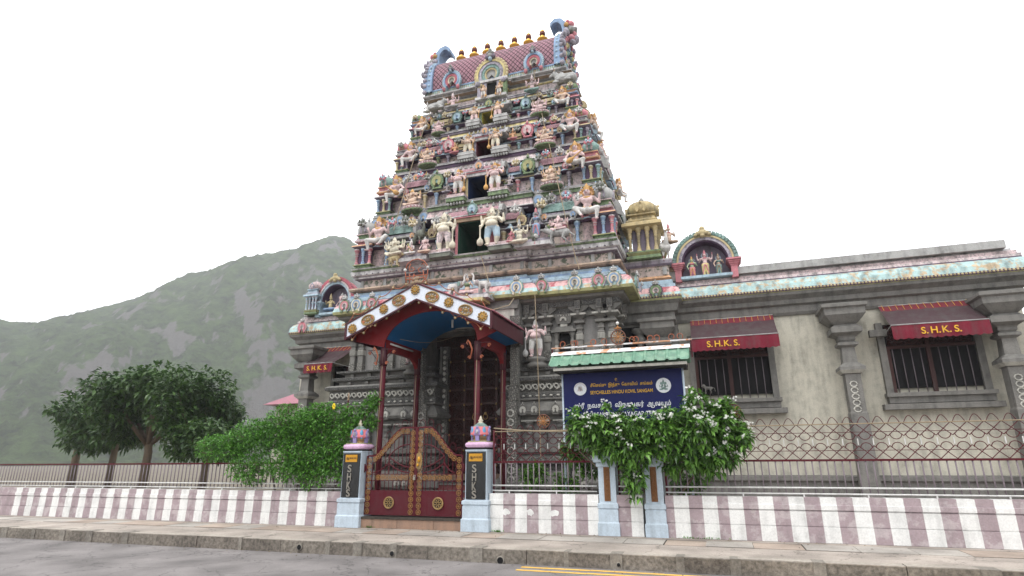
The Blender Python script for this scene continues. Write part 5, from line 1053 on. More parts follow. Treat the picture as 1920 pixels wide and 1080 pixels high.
# ================================================================ WINGS OF THE TEMPLE
YW = 18.0
def wing(side):
    if side > 0: x0, x1 = -2.6, 7.6; lab = 'cream temple wing right of the tower, with arch niche and yellow domed pavilion'
    else: x0, x1 = -14.45, -10.9; lab = 'cream temple wing left of the tower, with red arch niche and small pink pavilion'
    t = thing('temple_wing', ((x0+x1)/2, YW, .05), lab, 'building')
    m = MB(); f = rectfoot(x0, x1, YW, YW+4); m.mould(f, [(.25, .05, 'stone'), (.25, .5, 'stone'), (.15, .55, 'stone'), (.15, .9, 'stone'), (.22, .95, 'stone'), (.22, 1.05, 'stone'), (0, 1.08, 'wing'), (0, 5.5, 'wing')]); new('wall', m, t)
    m = MB(); m.mould(f, [(.05, 5.42, 'stone'), (.1, 5.5, 'stone'), (.1, 5.68, 'stone'), (.2, 5.72, 'stone'), (.22, 5.84, 'stone'), (.36, 5.95, 'stone'), (.38, 6.03, 'olive'), (.4, 6.05, 'plum'), (.4, 6.13, 'aqua'), (.38, 6.28, 'aqua'), (.3, 6.4, 'aqua'), (.2, 6.47, 'plum'), (.2, 6.5, 'ltpink'), (.2, 6.58, 'rose'), (.14, 6.6, 'ltpink'), (.14, 6.68, 'lilac'), (.06, 6.7, 'ledge'), (.06, 6.76, 'ledge')]); new('cornice', m, t)
    m = MB(); x = x0-.3
    while x < x1+.3: m.ell((x, YW-.42, 6.09), (.033, .03, .033), 'khaki', 6); x += .085
    new('bead_row', m, t)
    # arch niche
    ax = at(1323, 500, 17.85).x if side > 0 else at(632, 560, 17.85).x; w_ = .92 if side > 0 else .8; zb = 6.74; y = 17.72
    m = MB(); c1, c2, c3 = ('teal', 'khaki', 'lilac') if side > 0 else ('deeprose', 'ltpink', 'sky')
    z_ = zb+.45; h_ = .95 if side > 0 else .9
    for (ra, rb, c, yy) in ((1.0, .9, c1, 0), (.9, .84, c2, -.05), (.84, .74, c3, -.02), (.74, .7, 'plum', .03)):
        m.band(arc(ax, z_, w_*rb, h_*rb, 0, 180, 26), arc(ax, z_, w_*ra, h_*ra, 0, 180, 26), y+yy, y+.5, c)
    for a in range(0, 181, 7): m.box(-.045, .045, -.04, .1, -.05, .06, c1, T=Matrix.Translation((ax+w_*.98*cos(R(a)), y, z_+h_*.98*sin(R(a)))) @ Matrix.Rotation(R(90-a), 4, 'Y'))
    m.ext([(ax-w_*.74, zb)]+[(ax+w_*.74, zb)]+arc(ax, z_, w_*.74, h_*.74, 0, 180, 20), y+.42, y+.48, 'purple')
    pcx = 'rose' if side > 0 else 'sky'
    for s in (-1, 1):
        q = ax+s*w_*.87; m.box(q-.09, q+.09, y-.05, y+.5, zb-.1, z_-.2, pcx)
        for i, (e, zz) in enumerate(((.02, 0), (.05, .06), (.08, .12), (.12, .18))): m.box(q-.09-e, q+.09+e, y-.05-e, y+.5, z_-.2+zz*.9, z_-.2+zz*.9+.05, pcx)
    m.box(ax-w_*.8, ax+w_*.8, y-.08, y+.5, zb-.04, zb+.04, 'sky'); m.box(ax-w_*.9, ax+w_*.9, y+.48, y+.6, zb, z_+.2, 'stone')
    for dx, dz, r in ((0, 0, .13), (-.13, -.03, .08), (.13, -.03, .08), (0, .12, .08), (-.2, -.08, .06), (.2, -.08, .06), (0, -.1, .08)): m.ell((ax+dx, y-.08, z_+h_*.98+dz), (r, .08, r*.9), 'khaki', 8)
    new('arch_niche', m, t)
    # parapet between arch and pavilion
    m = MB()
    if side > 0: m.box(-1.1, ax-w_*.95, 17.75, 18.1, 6.7, 7.0, 'grey'); m.box(-1.1, ax-w_*.95, 17.7, 18.1, 7.0, 7.12, 'brown')
    m.box(ax+w_*.95 if side > 0 else x0+.1, x1-.1 if side > 0 else ax-w_*.95, 17.75, 18.1, 6.74, 6.95, 'grey'); new('parapet', m, t)
    # columns
    def big_column(cx, cy):
        m = MB(); q = 'stone'
        m.lathe([(.3, .05, q), (.3, .5, q), (.22, .6, q), (.2, 1.2, q), (.2, 2.6, q), (.18, 2.65, q), (.18, 3.6, q), (.22, 3.62, 'stonelt'), (.3, 3.7, q), (.3, 3.78, q), (.17, 3.9, q), (.15, 4.3, q), (.24, 4.36, q), (.24, 4.42, q), (.17, 4.46, q), (.2, 4.5, q), (.2, 4.56, q), (.22, 4.6, q), (.36, 4.68, q), (.36, 4.82, q), (.3, 4.86, q), (.26, 4.9, q), (.32, 4.95, q), (.4, 5.04, q), (.48, 5.14, q), (.48, 5.3, q), (.54, 5.34, q), (.54, 5.42, q), (.4, 5.46, q)], 4, c=(cx, cy, 0), sq=True)
        for z in np.arange(2.7, 3.5, .16): m.tube([(cx-.02+.08*cos(a), cy-.19, z+.07*sin(a)) for a in np.linspace(0, 6, 9)], .018, 'stonelt', 5)
        return m
    for cx in ((-1.42, 3.4, 6.9) if side > 0 else (-13.68,)): new('column', big_column(cx, 17.45), t)
    if side > 0: m = MB(); m.lathe([(.14, .05, 'stone'), (.12, 3.6, 'stone'), (.12, 4.4, 'stone'), (.09, 4.5, 'stone'), (.13, 4.6, 'stone'), (.08, 4.7, 'stone'), (.16, 4.85, 'stone'), (.16, 4.92, 'stone'), (.1, 5.0, 'stone'), (.24, 5.12, 'stone'), (.24, 5.2, 'stone')], 12, c=(-1.95, 17.3, 0)); new('slim_column', m, t)
    # bay between tower and wing with its dark porch
    if side > 0:
        b0, b1 = -2.65, -.98
        m = MB(); m.box(b0, b1+.1, 17.5, 17.99, .05, 5.4, 'stone'); m.box(b0, -1.62, 17.45, 17.5, .05, 5.3, 'darkin'); m.mould(rectfoot(b0, b1, 17.45, 18.4), [(.0, 5.4, 'stone'), (.06, 5.46, 'stone'), (.06, 5.66, 'stone'), (.15, 5.7, 'stone'), (.2, 5.9, 'stone'), (.3, 6.0, 'olive'), (.32, 6.06, 'plum'), (.3, 6.14, 'aqua'), (.28, 6.22, 'redband'), (.24, 6.34, 'redband'), (.15, 6.42, 'sky'), (.15, 6.52, 'navy'), (.08, 6.54, 'sky'), (.08, 6.66, 'navy'), (0, 6.68, 'orange'), (.06, 6.74, 'orange'), (.0, 6.82, 'scene'), (0, 7.1, 'scene'), (.04, 7.12, 'purple'), (.1, 7.18, 'ledge2'), (.12, 7.28, 'ledge'), (.12, 7.32, 'ledge')])
        for q in (b0+.4, b1-.12): m.box(q-.06, q+.06, 17.4, 17.46, 6.84, 7.08, 'grey')
        x = b0
        while x < b1+.3: m.ell((x, 17.13, 6.1), .033, 'khaki', 6); x += .085
        new('bay', m, t); new('kudu', KB[1], t, (-1.38, 17.1, 6.08), sc=(.42, .4, .38), mats={'lilac': 'plum', 'rose': 'green'})
        pv = pavilion(t, -1.66, 17.65, 7.34, 1.02, 1.95, 'ochre', 'khaki', 'ochre')
    else: pavilion(t, at(586, 570, 17.6).x, 17.75, 6.74, .55, 1.25, 'sky', 'pink', 'lilac'); new('kudu', KB[1], t, (at(566, 620, 17.5).x, 17.5, 6.05), sc=(.42, .4, .4), mats={'lilac': 'pink', 'green': 'rose'})
    # windows, doors
    if side > 0:
        for k, xa in enumerate((-.5, 4.4)):
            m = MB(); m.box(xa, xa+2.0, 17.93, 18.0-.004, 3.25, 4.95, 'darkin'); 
            m.box(xa-.16, xa, 17.85, 18, 3.1, 5.0, 'stone'); m.box(xa+2.0, xa+2.16, 17.85, 18, 3.1, 5.0, 'stone'); m.box(xa-.2, xa+2.2, 17.7, 18, 3.02, 3.12, 'stone'); m.box(xa-.16, xa+2.16, 17.78, 18, 2.86, 3.02, 'stone'); m.box(xa-.3, xa+2.3, 17.72, 18, 2.7, 2.84, 'stone'); m.box(xa-.35, xa+.05, 17.72, 17.9, 4.62, 4.8, 'stone')
            o = new('window', m, t)
            m = MB(); m.box(xa+.0, xa+.08, 17.86, 17.93, 3.12, 4.3, 'woodf'); m.box(xa+.9, xa+1.0, 17.86, 17.93, 3.12, 4.95, 'woodf'); m.box(xa, xa+2, 17.87, 17.93, 4.28, 4.36, 'woodf')
            for a, b in ((.05, .88), (1.02, 1.95)): m.box(xa+a, xa+b, 17.9, 17.925, 4.38, 4.93, 'wood')
            new('window_frame', m, o)
            m = MB()
            for i in range(9): q = xa+.14+i*.21; m.tube([(q, 17.9, 3.14), (q, 17.9, 4.29)], .012, 'bars', 6)
            new('window_bars', m, o)
    else:
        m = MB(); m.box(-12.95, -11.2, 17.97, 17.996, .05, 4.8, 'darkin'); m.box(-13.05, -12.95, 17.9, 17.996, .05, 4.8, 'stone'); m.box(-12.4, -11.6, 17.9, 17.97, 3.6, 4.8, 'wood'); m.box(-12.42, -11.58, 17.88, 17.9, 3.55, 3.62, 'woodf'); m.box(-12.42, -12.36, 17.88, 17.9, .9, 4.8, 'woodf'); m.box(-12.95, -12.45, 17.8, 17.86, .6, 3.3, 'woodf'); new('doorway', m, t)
    return t
def pavilion(t, x, y, z, w_, h_, c1, c2, c3):
    m = MB(); hc = h_*.42
    m.lathe([(.5*w_, 0, 'green'), (.5*w_, .04*h_, 'green'), (.44*w_, .06*h_, 'olive'), (.5*w_, .1*h_, 'green'), (.5*w_, .12*h_, 'green')], 4, c=(x, y, z), sq=True); m.lathe([(.32*w_, .1*h_, 'purple'), (.32*w_, hc+.1*h_, 'purple')], 4, c=(x, y, z), sq=True)
    m.lathe([(.42*w_, hc+.08*h_, c1), (.6*w_, hc+.12*h_, c1), (.58*w_, hc+.17*h_, c3), (.42*w_, hc+.22*h_, c1), (.4*w_, hc+.26*h_, c1)], 4, c=(x, y, z), sq=True)
    o = new('pavilion', m, t)
    ck = column_kit(c1, c2)
    for u in (-.38, -.12, .14, .38): new('column', ck, o, (x+u*w_, y-.42*w_, z+.11*h_), sc=(.5*w_, .5*w_, hc*.98))
    for v in (-.1, .2, .42): new('column', ck, o, (x+.4*w_, y+v*w_, z+.11*h_), sc=(.5*w_, .5*w_, hc*.98))
    new('domed_roof', dome_kit(c1, c1 if h_ > 1.5 else 'lilac', c1, c1 if h_ > 1.5 else 'pink'), o, (x, y, z+hc+.2*h_), sc=(.92*w_, .92*w_, h_*.5))
    return o
paint('ochre', 184, 160, 104, .8)
wing(1); wing(-1)
beast('peacock', 1250, 489, 17.35, 1.0, 'large white peacock statue beside the yellow domed pavilion', 'peacock statue', mats={'grey': 'white', 'teal': 'khaki'}, rz=.3)
statue('plain', 1255, 458, 17.5, 417, 'rider in pale pink on the large white peacock', mats={'peach': 'peach', 'gold': 'rose', 'white': 'brown'}, rz=R(20))
statue('lord', 1325, 521, 17.86, 467, 'four-armed central deity in yellow cloth inside the right arch niche', mats={'peach': 'pinkskin', 'white': 'yellow', 'gold': 'rose'}, group=None, wx=1.1)
statue('lady', 1300, 524, 17.86, 479, 'green-skinned goddess in a pink skirt inside the right arch niche', mats={'peach': 'greenskin', 'white': 'rose'}, wx=1.1)
statue('lady', 1350, 518, 17.86, 474, 'goddess in a turquoise skirt at the right end of the arch niche', mats={'peach': 'peach', 'white': 'teal', 'gold': 'brown'}, wx=1.1)
statue('plain', 619, 583, 17.86, 549, 'gold-crowned deity seated inside the red arch niche on the left wing', mats={'peach': 'khaki', 'white': 'blue', 'gold': 'khaki'})
statue('child', 641, 582, 17.86, 545, 'pink elephant-headed deity inside the red arch niche on the left wing', mats={'peach': 'pinkskin', 'gold': 'grey', 'white': 'ltpink'})
beast('lion', 1329, 738, 17.75, .3, 'small grey dog figure resting on the window sill', 'dog figure', flip=True, mats={'khaki': 'stone', 'brown': 'stone'})

# ---- text helper
def text(body, cx, z, y, h, m_, parent, name, width=None, depth=.006, sp=1.0, label=None, off=.012):
    c = bpy.data.curves.new('t', 'FONT'); c.body = body; c.align_x = 'CENTER'; c.size = 1; c.extrude = .01; c.offset = off; c.space_character = sp
    o = bpy.data.objects.new('t', c); COL.objects.link(o); dg = bpy.context.evaluated_depsgraph_get(); dg.update(); me = bpy.data.meshes.new_from_object(o.evaluated_get(dg)); bpy.data.objects.remove(o)
    co = np.empty(len(me.vertices)*3); me.vertices.foreach_get('co', co); co = co.reshape(-1, 3)
    mn, mx_ = co.min(0), co.max(0); sz = mx_-mn; k = h/sz[1]; kx = k if width is None else width/sz[0]
    out = np.stack([(co[:, 0]-(mn[0]+mx_[0])/2)*kx+cx, y-(co[:, 2]-mn[2])/max(sz[2], 1e-6)*depth, (co[:, 1]-mn[1])*k+z], 1)
    me.vertices.foreach_set('co', out.ravel()); me.materials.clear(); me.materials.append(P[m_]); me.update()
    o = new(name, me, parent); 
    if label: o['label'] = label
    return o
# ---- awnings
def awning(xa, xb, yt, zt, xa2, xb2, yb_, zb_, vh, label, letters, lx):
    t = thing('window_awning', ((xa+xb)/2, yt, zb_), label, 'awning')
    m = MB(); n = 28
    def row(a, b, ra, rb, mt):
        vs = []; fs = []
        for i in range(n+1):
            u = i/n; vs += [a(u), b(u)]
        for i in range(n): fs.append((2*i, 2*i+2, 2*i+3, 2*i+1))
        m.add(vs, fs, mt, True)
    Pt = lambda u, k: (xa+(xb-xa)*u+((xa2+(xb2-xa2)*u)-(xa+(xb-xa)*u))*k, yt+(yb_-yt)*k, zt+(zb_-zt)*k-.05*sin(pi*k)*(1)+.008*sin(u*40+k*3))
    row(lambda u: Pt(u, 0), lambda u: Pt(u, .22), 0, 0, 'cloth')
    row(lambda u: Pt(u, .22), lambda u: Pt(u, .6), 0, 0, 'clothdk'); row(lambda u: Pt(u, .6), lambda u: Pt(u, 1), 0, 0, 'clothdk')
    new('canopy_cloth', m, t)
    m = MB(); N = n*4; vs = []; fs = []
    for i in range(N+1):
        u = i/N; x = xa2+(xb2-xa2)*u; w1 = .018*sin(u*31); vs += [(x, yb_+w1*.3, zb_), (x, yb_-.02+w1, zb_-vh*.5), (x, yb_-.03+w1*1.4, zb_-vh-.03*abs(sin(u*pi*(xb2-xa2)/.16)))]
    for i in range(N): fs += [(3*i, 3*i+3, 3*i+4, 3*i+1), (3*i+1, 3*i+4, 3*i+5, 3*i+2)]
    m.add(vs, fs, 'cloth', True); new('valance', m, t)
    m = MB(); m.tube([(xa2, yb_, zb_+.01), (xb2, yb_, zb_+.01)], .016, 'grey', 6); m.tube([(xa, yt, zt), (xb, yt, zt)], .02, 'grey', 6); m.tube([(xa2, yb_, zb_), (xa, yt, zb_-.1)], .012, 'grey', 5); m.tube([(xb2, yb_, zb_), (xb, yt, zb_-.1)], .012, 'grey', 5)
    new('awning_frame', m, t)
    m = MB()
    for i in range(int((xb-xa)/.16)):
        q = (i+.5)/int((xb-xa)/.16); a = Pt(q, 0); b = Pt(q, .21); m.tube([(a[0], a[1]-.01, a[2]+.012), (b[0], b[1]-.01, b[2]+.014)], .005, 'letter', 4)
    new('stripe_trim', m, t)
    for i, ch in enumerate('SHKS'):
        text(ch+'.', lx+(i-1.5)*.235, zb_-vh*.78, yb_-.05, vh*.5, 'letter', t, 'letter', depth=.008)
    return t
awning(-.52, 1.75, 17.9, 5.46, -.52, 1.75, 17.05, 4.75, .34, 'maroon cloth awning over the barred window of the right wing, gold letters', 'S.  H.  K.  S.', .32)
awning(4.4, 6.5, 17.9, 5.46, 4.4, 6.5, 17.05, 4.75, .34, 'maroon cloth awning furthest right, over the second barred window', 'S.  H.  K.  S.', 5.45)
awning(-13.5, -12.0, 17.9, 5.5, -13.5, -12.33, 16.95, 4.76, .3, 'maroon cloth awning over the dark doorway of the left wing, gold letters', 'S.  H.  K.  S.', -12.92)
# ================================================================ STREET FRONT: striped wall, pillars, gate, fences
YF = 13.1
def wall_section(x0, x1, bounds, first, label):
    t = thing('boundary_wall', ((x0+x1)/2, YF+.12, 0), label, 'wall', 'striped sections of the boundary wall')
    m = MB(); xs = [x0]+[b for b in bounds if x0+.02 < b < x1-.02]+[x1]; c = first
    for a, b in zip(xs[:-1], xs[1:]):
        q = 'wallw' if c == 0 else 'wallp'; pr = [(.02, 0), (.02, .27), (-.004, .275), (-.004, .29), (.01, .292), (.01, .55), (-.012, .555), (-.012, .575), (.022, .577), (.022, .66), (.005, .667), (.005, .8)]
        for (o, z), (o2, z2) in zip(pr[:-1], pr[1:]): m.add([(a, YF-o, z), (b, YF-o, z), (b, YF-o2, z2), (a, YF-o2, z2)], [(0, 1, 2, 3)], q)
        m.add([(a, YF-.005, .8), (b, YF-.005, .8), (b, YF+.25, .8), (a, YF+.25, .8), (a, YF+.25, 0), (b, YF+.25, 0)], [(0, 1, 2, 3), (3, 2, 5, 4)], q); c = 1-c
    m.add([(x0, YF, 0), (x0, YF, .8), (x0, YF+.25, .8), (x0, YF+.25, 0)], [(0, 1, 2, 3)], 'wallw'); m.add([(x1, YF, 0), (x1, YF, .8), (x1, YF+.25, .8), (x1, YF+.25, 0)], [(3, 2, 1, 0)], 'wallw')
    o = new('striped_wall', m, t); 
    k = MB(); rr = random.Random(int(x0*10)+50)
    if x1 > -5.1:      # flaked plaster scars on the mauve stripes near the gate
        for bx in ((-4.66, .42), (-4.1, .42), (-3.55, .42)) if x0 < -4 else ():
            pts = [(bx[0]+.09*cos(a)*rr.uniform(.6, 1.2), bx[1]+.075*sin(a)*rr.uniform(.6, 1.25)) for a in np.linspace(0, 2*pi, 16)[:-1]]; k.ext(pts, YF-.0125, YF-.01, 'wallw')
    if k.v: new('flaked_plaster', k, t)
    return t
bx = [at(px, 990, YF).x for px in (944, 966.5, 988.5, 1010.5, 1034, 1057, 1080.5, 1103.5)]
wall_section(-5.06, -2.58, bx, 0, 'striped wall section right of the gate with flaked plaster scars')
wall_section(-2.2, -1.66, [at(1185, 990, YF).x], 1, 'short striped wall section between the two blue-grey pillars')
wall_section(-1.2, 8.0, [at(px, 990, YF).x for px in (1267, 1295.5, 1321.5, 1349.5)]+[.02+.275*i for i in range(0, 30)], 1, 'long striped wall section to the right of the blue-grey pillar pair')
wall_section(-22., -9.0, sorted([at(px, 960, YF).x for px in (574, 592, 612)]+[at(574, 960, YF).x-.275*i for i in range(1, 40)]), 1 if (1+40) % 2 else 0, 'striped wall section left of the gate beneath the green creeper')
def pyr(m, cx, cy, pr, q): m.lathe([(r, z, q) for r, z in pr], 4, c=(cx, cy, 0), sq=True)
def dome_top(parent, cx, cy, z, sc=1.0):
    m = MB(); m.lathe([(.24, 0, 'dark'), (.24, .04, 'ltpink')], 4, c=(cx, cy, z), sq=True)
    n = 44; pr = [(.26, .04), (.315, .06), (.33, .11), (.31, .15), (.27, .17)]
    vs = []
    for r, zz in pr:
        for i in range(n):
            a = 2*pi*(i+.5)/n; k = (abs(cos(a))**6+abs(sin(a))**6)**(-1/6); q = 1+.025*(i % 2)*(zz < .16); vs.append((cx+r*k*cos(a)*q*.92, cy+r*k*sin(a)*q*.92, z+zz))
    m.add(vs, [(j*n+i, j*n+(i+1) % n, (j+1)*n+(i+1) % n, (j+1)*n+i) for j in range(len(pr)-1) for i in range(n)]+[tuple(4*n+i for i in range(n))], 'lotus')
    m.lathe([(.23, .165, 'olive'), (.23, .19, 'olive'), (.18, .2, 'khaki')], 4, c=(cx, cy, z), sq=True)
    m.lathe([(.17, .195, 'peach2'), (.17, .3, 'peach2'), (.185, .305, 'dome'), (.24, .33, 'dome'), (.24, .36, 'dome'), (.215, .43, 'dome'), (.2, .52, 'teal'), (.17, .54, 'teal'), (.09, .6, 'teal'), (.08, .61, 'cream'), (.04, .63, 'cream'), (.065, .67, 'cream'), (.03, .7, 'cream'), (.035, .72, 'cream'), (.008, .78, 'cream')], 16, c=(cx, cy, z))
    for k in range(8):
        a = -pi/2+k*pi/4; T = Matrix.Translation((cx+.205*cos(a), cy+.205*sin(a), z)) @ Matrix.Rotation(a+pi/2, 4, 'Z')
        if k % 2 == 0:
            m.box(-.045, .045, -.02, .05, .195, .32, 'violet', T=T); m.ell((0, -.01, .4), (.075, .035, .1), 'violet', 10, T=T); m.ell((0, -.035, .4), (.04, .02, .06), 'lilac', 8, T=T); m.ell((0, -.02, .5), (.035, .03, .04), 'violet', 7, T=T)
            for s in (-1, 1): m.ell((s*.06, -.01, .34), (.03, .025, .03), 'violet', 6, T=T)
        else: m.ell((0, .0, .42), (.045, .03, .1), 'skyb', 8, T=T); m.ell((0, -.015, .32), (.03, .025, .03), 'skyb', 6, T=T)
    m.lathe([(.2, .25, 'dark'), (.2, .253, 'dark')], 16, c=(cx, cy, z)); return new('kalasha_dome', m, parent)
P['lotus'] = mat('lotus_pink', pc(214, 176, 208), .7, .35); P['dome'] = mat('dome_coral', pc(216, 122, 128), .65, .3); P['violet'] = mat('dome_violet', pc(142, 130, 176), .7, .3); P['skyb'] = mat('dome_sky', pc(96, 158, 196), .7, .25); P['peach2'] = mat('dome_apricot', pc(206, 168, 122), .7, .3); P['goldplate'] = mat('gold_plate', pc(200, 146, 44), .35, .15, .03, metal=.3)
def gate_pillar(x0, label):
    cx = x0+.26; cy = 13.26; t = thing('gate_pillar', (cx, cy, 0), label, 'gate pillar', 'pillars on both sides of the gate')
    m = MB(); pyr(m, cx, cy, [(.335, 0), (.335, .25), (.31, .28), (.31, .53), (.3, .54), (.3, .56), (.325, .57), (.325, .64), (.265, .67), (.26, 1.72), (.27, 1.73), (.27, 1.76)], 'pillar'); new('shaft', m, t)
    yf = cy-.26; m = MB(); m.box(cx-.235, cx+.235, yf-.03, yf-.001, .68, 1.71, 'granite'); o = new('name_plaque', m, t)
    g = MB(); g.box(cx-.165, cx+.165, yf-.045, yf-.031, 1.5, 1.67, 'goldplate'); new('gold_plate', g, o); text('ஆலயம்', cx, 1.545, yf-.046, .085, 'granite', o, 'gold_plate_lettering', depth=.003)
    for ch, z in zip('SHKS', (1.26, 1.065, .87, .69)): text(ch, cx-.03, z, yf-.031, .175, 'steel', o, 'letter', depth=.02, width=.105)
    dome_top(t, cx, cy, 1.76); return t
gate_pillar(-5.61, 'right gate pillar with black plaque reading S H K S and painted dome')
gate_pillar(at(641, 900, 13.0).x, 'left gate pillar half under the creeper, plaque letters partly tarnished')
def small_pillar(x0, x1, label):
    cx = (x0+x1)/2; cy = 13.25; w_ = (x1-x0)/2; t = thing('wall_pillar', (cx, cy, 0), label, 'wall pillar', 'pair of blue-grey wall pillars under the white-flowered shrub')
    m = MB(); pyr(m, cx, cy, [(w_, 0), (w_, .24), (w_-.02, .27), (w_-.02, .5), (w_-.03, .51), (w_-.03, .53), (w_-.01, .54), (w_-.01, .62), (w_-.045, .65), (w_-.045, 1.36), (w_-.01, 1.38), (w_-.01, 1.45), (w_+.04, 1.47), (w_+.05, 1.54), (w_+.03, 1.6), (w_-.02, 1.62), (w_-.02, 1.65)], 'pillar'); new('shaft', m, t)
    m = MB(); yf = cy-w_+.045; m.box(cx-.065, cx+.065, yf-.012, yf-.001, .68, 1.37, 'brownpanel')
    z = .76
    while z < 1.33: m.tube([(cx+.035*cos(a), yf-.014, z+.045*sin(a)) for a in np.linspace(0, 5.6, 10)], .01, 'brownpanel', 5); z += .1
    new('carved_panel', m, t); m = MB(); m.lathe([(.15, 0, 'khaki'), (.15, .12, 'khaki'), (.18, .14, 'brown'), (.22, .2, 'rose'), (.2, .34, 'orange'), (.12, .45, 'teal'), (.03, .5, 'cream'), (.01, .6, 'cream')], 12, c=(cx, cy, 1.65))
    for i in range(8): a = i*pi/4; m.box(-.02, .02, -.17, -.13, 1.65, 1.77, 'cream', T=Matrix.Translation((cx, cy, 0)) @ Matrix.Rotation(a, 4, 'Z')); m.ell((cx+.19*cos(a), cy+.19*sin(a), 1.86), (.04, .04, .06), 'brown', 7)
    new('kalasha_top', m, t); return t
P['brownpanel'] = mat('carved_brown_panel', pc(116, 78, 46), .7, .4, .4)
small_pillar(at(1122, 1003, 13.03).x, at(1163, 1005, 13.03).x, 'left one of the two blue-grey wall pillars with brown carved panel')
small_pillar(at(1211, 1007, 13.03).x, at(1254, 1008, 13.03).x, 'right one of the two blue-grey wall pillars with brown carved panel')
# ---- fences on the wall
def fence(x0, x1, lattice, label):
    t = thing('fence_panel', ((x0+x1)/2, 13.22, .8), label, 'fence', 'metal fence panels on top of the striped wall'); y = 13.22
    m = MB()
    for z, r in ((.86, .016), (.97, .018)): m.tube([(x0, y-.02, z), (x1, y-.02, z)], r, 'rail', 6)
    x = x0+.4
    while x < x1: m.box(x-.012, x+.012, y-.03, y-.01, .8, .86, 'rail'); x += 1.1
    new('rail', m, t)
    m = MB(); x = x0+.05
    while x < x1: m.tube([(x, y, .84), (x, y, 1.47)], .014, 'bars', 6); x += .132
    new('upright_bars', m, t)
    m = MB(); m.box(x0, x1, y-.02, y+.02, 1.46, 1.5, 'maroon'); m.tube([(x0+.02, y, .8), (x0+.02, y, 2.2 if lattice else 1.5)], .022, 'maroon', 6); new('maroon_rail', m, t)
    if lattice:
        m = MB(); p_ = .262; x = x0+.14; k = 0
        while x < x1-.1:
            for zc, up in ((1.62, 1), (1.98, 0)):
                m.tube([(x+.1*cos(a), y, zc+.1*sin(a)+(.08 if up else -.02)) for a in (np.linspace(0, pi, 9) if up else np.linspace(pi, 2*pi, 9))], .008, 'maroon', 5)
            m.tube([(x-.13, y, 1.5), (x+.13, y, 1.74)], .008, 'maroon', 5); m.tube([(x+.13, y, 1.5), (x-.13, y, 1.74)], .008, 'maroon', 5)
            m.tube([(x-.13, y+.01, 1.92), (x+.13, y+.01, 2.16)], .008, 'maroon', 5); m.tube([(x+.13, y+.01, 1.92), (x-.13, y+.01, 2.16)], .008, 'maroon', 5)
            m.tube([(x-.1+.2*q, y, 2.16+.13*sin(pi*q)) for q in np.linspace(0, 1, 8)], .007, 'maroon', 5)
            x += p_; k += 1
        for z in (1.66, 2.0, 2.16): m.tube([(x0, y, z), (x1, y, z)], .006 if z != 2.16 else .012, 'maroon' if z != 2.16 else 'rope', 5)
        x = x0+.27
        while x < x1-.05: m.box(x-.008, x+.008, y-.012, y+.012, 1.76, 1.88, 'rail'); x += p_
        new('maroon_lattice', m, t)
    return t
fence(-5.02, -2.62, True, 'fence panel with maroon lattice between the gate and the pillar pair')
fence(-2.16, -1.68, False, 'short fence panel between the two blue-grey pillars, behind hanging leaves')
fence(-1.18, 7.9, True, 'long fence panel right of the pillar pair, partly behind the white-flowered shrub')
fence(-22, -9.03, False, 'fence panel left of the gate, mostly under the green creeper')
# ---- gate
m = MB(); xs_ = [-8.42, -8.02, -7.35, -6.4, -5.68]
for a, b in zip(xs_[:-1], xs_[1:]): m.box(a+.004, b-.004, 13.03, 13.5, 0, .2, 'threshold')
m.box(-8.44, -5.66, 13.05, 13.5, .0, .03, 'joint'); m.box(-8.42, -5.68, 13.01, 13.5, .2, .245, 'joint'); tag(new('gate_threshold', m), 'brown stone block threshold under the maroon gate', 'threshold')
GX = at(779.5, 900, 13.18).x; XL = at(686, 900, 13.18).x; XR = at(868, 900, 13.18).x
def topz(u, W): # outline
    q = u/W
    if q < .3: return 2.3
    if q > .84: return 1.64
    k = (q-.3)/.54; return 2.3-.66*(k*k*(3-2*k)*.45+k*.55)
ROS = None
P['brassdk'] = mat('weathered_brass', pc(150, 108, 62), .5, .5, .2, metal=.25)
def rosette():
    m = MB(); m.tube([(.058*cos(a), 0, .058*sin(a)) for a in np.linspace(0, 2*pi, 17)[:-1]], .0075, 'brassdk', 6, closed=True); m.lathe([(.018, -.008), (.018, .008)], 8, m='brassdk', T=Matrix.Rotation(pi/2, 4, 'X'))
    for k in range(6):
        a = k*pi/3+pi/6; m.ell((.034*cos(a), 0, .034*sin(a)), (.009, .006, .02), 'brass', 6) if False else m.box(-.005, .005, -.005, .005, .012, .056, 'brassdk', T=Matrix.Rotation(a, 4, 'Y'))
    m.lathe([(.06, .004), (.06, .008)], 16, m='rustback', T=Matrix.Rotation(-pi/2, 4, 'X')) if False else None
    return m.mesh('brass_rosette')
P['rustback'] = P['maroon']; ROS = rosette()
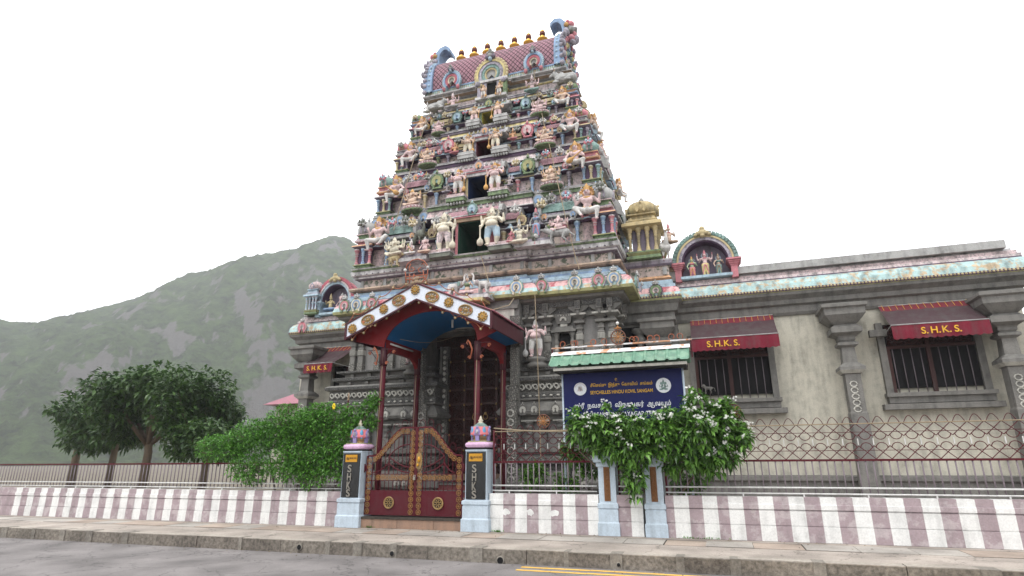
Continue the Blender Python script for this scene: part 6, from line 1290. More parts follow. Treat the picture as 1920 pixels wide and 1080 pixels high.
def gate_leaf(s, label):
    W = (GX-XL) if s < 0 else (XR-GX); X = lambda u: GX+s*u; y = 13.18
    t = thing('gate_leaf', (GX+s*W, y, .27), label, 'gate leaf', 'leaves of the maroon entrance gate')
    m = MB(); zb = .27
    us = np.linspace(.02, W-.02, 26)
    fr = [(X(.02), y, zb+.02)]+[(X(u), y, topz(u, W)) for u in us]+[(X(W-.02), y, zb+.02)]
    m.tube(fr, .028, 'maroon', 4, closed=True)
    m.tube([(X(.19), y, .8), (X(.19), y, 2.2)], .012, 'maroon', 4); m.tube([(X(W-.17), y, .8), (X(W-.17), y, 1.5)], .012, 'maroon', 4)
    m.tube([(X(u), y, topz(u, W)-.16) for u in np.linspace(.19, W-.17, 20)], .012, 'maroon', 4)
    for z in (.83, 1.06, 1.21): m.tube([(X(.02), y, z), (X(W-.02), y, z)], .012, 'maroon', 4)
    new('gate_frame', m, t)
    m = MB(); m.box(min(X(.03), X(W-.03)), max(X(.03), X(W-.03)), y-.01, y+.006, zb+.02, .82, 'maroon'); new('sheet_panel', m, t)
    m = MB(); u = .27
    while u < W-.2:
        m.tube([(X(u), y, .83), (X(u), y, 1.06)], .009, 'maroon', 5); m.tube([(X(u), y, 1.21), (X(u), y, topz(u, W)-.16)], .009, 'maroon', 5); u += .115
    new('upright_bars', m, t)
    m = MB()   # curved ornament: leaf shape and ogee
    m.tube([(X(.2+.55*q), y-.012, 1.9-.28*q**2.2) for q in np.linspace(0, 1, 10)], .015, 'maroon', 5); m.tube([(X(.2+.55*q), y-.012, 1.37+.25*q**1.6) for q in np.linspace(0, 1, 10)], .015, 'maroon', 5)
    m.tube([(X(.2+.55*q), y-.012, 1.25+.22*q**2) for q in np.linspace(0, 1, 10)], .015, 'maroon', 5); m.tube([(X(.75+(W-.95)*q), y-.012, 1.25+.22*(1-q)**2) for q in np.linspace(0, 1, 10)], .015, 'maroon', 5)
    m.tube([(X(.75), y-.012, 1.2), (X(.75), y-.012, 1.62)], .012, 'maroon', 5); new('ornamental_curves', m, t)
    m = MB(); k = 0
    for u in (.08, .3, .52, .72, .9, 1.06, 1.2):
        if u > W-.04: continue
        z = topz(u, W)+.02; r = .075; m.tube([(X(u+.13-.0), y, z-.02)]+[(X(u+.055+r*cos(a)), y, z+.08+r*1.1*sin(a)) for a in np.linspace(0, pi*1.05, 9)], .006, 'maroon', 5)
    new('top_scrolls', m, t)
    pts = [(.105, z) for z in np.linspace(.36, 2.17, 14)]+[(W-.09, z) for z in np.linspace(.36, 1.53, 9)]+[(.25+.128*i, 1.135) for i in range(int((W-.4)/.128))]
    u = .26
    while u < W-.15: pts.append((u, topz(u, W)-.085)); u += .088 if .3 < u/W < .8 else .125
    for u, z in pts: new('brass_rosette', ROS, t, (X(u), y-.022, z), (0, random.random(), 0))
    m = MB(); m.tube([(.125*cos(a), 0, .125*sin(a)) for a in np.linspace(0, 2*pi, 25)[:-1]], .018, 'brass', 6, closed=True); m.lathe([(.02, -.02), (.035, -.01), (.02, 0)], 10, m='brass', T=Matrix.Rotation(pi/2, 4, 'X')); m.lathe([(.12, -.004), (.12, .0)], 24, m='black', T=Matrix.Rotation(pi/2, 4, 'X'))
    for i in range(8):
        a = i*pi/4; T = Matrix.Rotation(a, 4, 'Y'); m.tube([(0+.024*cos(b), -.008, .068+.04*sin(b)) for b in np.linspace(0, 2*pi, 11)[:-1]], .007, 'brass', 5, closed=True, T=T)
    new('flower_medallion', m, t, (X(W*.5), y-.03, .56))
    m = MB()
    for z in (.5, 1.28): m.box(min(X(W), X(W+.1)), max(X(W), X(W+.1)), y-.02, y+.03, z, z+.14, 'maroon'); m.tube([(X(W+.03), y-.03, z-.03), (X(W+.03), y-.03, z+.17)], .018, 'maroon', 6)
    new('hinges', m, t); return t
gate_leaf(-1, 'left leaf of the maroon gate with brass rosettes'); gr = gate_leaf(1, 'right leaf of the maroon gate with brass rosettes and gold lock plate')
m = MB()
pts = [(GX+.1+.07*cos(a)*(1+.15*(i % 2)), 1.52+.2*sin(a)*(1+.1*(i % 2))) for i, a in enumerate(np.linspace(-pi/2, pi/2, 15))]+[(GX+.03, 1.68), (GX+.02, 1.36)]
m.ext(pts, 13.12, 13.145, 'brass'); m.ell((GX+.1, 13.11, 1.55), (.04, .03, .07), 'goldplate', 9); m.ell((GX+.08, 13.1, 1.42), (.03, .03, .04), 'goldplate', 8); new('gold_lock_plate', m, gr)
m = MB(); m.box(GX-.035, GX+.02, 13.1, 13.14, 1.08, 1.15, 'steel'); m.tube([(GX-.025, 13.12, 1.15), (GX-.025, 13.12, 1.19), (GX+.01, 13.12, 1.19), (GX+.01, 13.12, 1.15)], .006, 'rail', 6); tag(new('padlock', m), 'small steel padlock holding the two maroon gate leaves together', 'padlock')

# ================================================================ ENTRANCE CANOPY
XC = -7.08; HW = 2.07; YG = 13.05; YR = 15.5
cn = thing('entrance_canopy', (XC, 14.3, 0), 'gabled entrance canopy with white fascia, brass flowers and blue vaulted ceiling', 'canopy')
ZA, ZE2 = 5.93, 5.0
m = MB(); m.ext([(XC-HW, ZE2-.37), (XC, ZA-.4), (XC+HW, ZE2-.37), (XC+HW, ZE2), (XC, ZA), (XC-HW, ZE2)], YG, YG+.04, 'board'); gb = new('gable_board', m, cn)
m = MB()
for z0_, z1_, dz in ((ZE2, ZA, .025), (ZE2-.37, ZA-.4, -.0)):
    for s in (-1, 1): m.add([(XC+s*(HW+.03), YG-.02, z0_+dz-.03), (XC, YG-.02, z1_+dz-.03), (XC, YG-.02, z1_+dz+.015), (XC+s*(HW+.03), YG-.02, z0_+dz+.015), (XC+s*(HW+.03), YG+.06, z0_+dz-.03), (XC, YG+.06, z1_+dz-.03), (XC, YG+.06, z1_+dz+.015), (XC+s*(HW+.03), YG+.06, z0_+dz+.015)], [(0, 1, 2, 3), (4, 7, 6, 5), (0, 4, 5, 1), (3, 2, 6, 7), (0, 3, 7, 4)], 'dkmaroon')
for s in (-1, 1): m.box(XC+s*HW-.03, XC+s*HW+.03, YG-.022, YG+.062, ZE2-.4, ZE2+.03, 'dkmaroon')
new('gable_trim', m, cn)
def flower(r):
    m = MB(); m.lathe([(r*.9, 0), (r*.85, .015), (r*.45, .02), (r*.4, .035), (r*.15, .04), (r*.1, .03)], 16, m='brass', T=Matrix.Rotation(pi/2, 4, 'X'))
    for k in range(10): a = k*pi/5; m.ell((r*.8*cos(a), -.015, r*.8*sin(a)), (r*.24, .02, r*.24), 'brass', 8); m.ell((r*.45*cos(a), -.03, r*.45*sin(a)), (r*.12, .015, r*.12), 'goldplate', 6)
    return m.mesh('brass_flower')
FL = flower(.135)
for px, py in ((661, 616.6), (719.7, 579.6), (779, 543.4), (841.6, 567), (905, 593.5)): p = at(px, py, YG-.005); new('brass_flower', FL, cn, (p.x, YG-.005, p.z))
def oval():
    m = MB(); 
    for rx, rz in ((.185, .13),): m.tube([(rx*cos(a), -.01, rz*sin(a)) for a in np.linspace(0, 2*pi, 25)[:-1]], .02, 'brass', 6, closed=True)
    for k in range(8): a = k*pi/4; m.tube([(.1*cos(a)+.04*cos(b), -.012, .075*sin(a)+.033*sin(b)) for b in np.linspace(0, 2*pi, 9)[:-1]], .012, 'brass', 5, closed=True)
    m.ell((0, -.01, 0), (.06, .02, .035), 'brass', 8); m.ell((-.14, -.01, -.02), (.05, .015, .05), 'iron', 7); m.ell((.14, -.01, .02), (.045, .015, .05), 'iron', 7)
    for i in range(5): m.tube([(-.08+.045*i, -.004, -.12), (-.085+.045*i, -.004, -.19-.03*(i % 2))], .008, 'rustrun', 4)
    return m.mesh('brass_lotus')
P['rustrun'] = mat('rust_run', pc(206, 158, 112), .7, .2); OV = oval()
for px, py in ((690, 600), (748, 563.5), (810.6, 556.6), (873, 581.5)): p = at(px, py, YG-.005); s = -1 if px < 779 else 1; new('brass_lotus', OV, cn, (p.x, YG-.005, p.z), (0, s*R(14), 0))
# scallop garlands of wire
def garland(pts, up, yy, r=.011):
    m = MB(); b = []
    q = [at(a, c, yy) for a, c in pts]
    for a, c in zip(q[:-1], q[1:]):
        L = [a.lerp(c, t)+Vector((0, 0, up*sin(pi*t))) for t in np.linspace(0, 1, 10)]; m.tube(L, r, 'iron', 5)
    for a in q:
        f = MB()
        for k in range(6): f.ell((.026*cos(k*pi/3), -.01, .026*sin(k*pi/3)), .017, 'brass', 6)
        f.ell((0, -.015, 0), .02, 'cream', 6); b.append((f, (a.x, yy, a.z)))
    return m, b
Z8 = lambda L: [(640+a/5.333, 520+b/5.333) for a, b in L]
m, b = garland(Z8([(50, 612), (110, 625), (225, 555), (340, 480), (455, 408), (572, 338), (690, 262), (740, 190), (778, 252), (895, 300), (1015, 350), (1140, 405), (1270, 455), (1395, 515), (1490, 500)]), .09, YG+.05); o = new('wire_garland', m, cn); [new('garland_flower', f_, o, l_) for f_, l_ in b]
m, b = garland(Z8([(35, 470), (130, 362), (250, 320), (385, 195), (520, 103), (650, 70)]), -.07, YG+.1); o = new('wire_garland', m, cn); [new('garland_flower', f_, o, l_) for f_, l_ in b]
m, b = garland(Z8([(845, 55), (980, 60), (1115, 120), (1255, 175), (1405, 230), (1495, 330)]), -.07, YG+.1); o = new('wire_garland', m, cn); [new('garland_flower', f_, o, l_) for f_, l_ in b]
# crest
m = MB(); c = at(779, 505, YG+.1); W_ = lambda a, b: (at(740+a/9, 480+b/9, YG+.1)[:])
for L_ in ([(180, 240), (215, 140), (300, 70), (400, 50), (490, 80), (545, 150), (560, 190)], [(175, 250), (185, 330), (200, 480)], [(250, 300), (260, 400), (240, 470)], [(560, 200), (555, 300), (525, 390), (540, 480)], [(180, 350), (290, 345), (400, 325), (550, 312)], [(200, 400), (300, 395), (420, 370), (510, 365)], [(480, 240), (490, 340), (510, 380), (470, 440), (430, 470)], [(270, 130), (245, 200), (260, 260), (310, 255), (330, 215), (300, 190), (275, 215)], [(450, 150), (480, 120), (505, 160)], [(440, 190), (400, 220), (410, 270), (440, 275)], [(330, 300), (300, 420), (360, 440)]): m.tube([W_(*q) for q in L_], .014, 'iron', 6)
for q in ((178, 238), (560, 192)): m.ell(W_(*q), .045, 'white', 9)
for dx, dz, r in ((0, 0, .09), (-.1, -.02, .07), (.1, -.02, .07), (.02, .1, .07), (-.06, .08, .06), (0, -.08, .06)): p = W_(370, 440); m.ell((p[0]+dx, p[1], p[2]+dz), (r, .05, r*.8), 'brown', 8)
new('ridge_crest', m, cn)
# roof sheets
m = MB()
for s in (-1, 1):
    n = 44; vs = []; fs = []
    for i in range(n+1):
        yy = YG+.06+(YR-YG-.06)*i/n; h = .025*(i % 2)
        for (u, z) in ((0, ZA+.0), (HW+.06, ZE2+.0)): vs += [(XC+s*u, yy, z+.04+h), (XC+s*u, yy, z+.015+h)]
    for i in range(n):
        a, b = 4*i, 4*i+4; fs += [(a, b, b+2, a+2), (a+1, a+3, b+3, b+1), (a+2, b+2, b+3, a+3), (a, a+1, b+1, b)]
    m.add(vs, fs, 'roofpink')
P['roofpink'] = mat('faded_maroon_sheet', pc(150, 84, 100), .5, .4, .1); new('roof_sheet', m, cn)
for s in (-1, 1): m = MB(); xx = XC+s*HW; m.box(xx-.02, xx+.02, YG+.065, YR, ZE2-.38, ZE2-.02, 'dkmaroon'); new('eave_fascia', m, cn)
# red tympanum with arch, vaulted blue ceiling
YP = 13.5; XA = -6.9; AW = 1.34; ZS = 4.42; ZT = 5.3
arch = arc(XA, ZS, AW, ZT-ZS, 0, 180, 24)
m = MB(); roofz = lambda x: ZA-.03-(ZA-ZE2)*abs(x-XC)/HW
outer = [(x, roofz(x)-.02) for x, _ in arch]
m.band(arch, outer, YP, YP+.06, 'red'); 
for s in (-1, 1):
    xa = XA+s*AW; xe = XC+s*(HW-.03); L = [(min(xa, xe), ZS), (max(xa, xe), ZS)] 
    if s > 0: m.ext([(xa, ZS), (xe, ZE2-.36), (xe, roofz(xe)-.02), (xa, roofz(xa)-.02)], YP, YP+.06, 'red')
    else: m.ext([(xe, ZE2-.36), (xa, ZS), (xa, roofz(xa)-.02), (xe, roofz(xe)-.02)], YP, YP+.06, 'red')
new('red_tympanum', m, cn)
m = MB(); k = len(arch); m.add([(p[0], y_, p[1]) for y_ in (YP+.03, YR+.21) for p in arch]+[(p[0], y_, p[1]+.03) for y_ in (YP+.03, YR+.21) for p in arch], [(i, i+1, k+i+1, k+i) for i in range(k-1)]+[(2*k+i, 3*k+i, 3*k+i+1, 2*k+i+1) for i in range(k-1)], 'bluec', True); new('vaulted_ceiling', m, cn)
for s in (-1, 1):
    m = MB(); a, b = XA+s*AW, XC+s*(HW-.02); z0_, z1_ = ZS+.2, ZE2-.3
    m.add([(a, YP, z0_), (b, YP, z1_), (b, YR, z1_), (a, YR, z0_), (a, YP, z0_+.02), (b, YP, z1_+.02), (b, YR, z1_+.02), (a, YR, z0_+.02)], [(0, 1, 2, 3), (4, 7, 6, 5)], 'bluec')
    new('side_soffit', m, cn)
for s in (-1, 1):
    m = MB()   # side beams with curved brackets
    xx = XA+s*AW; n = 14; T = None
    lo = [(YP, ZS-.1)]+[(YP+.0+(YR-YP)*i/n, ZS-.1+.0) for i in range(1, n)]+[(YR, ZS-.1)]
    lo = []
    for i in range(25):
        y = YP+(YR-YP)*i/24; d = .0; q = (y-(YR-.62))/.62
        if q > 0: d = .85*(1-math.sqrt(max(0, 1-q*q)))
        q2 = (YP+.35-y)/.35
        if q2 > 0: d = max(d, .4*(1-math.sqrt(max(0, 1-q2*q2))))
        lo.append((y, ZS-.08-d))
    vs = [(xx-.05, y, z) for y, z in lo]+[(xx-.05, y, ZS+.22) for y, z in lo]+[(xx+.05, y, z) for y, z in lo]+[(xx+.05, y, ZS+.22) for y, z in lo]; k = 25
    fs = []
    for i in range(k-1): fs += [(i, k+i, k+i+1, i+1), (2*k+i, 2*k+i+1, 3*k+i+1, 3*k+i), (i, i+1, 2*k+i+1, 2*k+i), (k+i, 3*k+i, 3*k+i+1, k+i+1)]
    m.add(vs, fs, 'red'); new('side_beam', m, cn)
for i, (sx, yy) in enumerate(((-1, YP+.02), (1, YP+.02), (-1, YR-.1), (1, YR-.1))):
    xx = XA+sx*AW; m = MB(); m.lathe([(.075, .05), (.075, ZS-.02)], 14, c=(xx, yy, 0), m='maroon')
    for z in (2.6, 3.3, 3.85): m.lathe([(.078, z-.012), (.078, z+.012)], 14, c=(xx, yy, 0), m='dkmaroon')
    m.lathe([(.095, ZS-.5), (.095, ZS-.02)], 8, c=(xx, yy, 0), m='dkmaroon'); m.tube([(xx-.03, yy-.078, .3), (xx-.02, yy-.08, 2), (xx+.02, yy-.08, ZS-.1)], .009, 'rope', 5)
    new('post', m, cn)
    if i < 2:
        m = MB()
        for s in (-1, 1):
            y0 = yy-.11
            m.tube([(xx+s*.07, y0, ZS-.42), (xx+s*.34, y0, ZS-.1)], .01, 'dkmaroon', 5); m.tube([(xx+s*.07, y0, ZS-.08), (xx+s*.42, y0, ZS-.08)], .01, 'dkmaroon', 5)
            for (cx_, cz_) in ((.36, -.16), (.16, -.44)):
                m.tube([(xx+s*(cx_+.045*cos(a)*(1-a*.1)), y0-.01, ZS+cz_+.05*sin(a)*(1-a*.1)) for a in np.linspace(0, 5.6, 14)], .013, 'iron', 6); m.ell((xx+s*cx_, y0-.01, ZS+cz_), .02, 'iron', 7)
        m.tube([(xx-.1, yy-.2, ZS-.45), (xx-.06, yy-.2, ZS-.25), (xx-.12, yy-.22, ZS-.08), (xx-.17, yy-.22, ZS-.02), (xx-.2, yy-.22, ZS-.08), (xx-.17, yy-.22, ZS-.13)], [.014, .02, .024, .022, .018, .01], 'iron', 7); new('scroll_bracket', m, cn)
m = MB(); p = at(848.5, 605, 14.6); m.lathe([(.03, -.14), (.03, .1), (.015, .14)], 10, c=p[:], m='rail'); m.tube([(p.x, p.y, p.z+.1), (p.x, p.y, ZT+.0)], .005, 'dark', 4); new('hanging_lamp', m, cn)
m = MB(); a = at(750, 636, 13.7); b = at(870, 624, 15.3); m.tube([a.lerp(b, t)-Vector((0, 0, .18*sin(pi*t))) for t in np.linspace(0, 1, 14)], .006, 'rope', 4); m.tube([(XA-AW+.08, 13.7, ZS+.12), (XA-AW+.1, 14.9, ZS+.12)], .025, 'rail', 7); new('cable_and_tube_light', m, cn)

# ================================================================ SIGN
XS0, XS1, YS = -3.39, -.68, 13.6
sg = thing('temple_signboard', ((XS0+XS1)/2, YS, 0), 'dark blue temple signboard with Tamil and English lettering under a green roof', 'signboard')
m = MB(); m.box(XS0, XS1, YS, YS+.05, 2.3, 3.5, 'signblue'); bd = new('board', m, sg)
m = MB()
for x in (XS0-.02, XS1+.02): m.tube([(x, YS+.03, .05), (x, YS+.03, 3.62)], .028, 'pillar', 8)
m.tube([(XS0+.1, YS+.06, 0.05), (XS0+.1, YS+.06, 2.3)], .02, 'dark', 6); new('post', m, sg)
m = MB(); n = 13; xa, xb = -3.63, -.47; vs = []; prof_ = []
per = (xb-xa)/n
for i in range(n):
    x = xa+i*per; prof_ += [(x, .03), (x+.03, .03), (x+.06, 0), (x+per-.03, 0)]
prof_ += [(xb, .03)]
for (y_, z_) in ((13.16, 3.6), (13.5, 3.88), (13.62, 3.97), (13.74, 3.86), (14.05, 3.64)):
    for x, h in prof_: vs.append((x, y_, z_+h))
k = len(prof_); m.add(vs, [(j*k+i, j*k+i+1, (j+1)*k+i+1, (j+1)*k+i) for j in range(4) for i in range(k-1)], 'roofgreen'); new('roof_sheet', m, sg)
m = MB(); m.add([(xa-.02, 13.48, 3.905), (xb+.02, 13.48, 3.905), (xb+.02, 13.62, 4.01), (xa-.02, 13.62, 4.01), (xb+.02, 13.8, 3.88), (xa-.02, 13.8, 3.88)], [(0, 1, 2, 3), (3, 2, 4, 5)], 'flash'); new('ridge_flashing', m, sg)
m = MB(); m.box(xa+.1, xb-.06, 13.22, 13.27, 3.5, 3.56, 'stonelt'); m.box(xa+.12, xb-.08, 13.26, 13.95, 3.47, 3.5, 'dark'); m.box(xa+.12, xb-.08, 13.95, 14.0, 3.5, 3.58, 'dark')
for i in range(4): q = xa+.25+i*.9; m.box(q, q+.04, 13.24, 13.98, 3.5, 3.56, 'dark')
new('roof_frame', m, sg)
m = MB(); m.tube([(-3.66, 13.6, 4.1), (-.4, 13.6, 4.1)], .02, 'flash', 6); m.tube([(-3.64, 13.6, 3.9), (-3.64, 13.6, 4.1)], .014, 'maroon', 5); m.tube([(-.42, 13.6, 3.7), (-.42, 13.6, 4.1)], .014, 'maroon', 5)
for px, s in ((1048, 1), (1082, -1), (1072, 1), (1105, 1), (1120, -1), (1140, -1), (1178, 1), (1200, -1), (1212, 1), (1240, -1), (1252, 1), (1284, -1)):
    x = at(px, 645, 13.6).x; m.tube([(x+s*(.1-.07*cos(a)*(1-a*.08)), 13.6, 4.19+.075*sin(a)*(1-a*.08)) for a in np.linspace(-.8, 4.4, 14)], .009, 'iron', 5)
for a_, b_ in (((1045, 654), (1075, 643)), ((1083, 650), (1110, 640)), ((1120, 646), (1140, 630)), ((1170, 630), (1200, 643)), ((1205, 642), (1250, 640))): m.tube([at(*a_, 13.58)[:], at(*b_, 13.58)[:]], .005, 'rope', 4)
new('top_rail', m, sg)
def wheel(cx, y, cz, r, name, label, parent=None, bead=True):
    m = MB(); m.tube([(cx+r*cos(a), y, cz+r*sin(a)) for a in np.linspace(0, 2*pi, 29)[:-1]], r*.1, 'wheelrim', 6, closed=True)
    for k in range(12): a = k*pi/6; m.tube([(cx+r*.15*cos(a), y-.01, cz+r*.15*sin(a)), (cx+r*.55*cos(a), y-.01, cz+r*.55*sin(a)), (cx+r*.95*cos(a), y, cz+r*.95*sin(a))], [r*.04, r*.08, r*.03], 'wheelspoke', 5)
    m.lathe([(r*.2, -.02), (r*.2, .01), (r*.1, .03)], 12, m='wheelspoke', T=Matrix.Translation((cx, y, cz)) @ Matrix.Rotation(pi/2, 4, 'X'))
    if bead:
        m.tube([(cx, y, cz+r), (cx, y, cz+r*1.9)], r*.06, 'wheelspoke', 5); m.ell((cx, y, cz+r*2.0), r*.25, 'white', 10)
        for s in (-1, 1): m.tube([(cx, y, cz+r*1.25), (cx+s*r*.4, y, cz+r*1.3), (cx+s*r*.55, y, cz+r*1.15)], [r*.14, r*.09, r*.03], 'wheelspoke', 6)
        m.ell((cx, y, cz+r*1.35), (r*.18, .02, r*.3), 'wheelspoke', 8)
    o = new(name, m, parent)
    if not parent: tag(o, label, 'wheel ornament')
    return o
P['wheelrim'] = mat('wheel_rim_brown', pc(104, 66, 52), .5, .3); P['wheelspoke'] = mat('wheel_spoke_ochre', pc(166, 112, 62), .55, .4)
p = at(1159, 632, 13.58); wheel(p.x, 13.58, p.z, .165, 'wheel_ornament', '', sg)
p = at(1019, 790, 13.25); wheel(p.x, 13.25, p.z, .15, 'wheel_ornament', 'brown spoked wheel fixed on top of the maroon lattice fence', None, False)
p = at(1375, 772, 13.25); wheel(p.x, 13.25, p.z, .15, 'wheel_ornament', 'brown spoked wheel beside the right end of the white-flowered shrub', None, False)
yt = YS-.002; q = lambda a, b: at(a, b, YS)
def tl(body, pa, pb, h, mt, name, **k): a, b = q(*pa), q(*pb); return text(body, (a.x+b.x)/2, (a.z+b.z)/2-h/2, yt, h, mt, bd, name, width=b.x-a.x, off=.008, **k)
tl('உ', (1153, 713), (1161, 712), .09, 'letter', 'tamil_letter'); tl('சீெசல்சு  இந்து  ேகாவில்  சங்கம்', (1107, 724), (1223, 718), .115, 'letter', 'gold_tamil_line')
tl('SEYCHELLES HINDU KOVIL SANGAM', (1107, 736), (1224, 732), .078, 'letter', 'gold_english_line'); tl('ஸ்ரீ  நவசக்தி  விநாயகர்  ஆலயம்', (1077, 763), (1258, 756), .165, 'signw', 'white_tamil_line')
tl('NAVASAKTHI VINAYAGAR TEMPLE', (1094, 780), (1245, 772), .1, 'signw', 'white_english_line')
for (a, b), r, k in (((1088, 729.5), .148, 0), ((1244, 722.5), .165, 1)):
    p = q(a, b); m = MB(); m.lathe([(r, -.0), (r, .006)], 36, m='signw', T=Matrix.Translation((p.x, YS-.002, p.z)) @ Matrix.Rotation(pi/2, 4, 'X')); o = new('round_emblem', m, bd); m = MB(); y_ = YS-.012
    if k:
        c_ = 'teal'; m.ell((p.x, y_, p.z-.03), (.055, .003, .06), c_, 12); m.ell((p.x, y_-.002, p.z+.045), (.038, .003, .04), c_, 12); m.tube([(p.x, y_-.004, p.z+.03), (p.x+.01, y_-.004, p.z-.02), (p.x-.02, y_-.004, p.z-.045)], .009, 'signw', 5); m.lathe([(.025, 0), (.005, .05)], 8, c=(p.x, y_, p.z+.08), m=c_, sy=.1)
        for s in (-1, 1): m.ell((p.x+s*.05, y_, p.z+.045), (.022, .003, .032), c_, 10); m.tube([(p.x+s*.045, y_, p.z-.02), (p.x+s*.08, y_, p.z-.04), (p.x+s*.085, y_, p.z+.01)], .009, c_, 5); m.ell((p.x+s*.05, y_, p.z-.085), (.045, .003, .018), c_, 10)
    else:
        m.tube([(p.x+.125*cos(a), y_, p.z+.125*sin(a)) for a in np.linspace(.3, 2.84, 16)], .006, 'pink', 4)
        m.ext([(p.x-.06, p.z-.05), (p.x+.06, p.z-.05), (p.x+.035, p.z+.05), (p.x-.035, p.z+.05)], y_-.001, y_+.003, 'ltpink')
        for i in range(4): m.ell((p.x, y_-.004, p.z-.05+.03*i), (.006, .002, .008), 'black', 6)
        for s in (-1, 1): m.tube([(p.x+s*.06, y_, p.z-.05), (p.x+s*.035, y_, p.z+.05), (p.x, y_, p.z+.075)], .004, 'greyskin', 4)
    new('emblem_drawing', m, o)
for nm, pts, lb in (('cable', [(996, 95, 17.9), (1003, 150, 17.3), (1008, 174, 17.1), (1020, 232, 16.8), (1031, 276, 16.5), (1048, 353, 15.8), (1057, 393, 15.5), (1078, 478, 15.4), (1086, 505, 15.3)], 'thin cable hanging down the right half of the tower front'),
                    ('cable', [(1003, 552, 15.5), (1005, 600, 15.45), (1009, 700, 15.4), (1012, 790, 15.3), (1014, 860, 15.2)], 'thin rope hanging straight down in front of the pink guardian'),
                    ('cable', [(810, 200, 17.4), (797, 235, 17.0), (778, 290, 16.5), (764, 340, 16.1), (748, 395, 15.6), (738, 432, 15.4)], 'thin cable hanging down the left half of the tower front'),
                    ('cable', [(902, 480, 15.4), (908, 500, 15.4), (916, 528, 15.2)], 'short pale cord below the right green-doorway guardian'),
                    ('cable', [(963, 560, 15.4), (955, 572, 14.5), (920, 582, 13.3)], 'pale looping cord from the statue shelf to the canopy corner')):
    m = MB(); m.tube([at(*p)[:] for p in pts], .013, 'rope', 5); tag(new(nm, m), lb, 'cable')
m = MB(); a = at(926, 803, 13.1); b = at(1120, 806, 13.15); m.tube([a.lerp(b, t)-Vector((0, 0, .05*sin(pi*t))) for t in np.linspace(0, 1, 12)], .016, 'rope', 6); tag(new('bamboo_pole', m), 'long thin brown pole tied along the top of the lattice fence', 'pole')
m = MB(); a = at(650, 780, 13.9); m.tube([(a.x, 13.9, 1.0), (a.x+.02, 13.9, 3.1)], .02, 'maroon', 6); m.ell((a.x+.02, 13.9, 3.13), .035, 'brown', 8); m.lathe([(.012, 0), (.03, .03), (.01, .16)], 8, c=(a.x+.02, 13.9, 3.16), m='brown'); tag(new('spear_pole', m), 'thin rusty pole with a pointed tip rising out of the creeper', 'pole')
# ================================================================ PLANTS
def leaf_mat(name, c1, c2):
    m = bpy.data.materials.new(name); m.use_nodes = True; t = m.node_tree; b = t.nodes['Principled BSDF']; N = t.nodes.new; l = t.links.new
    geo = N('ShaderNodeNewGeometry'); mi = N('ShaderNodeMix'); mi.data_type = 'RGBA'; mi.inputs[6].default_value = (*c1, 1); mi.inputs[7].default_value = (*c2, 1); l(geo.outputs['Random Per Island'], mi.inputs[0]); l(mi.outputs[2], b.inputs['Base Color'])
    b.inputs['Roughness'].default_value = .42; b.inputs['Specular IOR Level'].default_value = .45
    tr = N('ShaderNodeBsdfTranslucent'); l(mi.outputs[2], tr.inputs[0]); ms = N('ShaderNodeMixShader'); ms.inputs[0].default_value = .25; l(b.outputs[0], ms.inputs[1]); l(tr.outputs[0], ms.inputs[2]); l(ms.outputs[0], t.nodes['Material Output'].inputs[0]); return m
P['leafA'] = leaf_mat('glossy_leaf', (.02, .065, .01), (.18, .38, .06)); P['leafB'] = leaf_mat('creeper_leaf', (.045, .15, .016), (.14, .36, .045)); P['litter'] = leaf_mat('dry_leaves', (.05, .035, .015), (.22, .17, .08)); P['leafC'] = leaf_mat('tree_leaf', (.02, .055, .014), (.07, .14, .03))
P['bark'] = mat('bark', pc(110, 96, 80), .9, .5, .5); P['petal'] = mat('white_petal', (.8, .8, .76), .6, 0, 0); P['leafdry'] = mat('yellow_petal', pc(232, 204, 40), .6, 0)
class LF:
    def __init__(s): s.v = []; s.f = []
    def leaf(s, p, d, ln, wd, droop, rr):
        d = d.normalized(); side = d.cross(Vector((0, 0, 1)))
        side = side.normalized() if side.length > .05 else Vector((rr.uniform(-1, 1), rr.uniform(-1, 1), 0)).normalized()
        up = side.cross(d); tw = rr.uniform(-.5, .5); side = side*cos(tw)+up*sin(tw)
        o = len(s.v); m1 = p+d*ln*.45-Vector((0, 0, droop*ln*.25)); tip = p+d*ln-Vector((0, 0, droop*ln))
        fold = up*wd*.18
        s.v += [p, m1+side*wd*.5+fold, m1, m1-side*wd*.5+fold, tip]; s.f += [(o, o+2, o+1), (o, o+3, o+2), (o+1, o+2, o+4), (o+2, o+3, o+4)]
    def mesh(s, name, k):
        me = bpy.data.meshes.new(name); me.from_pydata([tuple(v) for v in s.v], [], s.f); me.materials.append(P[k]); me.update(); return me
def blob_pts(blobs, n, rr):
    """random points in the shells of ellipsoid clumps"""
    out = []; wts = [b[3]*b[4]*b[5] for b in blobs]; tot = sum(wts)
    for b, w_ in zip(blobs, wts):
        for _ in range(int(n*w_/tot)+1):
            v = Vector((rr.gauss(0, 1), rr.gauss(0, 1), rr.gauss(0, 1))).normalized()*(rr.random()**.45)
            out.append((Vector((b[0]+v.x*b[3], b[1]+v.y*b[4], b[2]+v.z*b[5])), v))
    return out
